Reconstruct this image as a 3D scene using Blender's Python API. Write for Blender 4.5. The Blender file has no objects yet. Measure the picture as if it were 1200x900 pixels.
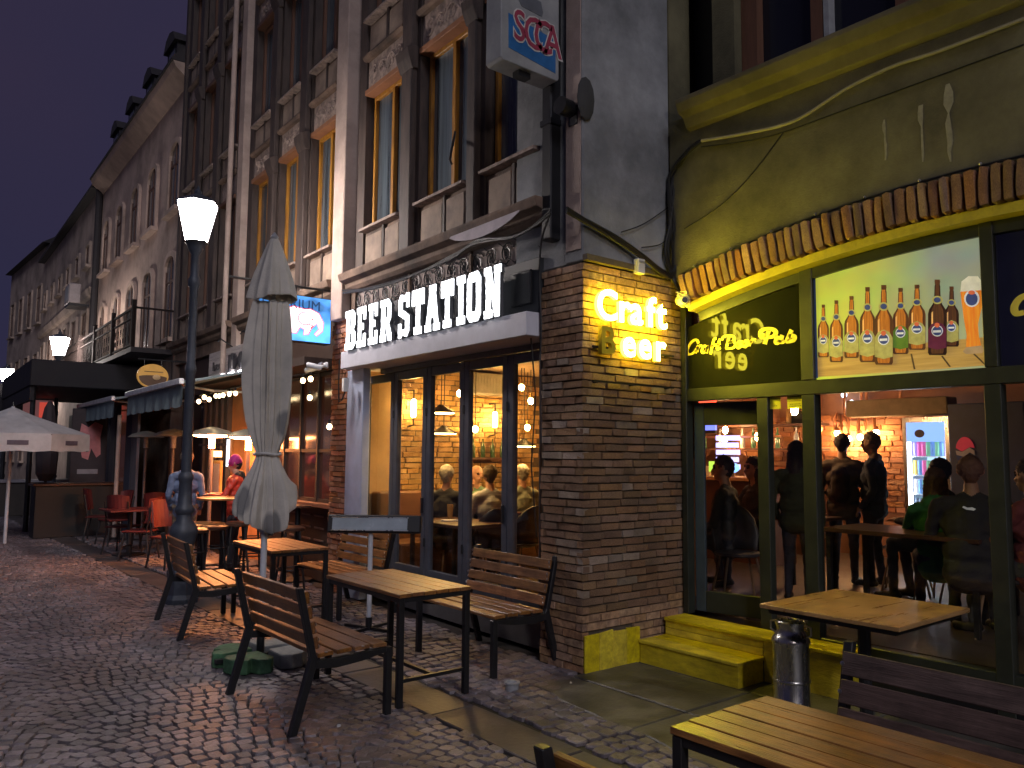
import bpy, bmesh, math, random
import numpy as np
from mathutils import Vector, Matrix, Euler
random.seed(7); rng = np.random.default_rng(7)
S = bpy.context.scene; COL = S.collection
R = math.radians; PI = math.pi
# ---------------------------------------------------------------- camera
CAM_YAW, CAM_PITCH, CAM_ROLL, FOC, CAM_H = R(39.13), R(4.99), R(.447), 937., 1.70
fwd = Vector((math.sin(CAM_YAW)*math.cos(CAM_PITCH), math.cos(CAM_YAW)*math.cos(CAM_PITCH), math.sin(CAM_PITCH)))
r0 = Vector((math.cos(CAM_YAW), -math.sin(CAM_YAW), 0)); u0 = r0.cross(fwd)
rt = math.cos(CAM_ROLL)*r0 + math.sin(CAM_ROLL)*u0; up = -math.sin(CAM_ROLL)*r0 + math.cos(CAM_ROLL)*u0
cd = bpy.data.cameras.new('camera'); cam = bpy.data.objects.new('camera', cd); COL.objects.link(cam)
cd.sensor_width = 36; cd.lens = FOC/1200*36; cd.clip_end = 500; cd.clip_start = .05
cam.matrix_world = Matrix(((rt.x, up.x, -fwd.x, 0), (rt.y, up.y, -fwd.y, 0), (rt.z, up.z, -fwd.z, CAM_H), (0, 0, 0, 1)))
S.camera = cam
# ---------------------------------------------------------------- world, sun, exposure
W = bpy.data.worlds.new('World'); S.world = W; W.use_nodes = True
nt = W.node_tree; bg = nt.nodes['Background']
sky = nt.nodes.new('ShaderNodeTexSky'); sky.sky_type = 'NISHITA'; sky.sun_disc = False
SUN_EL, SUN_AZ = R(35), R(195)                 # height of the added fill sun, turn of the sky
sky.sun_elevation = R(-3); sky.sun_rotation = SUN_AZ
tint = nt.nodes.new('ShaderNodeMixRGB'); tint.blend_type = 'MIX'; tint.inputs[0].default_value = .985
tint.inputs[2].default_value = (.30, .27, .74, 1)
cl_ = nt.nodes.new('ShaderNodeTexNoise'); cl_.inputs['Scale'].default_value = 1.7; cl_.inputs['Detail'].default_value = 4
wtc = nt.nodes.new('ShaderNodeTexCoord'); nt.links.new(wtc.outputs['Generated'], cl_.inputs['Vector'])
crp = nt.nodes.new('ShaderNodeValToRGB'); crp.color_ramp.elements[0].position = .35; crp.color_ramp.elements[1].position = .7
crp.color_ramp.elements[0].color = (.22, .23, .58, 1); crp.color_ramp.elements[1].color = (.33, .26, .56, 1)
nt.links.new(cl_.outputs['Fac'], crp.inputs[0]); nt.links.new(crp.outputs[0], tint.inputs[2])
nt.links.new(sky.outputs[0], tint.inputs[1]); nt.links.new(tint.outputs[0], bg.inputs[0])
bg.inputs[1].default_value = .075
sl = bpy.data.lights.new('fill_sun', 'SUN'); sun = bpy.data.objects.new('fill_sun', sl); COL.objects.link(sun)  # added soft fill standing in for street lamps out of view
sl.energy = .56; sl.angle = R(20); sl.color = (.86, .84, .96)
sd = Vector((math.sin(R(205))*math.cos(SUN_EL), math.cos(R(205))*math.cos(SUN_EL), math.sin(SUN_EL)))   # where it comes from
sun.rotation_euler = (-sd).to_track_quat('-Z', 'Y').to_euler()
S.view_settings.view_transform = 'Standard'; S.view_settings.look = 'None'; S.view_settings.exposure = .32; S.view_settings.gamma = 1
S.render.engine = 'CYCLES'; S.cycles.use_denoising = True; S.cycles.max_bounces = 7; S.cycles.transparent_max_bounces = 12
S.cycles.sample_clamp_indirect = 4; S.cycles.caustics_reflective = False; S.cycles.caustics_refractive = False
# ---------------------------------------------------------------- surveying helpers: sight lines of the photograph met with real planes
CP = Vector((0, 0, CAM_H))
def sight(px, py): return fwd*FOC + rt*(px-600) - up*(py-450)
def G(px, py, z=0):
    d = sight(px, py); t = (z-CAM_H)/d.z; return CP + d*t
CX, CY = 4.467, 4.592                      # street corner of the brick pillar
DL = R(2.155)                              # the old house stands turned this much from the pub
LX, LY = CX, 5.096                         # where the old house begins
nL = Vector((math.cos(DL), -math.sin(DL), 0)); uL = Vector((math.sin(DL), math.cos(DL), 0)); BL = Vector((LX, LY, 0))
XW, XG = 5.56, 5.69                        # pub wall plane, pub glass plane
def Lp(px, py, dep=0):                     # (along, height) on the old house's front
    d = sight(px, py); t = (nL.dot(BL)+dep-nL.dot(CP))/nL.dot(d); P = CP+d*t; return uL.dot(P-BL), P.z
def Rp(px, py, X=XG):                      # (y, z) on a plane of the pub's front
    d = sight(px, py); P = CP + d*(X/d.x); return P.y, P.z
def Yp(px, py, Y=CY):
    d = sight(px, py); P = CP + d*(Y/d.y); return P.x, P.z
# ---------------------------------------------------------------- objects
def tag(o, label=None, cat=None, group=None, kind=None):
    if label: o['label'] = label
    if cat: o['category'] = cat
    if group: o['group'] = group
    if kind: o['kind'] = kind
    return o
def thing(name, label, cat, loc=(0, 0, 0), rz=0, group=None, kind=None, parent=None):
    o = bpy.data.objects.new(name, None); COL.objects.link(o); o.location = loc; o.rotation_euler = (0, 0, rz)
    o.empty_display_size = .1
    if parent: o.parent = parent
    return tag(o, label, cat, group, kind)
def link(name, me, parent=None, loc=(0, 0, 0), rot=(0, 0, 0), scale=None):
    o = bpy.data.objects.new(name, me); COL.objects.link(o); o.location = loc; o.rotation_euler = rot
    if scale: o.scale = scale
    if parent: o.parent = parent
    return o
def copy_tree(o, parent=None):
    c = o.copy(); COL.objects.link(c)
    if parent: c.parent = parent
    for ch in list(o.children): copy_tree(ch, c)
    return c
class MB:
    def __init__(s): s.v = []; s.f = []; s.m = []
    def add(s, vs, fs, mi=0):
        b = len(s.v); s.v += [tuple(v) for v in vs]; s.f += [tuple(i+b for i in f) for f in fs]; s.m += [mi]*len(fs); return s
    def box(s, x0, x1, y0, y1, z0, z1, mi=0):
        return s.add([(x, y, z) for x in (x0, x1) for y in (y0, y1) for z in (z0, z1)],
                     [(0, 1, 3, 2), (4, 6, 7, 5), (0, 4, 5, 1), (2, 3, 7, 6), (0, 2, 6, 4), (1, 5, 7, 3)], mi)
    def prism(s, poly, axis, a, b, mi=0):   # poly: 2-D points; extruded along axis from a to b
        n = len(poly)
        def p(u, v, w): return {'x': (w, u, v), 'y': (u, w, v), 'z': (u, v, w)}[axis]
        vs = [p(u, v, a) for u, v in poly] + [p(u, v, b) for u, v in poly]
        fs = [tuple(range(n))[::-1], tuple(range(n, 2*n))] + [(i, (i+1) % n, n+(i+1) % n, n+i) for i in range(n)]
        return s.add(vs, fs, mi)
    def tube(s, path, r, n=8, mi=0, cap=True):
        P = [Vector(p) for p in path]; rs = r if isinstance(r, (list, tuple)) else [r]*len(P)
        T = [(P[min(i+1, len(P)-1)]-P[max(i-1, 0)]).normalized() for i in range(len(P))]
        a = T[0].orthogonal().normalized(); vs = []
        for i, p in enumerate(P):
            a = (a - T[i]*a.dot(T[i])); a = a.normalized() if a.length > 1e-6 else T[i].orthogonal().normalized()
            b = T[i].cross(a)
            vs += [p + (a*math.cos(2*PI*k/n)+b*math.sin(2*PI*k/n))*rs[i] for k in range(n)]
        fs = [(i*n+k, i*n+(k+1) % n, (i+1)*n+(k+1) % n, (i+1)*n+k) for i in range(len(P)-1) for k in range(n)]
        if cap: fs += [tuple(range(n))[::-1], tuple(range((len(P)-1)*n, len(P)*n))]
        return s.add(vs, fs, mi)
    def lathe(s, prof, c=(0, 0, 0), n=20, mi=0, ph=0):
        vs = []; fs = []
        for r, z in prof: vs += [(c[0]+r*math.cos(2*PI*(k+ph)/n), c[1]+r*math.sin(2*PI*(k+ph)/n), c[2]+z) for k in range(n)]
        for i in range(len(prof)-1):
            fs += [(i*n+k, i*n+(k+1) % n, (i+1)*n+(k+1) % n, (i+1)*n+k) for k in range(n)]
        fs += [tuple(range(n))[::-1], tuple(range((len(prof)-1)*n, len(prof)*n))]
        return s.add(vs, fs, mi)
    def ball(s, c, r, n=10, mi=0):
        rx, ry, rz = r if isinstance(r, (list, tuple)) else (r, r, r); m = max(4, n//2); vs = []; fs = []
        for i in range(m+1):
            t = PI*(i+.02*(i == 0)-.02*(i == m))/m
            vs += [(c[0]+rx*math.sin(t)*math.cos(2*PI*k/n), c[1]+ry*math.sin(t)*math.sin(2*PI*k/n), c[2]+rz*math.cos(t)) for k in range(n)]
        for i in range(m): fs += [(i*n+k, (i+1)*n+k, (i+1)*n+(k+1) % n, i*n+(k+1) % n) for k in range(n)]
        fs += [tuple(range(n)), tuple(range(m*n, (m+1)*n))[::-1]]
        return s.add(vs, fs, mi)
    def mesh(s, mats, bevel=0, smooth=False, name='mesh', seg=1):
        me = bpy.data.meshes.new(name); me.from_pydata(s.v, [], s.f)
        for m in (mats if isinstance(mats, (list, tuple)) else [mats]): me.materials.append(m)
        if any(s.m): me.polygons.foreach_set('material_index', s.m)
        bm = bmesh.new(); bm.from_mesh(me)
        bmesh.ops.recalc_face_normals(bm, faces=bm.faces)
        if bevel: bmesh.ops.bevel(bm, geom=bm.edges[:], offset=bevel, segments=seg, affect='EDGES', profile=.6, clamp_overlap=True)
        bm.to_mesh(me); bm.free()
        if smooth:
            me.polygons.foreach_set('use_smooth', [True]*len(me.polygons)); me.set_sharp_from_angle(angle=R(40))
        me.update(); return me
    def build(s, name, mats, parent=None, bevel=0, smooth=False, loc=(0, 0, 0), rot=(0, 0, 0), seg=1):
        return link(name, s.mesh(mats, bevel, smooth, name, seg), parent, loc, rot)
# ---------------------------------------------------------------- materials
def nodes(m): m.use_nodes = True; return m.node_tree.nodes, m.node_tree.links, m.node_tree.nodes['Principled BSDF']
MATS = {}
def mat(name, col, rough=.6, metal=0, var=.25, scale=6, stretch=(1, 1, 1), bump=.15, piece=0, col2=None, spec=.5, coat=0, fine=0, emit=None, es=0, grime=0, gs=1.3):
    """noise-varied surface; piece = strength of the piece-to-piece change"""
    if name in MATS: return MATS[name]
    m = bpy.data.materials.new(name); N, Lk, B = nodes(m)
    B.inputs['Metallic'].default_value = metal; B.inputs['Specular IOR Level'].default_value = spec
    if coat: B.inputs['Coat Weight'].default_value = coat; B.inputs['Coat Roughness'].default_value = .15
    tc = N.new('ShaderNodeTexCoord'); mp = N.new('ShaderNodeMapping'); mp.inputs['Scale'].default_value = stretch
    oi = N.new('ShaderNodeObjectInfo'); ge = N.new('ShaderNodeNewGeometry')
    ad = N.new('ShaderNodeMath'); ad.operation = 'ADD'; Lk.new(oi.outputs['Random'], ad.inputs[0]); Lk.new(ge.outputs['Random Per Island'], ad.inputs[1])
    fr = N.new('ShaderNodeMath'); fr.operation = 'FRACT'; Lk.new(ad.outputs[0], fr.inputs[0])
    wn = N.new('ShaderNodeTexWhiteNoise'); wn.noise_dimensions = '1D'; Lk.new(fr.outputs[0], wn.inputs['W'])
    vm = N.new('ShaderNodeVectorMath'); vm.operation = 'MULTIPLY_ADD'
    Lk.new(wn.outputs['Color'], vm.inputs[0]); vm.inputs[1].default_value = (9, 9, 9) if piece else (0, 0, 0)
    Lk.new(tc.outputs['Object'], vm.inputs[2]); Lk.new(vm.outputs[0], mp.inputs[0])
    no = N.new('ShaderNodeTexNoise'); no.inputs['Scale'].default_value = scale; no.inputs['Detail'].default_value = 6; no.inputs['Roughness'].default_value = .62
    Lk.new(mp.outputs[0], no.inputs['Vector'])
    c1 = Vector(col); c2 = Vector(col2) if col2 else c1*(1-var)
    mr = N.new('ShaderNodeMapRange'); mr.inputs[1].default_value = .32; mr.inputs[2].default_value = .68; Lk.new(no.outputs['Fac'], mr.inputs[0])
    mx = N.new('ShaderNodeMix'); mx.data_type = 'RGBA'
    mx.inputs[6].default_value = (*c2, 1); mx.inputs[7].default_value = (*(c1*(1+var*.4) if not col2 else c1), 1); Lk.new(mr.outputs[0], mx.inputs[0])
    out = mx.outputs[2]
    if piece:
        hs = N.new('ShaderNodeHueSaturation'); Lk.new(out, hs.inputs['Color'])
        sp = N.new('ShaderNodeSeparateColor'); Lk.new(wn.outputs['Color'], sp.inputs[0])
        for ch, key, a, b in ((0, 'Value', 1-piece, 1+piece*.9), (1, 'Saturation', 1-piece*.6, 1+piece*.3), (2, 'Hue', .5-piece*.03, .5+piece*.03)):
            q = N.new('ShaderNodeMapRange'); q.inputs[3].default_value = a; q.inputs[4].default_value = b
            Lk.new(sp.outputs[ch], q.inputs[0]); Lk.new(q.outputs[0], hs.inputs[key])
        out = hs.outputs[0]
    gn = None
    if grime:                                   # stains and damp that cross the joints
        gp = N.new('ShaderNodeNewGeometry'); gn = N.new('ShaderNodeTexNoise'); gn.inputs['Scale'].default_value = gs; gn.inputs['Detail'].default_value = 7; gn.inputs['Roughness'].default_value = .68
        Lk.new(gp.outputs['Position'], gn.inputs['Vector']); gm = N.new('ShaderNodeMapRange'); gm.inputs[1].default_value = .36; gm.inputs[2].default_value = .60
        gm.inputs[3].default_value = 1-grime; gm.inputs[4].default_value = 1.08; Lk.new(gn.outputs['Fac'], gm.inputs[0])
        vs_ = N.new('ShaderNodeVectorMath'); vs_.operation = 'SCALE'; Lk.new(out, vs_.inputs[0]); Lk.new(gm.outputs[0], vs_.inputs['Scale']); out = vs_.outputs[0]
    Lk.new(out, B.inputs['Base Color'])
    rr = N.new('ShaderNodeMapRange'); rr.inputs[3].default_value = max(.03, rough-.12); rr.inputs[4].default_value = min(1, rough+.12)
    Lk.new(no.outputs['Fac'], rr.inputs[0]); Lk.new(rr.outputs[0], B.inputs['Roughness'])
    if bump:
        n2 = N.new('ShaderNodeTexNoise'); n2.inputs['Scale'].default_value = fine or scale*4; n2.inputs['Detail'].default_value = 5; Lk.new(mp.outputs[0], n2.inputs['Vector'])
        bp = N.new('ShaderNodeBump'); bp.inputs['Strength'].default_value = bump; bp.inputs['Distance'].default_value = .01
        Lk.new(n2.outputs['Fac'], bp.inputs['Height']); Lk.new(bp.outputs[0], B.inputs['Normal'])
    if emit: B.inputs['Emission Color'].default_value = (*emit, 1); B.inputs['Emission Strength'].default_value = es
    MATS[name] = m; return m
def glow(name, col, s, mottled=0):
    if name in MATS: return MATS[name]
    m = bpy.data.materials.new(name); N, Lk, B = nodes(m)
    B.inputs['Base Color'].default_value = (*[min(1, c*.5) for c in col], 1); B.inputs['Roughness'].default_value = .5
    B.inputs['Emission Color'].default_value = (*col, 1); B.inputs['Emission Strength'].default_value = s
    if mottled:
        no = N.new('ShaderNodeTexNoise'); no.inputs['Scale'].default_value = mottled; mr = N.new('ShaderNodeMapRange')
        mr.inputs[1].default_value = .38; mr.inputs[2].default_value = .6
        mr.inputs[3].default_value = s*.25; mr.inputs[4].default_value = s*1.3
        Lk.new(no.outputs['Fac'], mr.inputs[0]); Lk.new(mr.outputs[0], B.inputs['Emission Strength'])
    MATS[name] = m; return m
def pane_mat(name, tintc, refl=1., rough=.02, ior=1.5):
    if name in MATS: return MATS[name]
    m = bpy.data.materials.new(name); m.use_nodes = True; N = m.node_tree.nodes; Lk = m.node_tree.links; N.clear()
    o = N.new('ShaderNodeOutputMaterial'); t = N.new('ShaderNodeBsdfTransparent'); g = N.new('ShaderNodeBsdfGlossy'); f = N.new('ShaderNodeFresnel'); x = N.new('ShaderNodeMixShader')
    t.inputs[0].default_value = (*tintc, 1); g.inputs['Roughness'].default_value = rough; g.inputs[0].default_value = (refl, refl, refl, 1); f.inputs[0].default_value = ior
    no = N.new('ShaderNodeTexNoise'); no.inputs['Scale'].default_value = 1.3; bp = N.new('ShaderNodeBump'); bp.inputs['Strength'].default_value = .03
    Lk.new(no.outputs['Fac'], bp.inputs['Height']); Lk.new(bp.outputs[0], g.inputs['Normal'])
    ge = N.new('ShaderNodeNewGeometry'); sb_ = N.new('ShaderNodeMath'); sb_.operation = 'SUBTRACT'; sb_.inputs[0].default_value = 1; ml = N.new('ShaderNodeMath'); ml.operation = 'MULTIPLY'
    Lk.new(ge.outputs['Backfacing'], sb_.inputs[1]); Lk.new(f.outputs[0], ml.inputs[0]); Lk.new(sb_.outputs[0], ml.inputs[1])
    Lk.new(ml.outputs[0], x.inputs[0]); Lk.new(t.outputs[0], x.inputs[1]); Lk.new(g.outputs[0], x.inputs[2]); Lk.new(x.outputs[0], o.inputs[0])
    MATS[name] = m; return m
brickM = mat('pillar brick', (.50, .30, .16), .88, piece=.26, scale=18, bump=1.0, col2=(.21, .115, .065), grime=.35, gs=2.2)
brickPale = mat('pale brick', (.50, .40, .31), .85, piece=.25, scale=18, bump=.9, grime=.4, gs=3, col2=(.34, .24, .17))
brickIn = mat('painted inner brick', (.58, .36, .13), .6, piece=.22, scale=12, bump=.8, col2=(.38, .20, .06), grime=.4, gs=1.5)
mortar = mat('mortar', (.11, .085, .06), .95, scale=20, bump=.4)
archM = mat('arch brick', (.52, .27, .13), .88, grime=.4, gs=3, piece=.42, scale=18, bump=1.0, col2=(.22, .10, .05))
stoneM = mat('granite sett', (.235, .205, .235), .40, piece=.36, scale=26, bump=.6, col2=(.12, .10, .10), spec=.5, grime=.5, gs=1.1)
slabM = mat('paving slab', (.105, .09, .095), .45, grime=.5, piece=.2, scale=7, bump=.3, col2=(.075, .07, .07), spec=.5)
concM = mat('pavement concrete', (.14, .13, .115), .5, grime=.6, gs=1.8, scale=3.5, bump=.35, col2=(.055, .052, .045), piece=.15, fine=40)
baseM = mat('damp sand joint', (.024, .021, .021), .7, scale=30, bump=.5)
woodM = mat('oiled slat wood', (.35, .155, .045), .32, grime=.4, gs=6, piece=.16, scale=5, stretch=(9, .7, 9), bump=.3, col2=(.15, .06, .02), spec=.6)
woodX = mat('oiled plank wood', (.48, .27, .08), .30, grime=.3, gs=4, piece=.16, scale=3, stretch=(.5, 6, 6), bump=.08, col2=(.36, .19, .055))
darkwoodM = mat('weathered dark slat', (.13, .085, .075), .5, grime=.4, gs=5, piece=.2, scale=5, stretch=(9, .7, 9), bump=.3, col2=(.05, .032, .028))
ironM = mat('black painted steel', (.014, .014, .016), .42, scale=10, bump=.08)
boltM = mat('zinc bolt', (.6, .6, .62), .3, 1, scale=10, bump=0)
yellowP = mat('yellow painted timber', (.85, .70, .02), .5, grime=.25, gs=4, scale=6, stretch=(4, 1, 4), bump=.4, col2=(.55, .41, .02), piece=.08)
frameG = mat('grey aluminium frame', (.075, .082, .105), .45, scale=8, bump=.04)
frameD = mat('dark shop frame', (.03, .034, .026), .38, scale=8, bump=.05)
whiteP = mat('white fascia paint', (.62, .62, .68), .6, scale=4, bump=.1, var=.15)
bluewhite = mat('pale blue paint', (.38, .44, .60), .6, scale=4, bump=.1, var=.2)
stuccoM = mat('grey stucco', (.34, .35, .36), .9, grime=.35, gs=1.2, scale=1.6, bump=.5, col2=(.19, .20, .21), fine=60)
stuccoPink = mat('warm plaster', (.42, .33, .29), .9, scale=2.2, bump=.5, col2=(.26, .20, .17), fine=50)
pubwallM = mat('dark olive render', (.165, .15, .082), .85, grime=.5, gs=.9, scale=1.5, bump=.5, col2=(.10, .09, .05), fine=70)
houseM = mat('soiled old plaster', (.27, .18, .13), .9, grime=.5, gs=1.6, scale=2.0, bump=.6, col2=(.085, .06, .048), fine=30)
reliefM = mat('carved stone', (.42, .32, .27), .85, scale=12, bump=.7, col2=(.15, .115, .10), fine=26)
pilM = mat('dark pilaster timber', (.085, .06, .05), .7, scale=4, stretch=(3, 3, .6), bump=.4, col2=(.035, .025, .022))
palepil = mat('pale painted pier', (.46, .36, .31), .85, grime=.3, scale=3, bump=.4, col2=(.42, .32, .27))
ochreW = mat('ochre window wood', (.46, .21, .02), .5, scale=6, stretch=(3, 3, .5), bump=.2, col2=(.22, .09, .012))
brownW = mat('brown window wood', (.13, .06, .035), .6, scale=6, stretch=(3, 3, .5), bump=.2)
pinkH = mat('pale pink house plaster', (.62, .46, .37), .9, grime=.4, gs=.7, scale=1.1, bump=.4, col2=(.44, .32, .26), fine=30)
roofM = mat('dark roof tile', (.035, .03, .032), .8, scale=8, bump=.4)
darkM = mat('near black panel', (.012, .012, .014), .5, scale=6, bump=.05)
blackrub = mat('black cable', (.012, .012, .013), .5, scale=10, bump=0)
greypl = mat('grey plastic', (.32, .33, .35), .5, scale=10, bump=.05)
clothM = mat('grey parasol canvas', (.64, .60, .53), .9, scale=3, bump=.5, col2=(.42, .40, .36), fine=120)
dirtcloth = mat('faded print on canvas', (.20, .205, .215), .9, scale=5, bump=.3, fine=120)
steelM = mat('brushed steel', (.55, .54, .52), .28, 1, scale=12, stretch=(1, 1, .2), bump=.05)
lampM = mat('lamp post paint', (.055, .065, .085), .45, scale=14, bump=.15)
ceilM = mat('dark ceiling', (.05, .04, .035), .9)
floorIn = mat('inner floor', (.07, .05, .04), .45, scale=4)
shopglass = pane_mat('shop glass', (.93, .93, .92), .8)
darkglass = mat('dark house window glass', (.11, .135, .155), .14, scale=2.2, stretch=(4, 4, .18), bump=.02, col2=(.02, .026, .032), spec=.8)
curtainM = mat('pale curtain', (.34, .37, .42), .9, scale=8, stretch=(6, 6, .3), bump=.3, col2=(.16, .18, .21))
# ================================================================ THE STREET
street = tag(link('street_ground', MB().box(-60, 60, -40, 160, -.4, -.024).mesh(baseM)), kind='structure')
KX = 3.02                                    # slab strip runs along the street here
def sett(me_i):
    # one sett: a low dome with uneven corners, 12 cm, origin at the centre of its top
    q = random.Random(me_i); j = lambda a: q.uniform(-a, a)
    hx, hy = .0525, .0585; vs = []
    for k, (sx, sy) in enumerate(((-1, -1), (0, -1.07), (1, -1), (1.05, 0), (1, 1), (0, 1.06), (-1, 1), (-1.05, 0))):
        vs.append((sx*hx*(1 if k % 2 else .9)+j(.004), sy*hy*(1 if k % 2 else .9)+j(.005)))
    V = [(x, y, -.055) for x, y in vs] + [(x, y, -.009) for x, y in vs] + [(x*.88, y*.88, -.0015+j(.0018)) for x, y in vs] + [(j(.008), j(.008), .001+j(.0015))]
    F = [(i, (i+1) % 8, 8+(i+1) % 8, 8+i) for i in range(8)] + [(8+i, 8+(i+1) % 8, 16+(i+1) % 8, 16+i) for i in range(8)] + [(16+i, 16+(i+1) % 8, 24) for i in range(8)]
    m = MB(); m.add(V, F); return m
setts = [sett(i) for i in range(8)]; sett_me = [m.mesh(stoneM, name='cobblestone') for m in setts]
for me in sett_me: me.polygons.foreach_set('use_smooth', [True]*len(me.polygons)); me.set_sharp_from_angle(angle=R(38))
spots = []
MODW = 1.34
def arc_off(x):                              # scalloped courses
    u = ((x+.35) % MODW)/MODW*2-1
    return .34*math.sqrt(max(0, 1.25-u*u))
def arc_ang(x):
    u = ((x+.35) % MODW)/MODW*2-1
    return math.atan(-.34*u/math.sqrt(max(.06, 1.25-u*u))*2/MODW)
y = -1.0; row = 0
while y < 27:
    x = -9 + (row % 2)*.06
    while x < KX-.07:
        w = random.uniform(.080, .106); a = arc_ang(x); x += w*max(.55, math.cos(a))
        spots.append((x-w/2, y+arc_off(x-w/2)+random.gauss(0, .005), a+random.gauss(0, .05), w/.113, random.uniform(.76, .86)))
    y += .1; row += 1
y = 2.0
while y < 27:                                # straight courses between strip and houses
    x = KX+.36 if True else 0; x += random.uniform(0, .05); lim = 4.42 if y > 4.3 else 3.62+.35*max(0, (y-2.3)/2.3)
    if y > 5.2: lim = 4.42+(y-5)*.037
    while x < lim:
        w = random.uniform(.09, .135); x += w
        spots.append((x-w/2, y+.03*math.sin(x*5+y)+random.gauss(0, .006), random.gauss(0, .07), w/.11, random.uniform(.82, .95)))
    y += .112
def shows(x, y):
    v = Vector((x, y, 0))-CP; d = v.dot(fwd)
    if d < .4: return None
    px = 600+FOC*v.dot(rt)/d; py = 450-FOC*v.dot(up)/d
    return (px, py, d)
vis = []
for s_ in spots:
    q = shows(s_[0], s_[1])
    if (q and -650 < q[0] < 1230 and q[1] < 1500) or (-2.5 < s_[0] < 3.6 and .3 < s_[1] < 5): q = q or (0, 0, 1.); vis.append((q[2], s_, -5 < q[0] < 1180 and q[1] < 912))
vis.sort(key=lambda t: t[0])
front = [t for t in vis if t[2]][:300]; fs_ = set(id(t) for t in front)
for k, (d, s_, _) in enumerate(front):
    link('cobblestone', sett_me[k % 8], street, (s_[0], s_[1], random.gauss(0, .003)), (random.gauss(0, .03), random.gauss(0, .03), s_[2]+random.choice((0, PI))), (s_[3]*.97, s_[4], 1))
V, F = [], []; base = 0; arrs = [(np.array(m.v), m.f) for m in setts]
for t in vis:
    if id(t) in fs_: continue
    d, s_, _ = t; A, fc = arrs[random.randrange(8)]; c, sn = math.cos(s_[2]), math.sin(s_[2])
    x_ = A[:, 0]*s_[3]*.97; y_ = A[:, 1]*s_[4]; tx, ty = random.gauss(0, .03), random.gauss(0, .03)
    V.append(np.stack([x_*c-y_*sn+s_[0], x_*sn+y_*c+s_[1], A[:, 2]+x_*tx+y_*ty+random.gauss(0, .003)], 1))
    F += [tuple(i+base for i in f) for f in fc]; base += len(A)
me = bpy.data.meshes.new('cobblestones'); me.from_pydata(np.concatenate(V).tolist(), [], F); me.materials.append(stoneM)
me.polygons.foreach_set('use_smooth', [True]*len(me.polygons)); me.set_sharp_from_angle(angle=R(38))
tag(link('cobblestone_field', me, street), kind='stuff')
far_st = tag(link('far_street_paving', MB().box(-30, 4.2, 27, 150, -.034, -.004).mesh(mat('far cobble paving', (.11, .10, .11), .5, scale=9, bump=.9, fine=18, col2=(.05, .046, .05))), street), kind='stuff')
# slab strip (gutter slabs) along the street
y = 1.6; k = 0
while y < 26:
    l = random.uniform(.8, 1.25)
    m = MB().box(KX-.02, KX+.33, 0, l-.012, -.06, -.002+random.uniform(-.003, .004))
    m.build('paving_slab', slabM, street, bevel=.006, loc=(0, y, 0)); y += l; k += 1
# drain channel: two dark grooves in lighter stone beyond the lamp
# pavement in front of the pub: cast slabs with worn joints
px_ = [3.62, 4.35, 5.06, 5.75]; py_ = [-1.5, -.2, .9, 1.75, 2.65, 3.5, 4.59]
for i in range(3):
    for j in range(6):
        x0, x1, y0, y1 = px_[i]+.006, px_[i+1]-.006, py_[j]+.006, py_[j+1]-.006
        sh = .35*max(0, (y0-2.3)/2.3) if i == 0 else 0; sh2 = .35*max(0, (y1-2.3)/2.3) if i == 0 else 0
        n = 6; left = [(x0+sh+(sh2-sh)*k/n+random.uniform(-.03, .03)*(i == 0), y0+(y1-y0)*k/n) for k in range(n+1)]
        m = MB().prism([(x1, y0), (x1, y1)]+left[::-1], 'z', -.12, .006+random.uniform(-.004, .006))
        m.build('pavement_slab', concM, street, bevel=.008)
MB().prism([(3.05+.36, -1.5), (3.58, -1.5), (3.58, 2.3), (3.9, 4.3), (3.75, 4.2), (3.4, 2.35)], 'z', -.12, -.022).build('worn_gutter_patch', mat('wet gutter dirt', (.035, .03, .028), .3, scale=12, bump=.6), street)
# small things lying on the ground
def litter(n, px, py, label, cat, col, r):
    g = G(px, py); m = MB(); pts = [(r*(1+.3*math.sin(3*a+n))*math.cos(a), r*.7*math.sin(a)) for a in [2*PI*k/9 for k in range(9)]]
    m.prism(pts, 'z', 0, .004); m.v = [(x, y, z+.006*math.sin(60*x+n)) for x, y, z in m.v]
    tag(m.build(n and 'litter' or 'litter', mat('litter '+str(n), col, .5, bump=.1), loc=(g.x, g.y, .008), rot=(0, 0, n)), label, cat)
litter(1, 397, 853, 'small crumpled silver wrapper on the cobbles between the front bench and the table', 'litter', (.5, .55, .6), .018)
litter(2, 219, 757, 'white paper scrap on the cobbles under the rear left bench', 'litter', (.6, .6, .6), .03)
litter(3, 313, 773, 'white label lying in front of the parasol base', 'litter', (.7, .7, .7), .028)
litter(4, 669, 801, 'tiny pale cigarette end on the pavement by the pillar foot', 'litter', (.6, .55, .45), .012)
litter(5, 507, 790, 'yellow bottle cap on the cobbles beneath the front table', 'litter', (.7, .45, .1), .014)
g = G(600, 808)
t = thing('drain_pipe_stub', 'short grey pipe stub sticking up where cobbles meet the pavement', 'pipe stub', (g.x, g.y, -.02))
MB().lathe([(.045, 0), (.05, .06), (.058, .065), (.058, .075), (.036, .075), (.03, .05)], n=18).build('pipe_collar', greypl, t, smooth=True)
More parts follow.
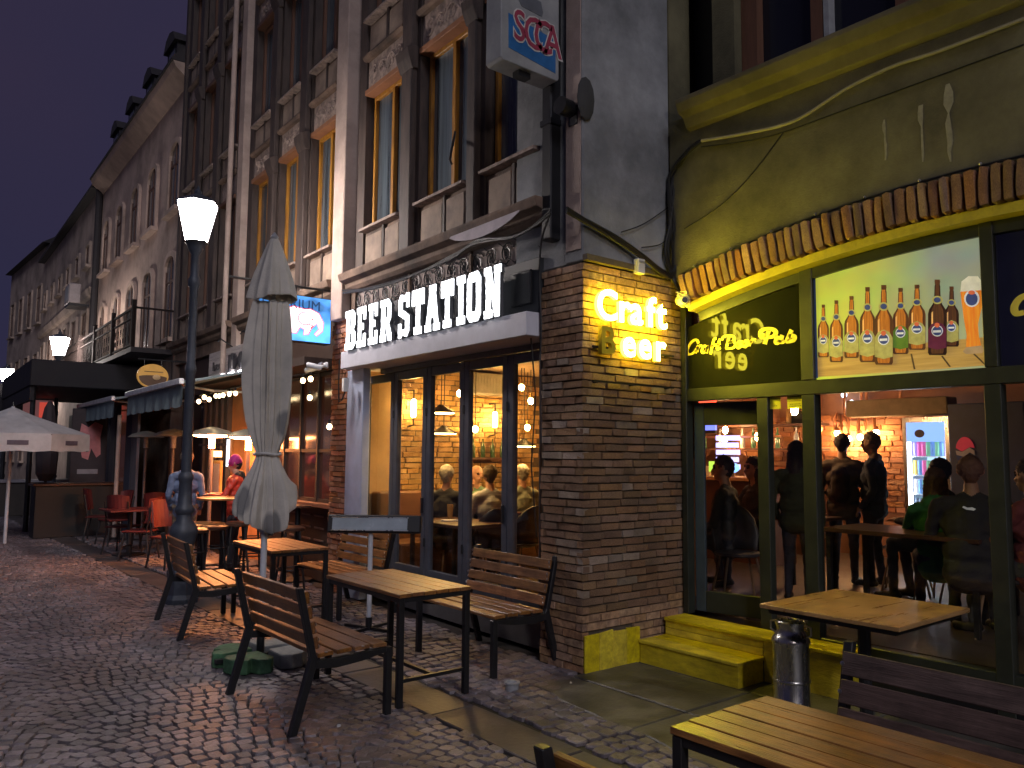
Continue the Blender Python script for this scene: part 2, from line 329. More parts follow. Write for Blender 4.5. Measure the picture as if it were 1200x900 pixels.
# ================================================================ BRICKWORK
def brick_mesh(m, k):
    q = random.Random(k+m.name.__len__()*31); b = MB().box(-.5, .5, -.5, .5, -.5, .5)
    me = b.mesh(m, bevel=.045, name='brick')
    for v in me.vertices:
        v.co.x += q.uniform(-.022, .022); v.co.y += q.uniform(-.10, .10); v.co.z += q.uniform(-.08, .08)
    return me
BR = {}
def brickset(m):
    if m.name not in BR: BR[m.name] = [brick_mesh(m, k) for k in range(6)]
    return BR[m.name]
def courses(u0, u1, z0, z1, L=.235, H=.053, J=.011, seed=0):
    q = random.Random(seed); out = []; z = z0; r = 0
    while z+H <= z1+.01:
        u = u0 - (L*.5*(r % 2)) - q.uniform(0, .06)
        while u < u1:
            l = L*q.choice((1, 1, 1.04, .93, .86, .55, .7, 1.08)); a, b = max(u, u0), min(u+l, u1)
            if b-a > .035: out.append((a, b, z, z+H))
            u += l+J
        z += H+J; r += 1
    return out
def brick_face(parent, bricks, axis, plane, out, m, near, cap=300, pale=0, seed=1, dep=.07, proud=.008):
    """bricks in a plane; axis 'x': runs along x at y=plane; 'y': runs along y at x=plane; out: sign of the visible side"""
    q = random.Random(seed); bricks = sorted(bricks, key=near); ms = brickset(m); mp_ = brickset(brickPale); rest = []
    for k, (a, b, z0, z1) in enumerate(bricks):
        o = plane+out*(q.uniform(-.6, 1)*proud)-out*dep/2; c = (a+b)/2
        if k < cap:
            use = mp_ if q.random() < pale else ms
            if axis == 'x': link('brick', use[k % 6], parent, (c, o, (z0+z1)/2), (0, q.gauss(0, .012), q.gauss(0, .008)), (b-a, dep, z1-z0))
            else: link('brick', use[k % 6], parent, (o, c, (z0+z1)/2), (q.gauss(0, .012), 0, PI/2+q.gauss(0, .008)), (b-a, dep, z1-z0))
        else: rest.append((a, b, z0, z1, o))
    if rest:
        mb = MB()
        for a, b, z0, z1, o in rest:
            if axis == 'x': mb.box(a, b, o-dep/2, o+dep/2, z0, z1)
            else: mb.box(o-dep/2, o+dep/2, a, b, z0, z1)
        tag(mb.build('bricks', m, parent), kind='stuff')
# ---------------------------------------------------------------- the corner pillar of the pub
pil = thing('brick_pillar', 'square brick pillar at the pub corner carrying the glowing yellow letters', 'pillar', (CX, CY, 0))
PH = 3.27; PW = XW-CX+.16; PD = .504
MB().box(.02, PW, .02, PD, -.05, PH-.01).build('mortar_core', mortar, pil)
bf = courses(0, PW, .0, PH, seed=3); bf = [b for b in bf if not (b[2] < .27 and b[0] > -.1 and b[1] < .66)]
bl = courses(0, PD, .0, PH, seed=4)
allb = [('x', b) for b in bf]+[('y', b) for b in bl]; allb.sort(key=lambda t: t[1][2] > 2.9 and 1 or 0)
nx = len(bf); ny = len(bl)
brick_face(pil, bf, 'x', 0, -1, brickM, lambda b: abs(b[2]-1.5), cap=208, pale=.09, seed=5)
brick_face(pil, bl, 'y', 0, -1, brickM, lambda b: abs(b[2]-1.5), cap=90, pale=.16, seed=6)
yb = thing('painted_skirting', 'bright yellow painted board skirting at the foot of the brick pillar', 'skirting', (CX, CY, 0))
for k in range(4):
    MB().prism([(.158*k, 0), (.158*(k+1)-.004, 0), (.158*(k+1)-.004, .292+.012*math.sin(k*2)), (.158*k, .290+.01*math.sin(k*3))], 'y', -.03-.002*(k % 2), -.009).build('board', yellowP, yb, bevel=.003)
# ---------------------------------------------------------------- stucco pier above the pillar
pier = thing('stucco_pier', 'tall grey stucco pier rising above the brick pillar', 'pier', (CX, CY, 3.27))
MB().prism([(0, 0), (XW-CX, 0), (XW-CX, .9), (.03, .9), (.03, .21), (0, .21)], 'z', 0, 5.2).build('plaster_shaft', stuccoM, pier, bevel=.012)
MB().box(-.012, .0, .02, .19, .1, 5.1).build('warm_plaster_strip', stuccoPink, pier)
MB().prism([(.0, -.05), (1.0, -.03), (1.02, 0), (.0, 0)], 'z', -.0, .05).build('mortar_ledge', mortar, pier)
MB().ball((.02, -.015, 1.36), (.10, .03, .19), 12).build('floodlight_shadow_patch', mat('painted shadow', (.05, .05, .05), .9), pier)  # the floodlight's cast shadow, painted as a dark flattened ball
hb = thing('wall_spotlight', 'dark round floodlight fixed on the street face of the stucco pier', 'floodlight', (CX-.0, CY+.1, 4.56))
m = MB(); m.tube([(-.17, 0, 0), (-.05, 0, .0), (0, 0, 0)], [.075, .07, .035], 14); m.build('housing', ironM, hb, smooth=True)
MB().box(-.02, .012, -.05, .05, -.13, .03).build('bracket', ironM, hb)
wb = thing('white_junction_box', 'small white junction box on the ledge above the yellow letters', 'junction box', (*[Yp(746, 308, CY-.02)[0]], CY-.05, 3.24))
MB().box(-.045, .045, -.03, .03, 0, .13).build('case', mat('white plastic', (.75, .75, .75), .4, bump=0), wb, bevel=.006)
MB().box(-.035, .035, -.034, -.03, .09, .11).build('cover_seam', greypl, wb)
# ================================================================ THE PUB FRONT WITH THE BRICK ARCH
pub = thing('pub_building', 'dark olive rendered pub front with a wide brick arch and a dark window band above', 'building', (0, 0, 0))
# arch circle through measured points (y, z) of the brick band
def circ(p1, p2, p3):
    (ax, ay), (bx, by), (cx, cy) = p1, p2, p3; d = 2*(ax*(by-cy)+bx*(cy-ay)+cx*(ay-by))
    ux = ((ax*ax+ay*ay)*(by-cy)+(bx*bx+by*by)*(cy-ay)+(cx*cx+cy*cy)*(ay-by))/d
    uy = ((ax*ax+ay*ay)*(cx-bx)+(bx*bx+by*by)*(ax-cx)+(cx*cx+cy*cy)*(bx-ax))/d
    return ux, uy, math.hypot(ax-ux, ay-uy)
ACY = 2.0                                     # crown of the arch
oL = (4.47, 3.275); oC = (2.0, 3.575); oR = (-.47, 3.275)
ayc, azc, RO = circ(oL, oC, oR); RI = RO-.265; RS = RI-.065
def arcz(y, r): return azc+math.sqrt(max(0, r*r-(y-ayc)**2))
YE0, YE1 = -2.2, CY-.005                        # extent of the pub front
n = 40; ys = [YE0+(YE1-YE0)*i/n for i in range(n+1)]
low = [(y, max(arcz(y, RO), 0) if abs(y-ayc) < 2.62 else arcz(ayc+2.62, RO)) for y in ys]
wall = MB(); wall.prism([(YE1, 4.72), (YE0, 4.72)]+low, 'x', XW, XW+.35); wall.build('rendered_wall', pubwallM, pub)
MB().prism([(YE1+.55, 4.6), (YE1, 4.6), (YE1, 8), (YE1+.55, 8)], 'x', XW+.002, XW+.3).build('wall_beyond', pubwallM, pub)
# stains: pale lime streaks, own shape
stM = mat('pale lime streak', (.26, .245, .18), .9, scale=20, bump=.1)
for (px, py, wd, tp, bt) in ((1112, 140, .085, 98, 190), (1080, 150, .045, 123, 190), (1037, 160, .03, 140, 188)):
    yc, zc = Rp(px, py, XW); _, zt = Rp(px, tp, XW); _, zb = Rp(px, bt, XW); q = random.Random(px)
    pts = []; H_ = zt-zb
    for side in (1, -1):
        rr = []
        for i in range(9):
            f_ = i/8; w_ = wd/2*(math.sin(PI*min(1, f_*2.2+.12))*.62 if f_ < .4 else .45*(1.25-f_))+.004; rr.append((yc+side*max(.004, w_+q.uniform(-.008, .008)), zt-H_*f_))
        pts += rr if side == 1 else rr[::-1]
    MB().prism(pts, 'x', XW-.003, XW+.002).build('lime_streak', stM, pub)
# brick soldiers of the arch
a0 = math.atan2(4.47-ayc, arcz(4.47, RO)-azc); aS = .070/ (RO-.13)
k = 0; a = a0
def rough_brick(k):
    q = random.Random(k); bm = bmesh.new(); bmesh.ops.create_cube(bm, size=1)
    bmesh.ops.subdivide_edges(bm, edges=bm.edges[:], cuts=2, use_grid_fill=True)
    for v in bm.verts:
        e_ = sum(abs(abs(c)-.5) < .01 for c in v.co)
        sh_ = {3: .90, 2: .955, 1: 1.0}.get(e_, 1); v.co = Vector(c*(sh_ if abs(abs(c)-.5) < .01 else 1)+q.uniform(-.045, .045)*s for c, s in zip(v.co, (.9, 1.5, .35)))
    me = bpy.data.meshes.new('arch_brick'); bm.to_mesh(me); bm.free(); me.materials.append(archM)
    me.polygons.foreach_set('use_smooth', [True]*len(me.polygons)); me.set_sharp_from_angle(angle=R(35)); return me
vm_ = [rough_brick(40+i) for i in range(9)]
arch_root = pub
while a > -a0:
    w = .070*random.uniform(.82, 1.1)/(RO-.13); rr = (RO+RI)/2+random.uniform(-.006, .006); am = a-w/2
    yv, zv = ayc+rr*math.sin(am), azc+rr*math.cos(am)
    if yv > -.4 and k < 70:
        link('arch_brick', vm_[k % 9], pub, (XW-.012+random.uniform(-.008, .008), yv, zv), (PI/2*0-am+random.gauss(0, .02), 0, 0), (.11, w*RO*.86, (RO-RI)*random.uniform(.94, 1.0)))
    a -= w+.010/RO; k += 1
MB().prism([(ayc+RO*math.sin(t), azc+RO*math.cos(t)) for t in [a0-2*a0*i/40 for i in range(41)]]+[(ayc+RI*math.sin(t), azc+RI*math.cos(t)) for t in [-a0+2*a0*i/40 for i in range(41)]], 'x', XW+.012, XW+.16).build('arch_mortar', mortar, pub)
# dark cord along the arch with little clips
MB().tube([(XW-.02, ayc+(RO+.012)*math.sin(t), azc+(RO+.012)*math.cos(t)) for t in [a0-1.45*a0*i/40 for i in range(41)]], .009, 6).build('edge_cord', blackrub, pub)
m = MB()
for t in [a0*.93-.155*a0*i for i in range(9)]: m.ball((XW-.03, ayc+(RO+.022)*math.sin(t), azc+(RO+.022)*math.cos(t)), .011, 6)
m.build('cord_clips', boltM, pub)
yplM = mat('yellow render', (.62, .52, .05), .8, scale=14, bump=.5, col2=(.45, .38, .05), fine=60)
MB().prism([(ayc+(RI+.004)*math.sin(t), azc+(RI+.004)*math.cos(t)) for t in [a0-2*a0*i/40 for i in range(41)]]+[(ayc+RS*math.sin(t), azc+RS*math.cos(t)) for t in [-a0+2*a0*i/40 for i in range(41)]], 'x', XW-.004, XG+.12).build('yellow_soffit', yplM, pub)
# cornice under the upper windows
crn = [(XW, 4.56), (XW-.05, 4.58), (XW-.09, 4.66), (XW-.16, 4.69), (XW-.20, 4.76), (XW-.20, 4.80), (XW+.12, 4.84), (XW+.12, 4.56)]
crM = mat('cornice render', (.13, .115, .075), .8, grime=.4, scale=3, bump=.4, col2=(.11, .095, .06))
MB().prism(crn, 'y', YE0, 4.36).build('cornice', crM, pub, bevel=.006)
# upper window band
MB().box(XW+.32, XW+.36, YE0, 4.20, 4.80, 7.0).build('upper_glass', mat('black night glass', (.01, .011, .018), .12, scale=1, bump=0, var=.1), pub)
for y0, y1, mm in ((4.19, 4.26, brownW), (3.96, 4.19, pubwallM), (3.80, 3.955, brownW), (3.20, 3.30, brownW), (3.145, 3.19, greypl), (2.40, 2.62, brownW), (1.6, 1.7, brownW), (.8, 1.0, brownW)):
    MB().box(XW+.22 if mm != pubwallM else XW+.12, XW+.315, y0, y1, 4.84, 7.0).build('window_post', mm, pub)
MB().box(XW+.1, XW+.4, YE0, 4.6, 7.0, 7.6).build('upper_wall', pubwallM, pub)
MB().box(XW+.4, XW+6, YE0, 4.6, 4.8, 7.6).build('upper_room_mass', darkM, pub)
# ---------------------------------------------------------------- shop front: frame, glass, panels
fr = thing('shop_front', 'dark framed glass shop front filling the brick arch of the pub', 'shop front', (0, 0, 0))
ZT0, ZT1 = Rp(900, 467, XG)[1], 0; FZ = .33
zt_lo, zt_hi = 2.175, 2.285                   # transom
def Ry(px, py): return Rp(px, py, XG)[0]
m1a, m1b = Ry(954, 380), Ry(939, 380)         # mullion between script panel and poster
m2a, m2b = Ry(1169, 380), Ry(1153, 380)       # mullion right of the poster
d1a, d1b = Ry(902, 560), Ry(889, 560)
yl = 4.575; FD = .07
f = MB().box(XG-.02, XG+FD, yl-.06, yl, FZ, 3.1); f.build('jamb', frameD, fr, bevel=.004)
MB().box(XG-.022, XG+FD, -.6, yl-.062, zt_lo, zt_hi).build('transom', frameD, fr, bevel=.004)
for a_, b_, z0, z1 in ((m1a, m1b, zt_hi+.002, 3.3), (m1a, m1b, FZ, zt_lo-.002), (m2a, m2b, zt_hi+.002, 3.3), (m2a-.01, m2b+.01, .02, zt_lo-.002), (.72, .80, .02, 3.2)):
    MB().box(XG-.024, XG+FD, min(a_, b_), max(a_, b_), z0, z1).build('mullion', frameD, fr, bevel=.004)
MB().box(XG-.02, XG+FD, -.6, m1a-.0, .26, .345).build('bottom_rail', frameD, fr, bevel=.004)
MB().box(XG-.01, XG+FD, -.6, m1a, .0, .258).build('plinth', darkM, fr)
# curved head frame
hd = [a0*.995-2*a0*.995*i/40 for i in range(41)]
MB().prism([(ayc+(RS-.002)*math.sin(t), azc+(RS-.002)*math.cos(t)) for t in hd]+[(ayc+(RS-.085)*math.sin(t), azc+(RS-.085)*math.cos(t)) for t in hd[::-1]], 'x', XG-.018, XG+FD).build('curved_head', frameD, fr)
def arched_panel(ya, yb, z0, x0, x1, rr=None, n=14):
    rr = rr or RS-.08; tops = [(ya+(yb-ya)*i/n, arcz(ya+(yb-ya)*i/n, rr)) for i in range(n+1)]
    return MB().prism([(yb, z0), (ya, z0)]+tops, 'x', x0, x1)
panM = mat('black gloss panel', (.016, .017, .009), .03, scale=3, bump=0, var=.2, spec=.07, coat=0)
pl_n = panM.node_tree; pl_b = pl_n.nodes['Principled BSDF']; pl_n.links.remove(pl_b.inputs['Roughness'].links[0]); pl_b.inputs['Roughness'].default_value = .02
sp = thing('script_sign_panel', 'glossy black arched panel lettered Craft Beer Pub in yellow script over the door', 'sign panel', (0, 0, 0))
arched_panel(yl-.062, m1b+.004, zt_hi+.002, XG+.012, XG+.03).build('panel', panM, sp)
# script lettering, traced as pen strokes on the panel
def strokes(lst, off, sc, r, X, flat=.35):
    mb = MB()
    for st in lst:
        P = [Rp(off[0]+x/sc, off[1]+y/sc, X) for x, y in st]
        # round through a Catmull-Rom
        Q = []
        for i in range(len(P)-1):
            p0, p1, p2, p3 = P[max(i-1, 0)], P[i], P[i+1], P[min(i+2, len(P)-1)]
            for k in range(5):
                t = k/5; Q.append(tuple(.5*((2*p1[c])+(-p0[c]+p2[c])*t+(2*p0[c]-5*p1[c]+4*p2[c]-p3[c])*t*t+(-p0[c]+3*p1[c]-3*p2[c]+p3[c])*t**3) for c in (0, 1)))
        Q.append(P[-1])
        vs = []; n = len(Q)
        for i, (a, b) in enumerate(Q):
            ta = Q[min(i+1, n-1)][0]-Q[max(i-1, 0)][0]; tb = Q[min(i+1, n-1)][1]-Q[max(i-1, 0)][1]; L_ = math.hypot(ta, tb) or 1
            nx_, nz_ = -tb/L_, ta/L_; w = r*(1.0+.45*abs(tb)/L_)
            vs += [(X, a+nx_*w, b+nz_*w), (X, a-nx_*w, b-nz_*w), (X-.003, a-nx_*w, b-nz_*w), (X-.003, a+nx_*w, b+nz_*w)]
        fs = []
        for i in range(n-1):
            for c in range(4): fs.append((i*4+c, i*4+(c+1) % 4, (i+1)*4+(c+1) % 4, (i+1)*4+c))
        fs += [(0, 1, 2, 3), ((n-1)*4+3, (n-1)*4+2, (n-1)*4+1, (n-1)*4)]
        mb.add(vs, fs)
    return mb
scrM = mat('yellow script vinyl', (.85, .72, .10), .5, bump=0, var=.1)
CRAFT = [[(140, 470), (128, 442), (100, 440), (62, 480), (42, 535), (55, 565), (90, 555), (115, 530)],
         [(112, 555), (135, 492), (128, 545)], [(132, 520), (150, 490), (172, 488)],
         [(215, 505), (190, 490), (170, 530), (180, 552), (205, 535), (220, 492), (212, 540), (225, 545)],
         [(245, 565), (275, 440), (298, 425)], [(250, 492), (335, 470)], [(330, 430), (305, 500), (312, 520), (335, 505)]]
BEER = [[(345, 440), (360, 412), (400, 400), (440, 405), (455, 430), (430, 455), (400, 458)], [(410, 405), (385, 515)], [(400, 458), (450, 455), (465, 480), (440, 510), (380, 515)],
        [(480, 490), (515, 470), (518, 452), (495, 455), (480, 490), (492, 508), (525, 490)], [(535, 480), (570, 460), (572, 442), (550, 448), (535, 480), (548, 498), (580, 480)],
        [(585, 490), (605, 440)], [(598, 465), (618, 435), (645, 438)]]
PUB = [[(722, 385), (705, 415), (685, 400), (690, 360), (730, 342), (790, 345), (820, 370), (800, 405), (755, 415)], [(758, 350), (722, 475)],
       [(838, 400), (820, 450), (835, 465), (862, 440)], [(878, 395), (862, 445), (875, 458), (895, 440)],
       [(960, 350), (920, 440), (935, 452), (975, 440), (985, 412), (960, 400), (935, 415)]]
strokes(CRAFT+BEER, (800, 340), 7.5, .0095, XG+.011).build('script_letters', scrM, sp)
strokes(PUB, (800, 340), 7.5, .014, XG+.011).build('script_letters', scrM, sp)
rp = thing('right_sign_panel', 'dark glossy panel with the start of a yellow script C at the right edge', 'sign panel')
arched_panel(m2a-.004, .80, zt_hi+.002, XG+.012, XG+.03).build('panel', mat('blue black gloss panel', (.012, .014, .03), .08, bump=.01, spec=.8, coat=.6), rp)
strokes([[(1240, 505), (1225, 500), (1180, 520), (1155, 560), (1165, 590), (1200, 585)]], (900, 220), 4, .016, XG+.011).build('script_letter', scrM, rp)
# ---------------------------------------------------------------- the beer poster
pos = thing('beer_poster', 'large backlit poster of nine beer bottles and a full beer glass', 'poster')
def poster_mat():
    m = bpy.data.materials.new('poster print'); N, Lk, B = nodes(m)
    tc = N.new('ShaderNodeTexCoord'); sx = N.new('ShaderNodeSeparateXYZ'); Lk.new(tc.outputs['Generated'], sx.inputs[0])
    r = N.new('ShaderNodeValToRGB'); e = r.color_ramp.elements; e[0].color = (.22, .22, .15, 1); e[1].color = (.50, .56, .0, 1); e[0].position = .25; e[1].position = .98
    e2 = r.color_ramp.elements.new(.6); e2.color = (.38, .40, .04, 1)
    r2 = N.new('ShaderNodeValToRGB'); q = r2.color_ramp.elements; q[0].color = (.55, .5, .2, 1); q[0].position = .3; q[1].color = (.20, .25, .22, 1); q[1].position = .9
    mx = N.new('ShaderNodeMixRGB'); mx.inputs[0].default_value = .25
    Lk.new(sx.outputs[1], r.inputs[0]); Lk.new(sx.outputs[2], r2.inputs[0]); Lk.new(r.outputs[0], mx.inputs[1]); Lk.new(r2.outputs[0], mx.inputs[2])
    no = N.new('ShaderNodeTexNoise'); no.inputs['Scale'].default_value = 3; m2 = N.new('ShaderNodeMixRGB'); m2.blend_type = 'OVERLAY'; m2.inputs[0].default_value = .35
    Lk.new(mx.outputs[0], m2.inputs[1]); Lk.new(no.outputs['Color'], m2.inputs[2]); vs = N.new('ShaderNodeVectorMath'); vs.operation = 'SCALE'; vs.inputs['Scale'].default_value = .45; Lk.new(m2.outputs[0], vs.inputs[0]); Lk.new(vs.outputs[0], B.inputs['Base Color'])
    Lk.new(m2.outputs[0], B.inputs['Emission Color']); B.inputs['Emission Strength'].default_value = .78; B.inputs['Roughness'].default_value = .35
    return m
def pm(name, c, e=.5, c2=None, sc=8, st=(1, 1, 1)):
    m = mat(name, c, .35, scale=sc, stretch=st, bump=0, col2=c2); N, Lk, B = nodes(m)
    src = B.inputs['Base Color'].links[0].from_socket; Lk.new(src, B.inputs['Emission Color']); B.inputs['Emission Strength'].default_value = e; return m
PX = XG+.010
arched_panel(m1a-.004, m2b+.004, zt_hi+.002, PX, XG+.03).build('printed_sheet', poster_mat(), pos)
def PP(pts, off=(900, 220), sc=4, X=PX): return [Rp(off[0]+x/sc, off[1]+y/sc, X) for x, y in pts]
def flat(pts, layer, name, m, parent=pos):
    return MB().prism(PP(pts), 'x', PX-.0015*layer, PX-.0015*layer+.0012).build(name, m, parent)
woodP = pm('poster table print', (.50, .32, .09), .5, (.36, .20, .05), 5, (1, .4, 8))
flat([(210, 800), (330, 770), (600, 740), (800, 720), (1015, 700), (1034, 832), (800, 850), (222, 888)], 1, 'printed_table', woodP)
for l_ in ([(668, 778), (676, 778), (692, 850), (684, 852)], [(812, 790), (820, 788), (858, 838), (850, 840)], [(962, 780), (970, 778), (1022, 828), (1014, 830)]): flat(l_, 2, 'printed_joint', pm('joint print', (.12, .07, .03), .3))
amber = pm('amber glass print', (.52, .19, .03), .5, (.26, .07, .012), 10, (1, 14, .5)); dark_ = pm('dark glass print', (.06, .025, .015), .4, (.13, .05, .02), 10, (1, 14, .5))
labM = pm('cream label print', (.44, .40, .12), .45, (.30, .26, .08), 20); blueE = pm('blue emblem print', (.05, .07, .2), .4); ringE = pm('white ring print', (.6, .6, .6), .5)
redE = pm('red crest print', (.55, .12, .05), .5); greenL = pm('green label print', (.12, .22, .03), .4); plumL = pm('plum label print', (.12, .02, .05), .4)
def ell(cx, cy, rx, ry, n=16): return [(cx+rx*math.cos(2*PI*k/n), cy+ry*math.sin(2*PI*k/n)) for k in range(n)]
def pbottle(cx, top, bot, w, body, lab, labw=1., L0=3):
    h = bot-top; n_ = w*.30; c = cx
    prof = [(0, n_*.85), (.03, n_), (.06, n_*.8), (.09, n_), (.22, n_*1.1), (.32, n_*1.6), (.40, w*.9), (.46, w), (.97, w), (1, w*.86)]
    ol = [(c+a/1.0, top+h*f_) for f_, a in prof]+[(c-a/1.0, top+h*f_) for f_, a in prof[::-1]]
    b = MB().prism(PP(ol), 'x', PX-.0015*L0, PX-.0015*L0+.0012).build('printed_bottle', dark_ if body is amber else pm('black glass print', (.03, .012, .01), .35), pos)
    il = [(c+a*.68, top+h*(.02+.96*f_)) for f_, a in prof]+[(c-a*.68, top+h*(.02+.96*f_)) for f_, a in prof[::-1]]; MB().prism(PP(il), 'x', PX-.0015*(L0+.8), PX-.0015*(L0+.8)+.0006).build('bottle_body', body, b)
    MB().prism(PP([(c-w*.62, top+h*.44), (c-w*.46, top+h*.42), (c-w*.46, top+h*.62), (c-w*.62, top+h*.62)]), 'x', PX-.0015*(L0+.9), PX-.0015*(L0+.9)+.0006).build('glass_shine', pm('shine print', (.75, .42, .14), .5), b)
    def add(p, l, nm, m_): MB().prism(PP(p), 'x', PX-.0015*l, PX-.0015*l+.0012).build(nm, m_, b)
    add([(c-n_*.95, top), (c+n_*.95, top), (c+n_*.9, top+h*.06), (c-n_*.9, top+h*.06)], L0+1, 'cap', dark_)
    add(ell(c, top+h*.27, w*.58, h*.055), L0+1, 'neck_label', labM); add(ell(c, top+h*.27, w*.36, h*.036), L0+2, 'neck_emblem', blueE)
    lt = top+h*.60
    add([(c-w*.97, lt+h*.06), (c-w*.6, lt-h*.01), (c, lt-h*.04), (c+w*.6, lt-h*.01), (c+w*.97, lt+h*.06), (c+w*.97, top+h*.90), (c, top+h*.93), (c-w*.97, top+h*.90)], L0+1, 'label', lab)
    add(ell(c, lt+h*.08, w*.62, h*.075), L0+2, 'label_ring', ringE); add(ell(c, lt+h*.08, w*.52, h*.062), L0+3, 'label_emblem', blueE)
    add(ell(c, lt+h*.005, w*.28, h*.032), L0+4, 'label_crest', redE)
    add([(c-w*.42, lt+h*.075), (c+w*.42, lt+h*.07), (c+w*.42, lt+h*.10), (c-w*.42, lt+h*.105)], L0+4, 'emblem_band', ringE)
    return b
for a_ in ((261, 548, 795, 26, amber, labM), (322, 528, 818, 31, amber, labM), (393, 508, 798, 34, amber, labM), (623, 470, 780, 37, amber, greenL), (700, 455, 760, 40, amber, labM),
           (468, 466, 818, 37, amber, labM), (862, 463, 745, 34, dark_, labM)): pbottle(*a_, L0=3)
pbottle(547, 457, 830, 43, amber, labM, L0=9); pbottle(798, 432, 785, 44, dark_, plumL, L0=9)
gm = pm('beer print', (.60, .13, .015), .55, (.75, .30, .03), 6, (1, 6, .6))
g_ = flat([(903, 488), (1006, 480), (1004, 560), (985, 640), (990, 700), (1000, 740), (930, 748), (932, 690), (920, 620)], 3, 'printed_glass', gm)
flat([(903, 488), (1006, 480), (1003, 440), (985, 415), (940, 415), (908, 440)], 3, 'foam', pm('foam print', (.6, .57, .45), .5), g_)
flat(ell(957, 520, 36, 40), 4, 'glass_ring', ringE, g_); flat(ell(957, 522, 28, 31), 5, 'glass_emblem', blueE, g_); flat(ell(957, 492, 16, 10), 6, 'glass_crest', redE, g_)
flat([(930, 748), (1000, 740), (1015, 760), (1005, 775), (930, 780), (915, 768)], 4, 'glass_foot', pm('glass foot print', (.45, .30, .16), .4), g_)
MB().prism([Rp(952, 327, XG), Rp(955, 326, XG), Rp(958, 443, XG), Rp(955, 443, XG)], 'x', PX-.004, PX-.001).build('sheet_edge', mat('blue sheet edge', (.12, .2, .4), .4, bump=0), pos)
# ---------------------------------------------------------------- glass, door
def pane(parent, X, y0, y1, z0, z1, m=shopglass, name='pane'): return MB().box(X, X+.006, y0, y1, z0, z1).build(name, m, parent)
pane(fr, XG+.03, d1a-.08+.0, m1b, FZ, zt_lo, name='side_pane'); 
yA, yB = m2b+.0, m1a
pane(fr, XG+.03, m2b, m1a, .34, zt_lo, name='large_pane')
pane(fr, XG+.03, .80, m2a, .34, zt_lo, name='large_pane')
MB().box(XG-.01, XG+FD, d1a, d1b, FZ, zt_lo-.002).build('door_post', frameD, fr, bevel=.004)
door = thing('glass_door', 'open dark framed glass door of the pub next to the brick pillar', 'door', (XG+.05, yl-.07, FZ), R(0))
dw = yl-.07-d1b; DH = zt_lo-FZ-.01
bl_ = mat('blue grey door frame', (.05, .07, .085), .4, bump=.03)
# leaf folded inward about the pillar side
leaf = thing('door_leaf', None, None, parent=door); leaf.rotation_euler = (0, 0, R(12)); leaf.location = (0.02, 0, 0)
for nm, b in (('stile', (0, .04, -.09, 0, .02, DH)), ('stile', (0, .04, -dw+.02, -dw+.10, .02, DH)), ('top_rail', (0, .04, -dw+.102, -.092, DH-.2, DH)), ('bottom_rail', (0, .04, -dw+.102, -.092, .02, .2))):
    MB().box(*b).build(nm, bl_ if nm == 'stile' else frameD, leaf, bevel=.004)
MB().box(.017, .023, -dw+.1, -.09, .2, DH-.2).build('door_glass', shopglass, leaf)
MB().tube([(-.02, -dw+.06, .75), (-.05, -dw+.06, .78), (-.05, -dw+.06, 1.25), (-.02, -dw+.06, 1.28)], .012, 8).build('handle', steelM, leaf, smooth=True)
noteM = mat('yellow notice paper', (.75, .72, .05), .7, scale=5, bump=0, var=.1); ink = mat('ink', (.03, .03, .02), .7, bump=0)
def notice(px0, py0, px1, py1, label, lines):
    (ya, za), (yb, zb) = Rp(px0, py0, XG+.028), Rp(px1, py1, XG+.028); t = thing('notice', label, 'notice', (XG+.028, (ya+yb)/2, (za+zb)/2)); hy, hz = abs(ya-yb)/2, abs(za-zb)/2
    MB().box(-.002, .001, -hy, hy, -hz, hz).build('sheet', noteM, t)
    m = MB()
    for k, (w, z) in enumerate(lines):
        x = -hy*w
        while x < hy*w: l = random.uniform(.006, .016); m.box(-.003, -.002, x, min(x+l, hy*w), z*hz-.002, z*hz+.0025); x += l+.004
    m.build('small_print', ink, t)
notice(901.5, 464, 915, 479, 'small plain yellow notice on the door side glass, left one', [(.4, -.55)])
notice(922.5, 459, 941.5, 469, 'wide yellow notice at the top right of the door side glass', [(.8, .3), (.7, -.1), (.8, -.6)])
notice(922.8, 470.5, 941, 478.5, 'low yellow notice stuck under the wide one beside the door', [(.7, .2), (.8, -.3)])
# ---------------------------------------------------------------- yellow wooden steps
st = thing('yellow_steps', 'yellow painted wooden steps up to the pub door', 'steps')
X1, X2, Xe = 5.08, 5.40, XG-.03; yr = 3.60; ye = 2.94
for k in range(2): MB().box(X1+.012-.012, X1+.165-.003+.165*k, yr, CY-.012, .155, .19).v
for k, (a, b) in enumerate(((X1-.015, X1+.155), (X1+.16, X2+.01))): MB().box(a, b, yr-.012, CY-.04, .162, .19).build('tread_board', yellowP, st, bevel=.004)
MB().box(X1, X1+.02, yr, CY-.042, .0, .16).build('riser_board', yellowP, st, bevel=.003)
MB().box(X1+.02, X2-.002, yr, yr+.02, .0, .16).build('end_board', yellowP, st, bevel=.003)
for z0, z1 in ((.192, .245), (.249, .302)): MB().box(X2, X2+.02, yr-.0, CY-.042, z0, z1).build('riser_board', yellowP, st, bevel=.003)
MB().box(X2, X2+.02, ye, yr-.004, .0, .302).build('riser_board', yellowP, st, bevel=.003)
MB().box(X2+.02, Xe, ye, ye+.02, .0, .302).build('end_board', yellowP, st, bevel=.003)
w_ = (Xe-X2+.015)/2
for k in range(2): MB().box(X2-.015+w_*k, X2-.015+w_*(k+1)-.004, ye-.012, CY-.04, .304, .332).build('tread_board', yellowP, st, bevel=.004)
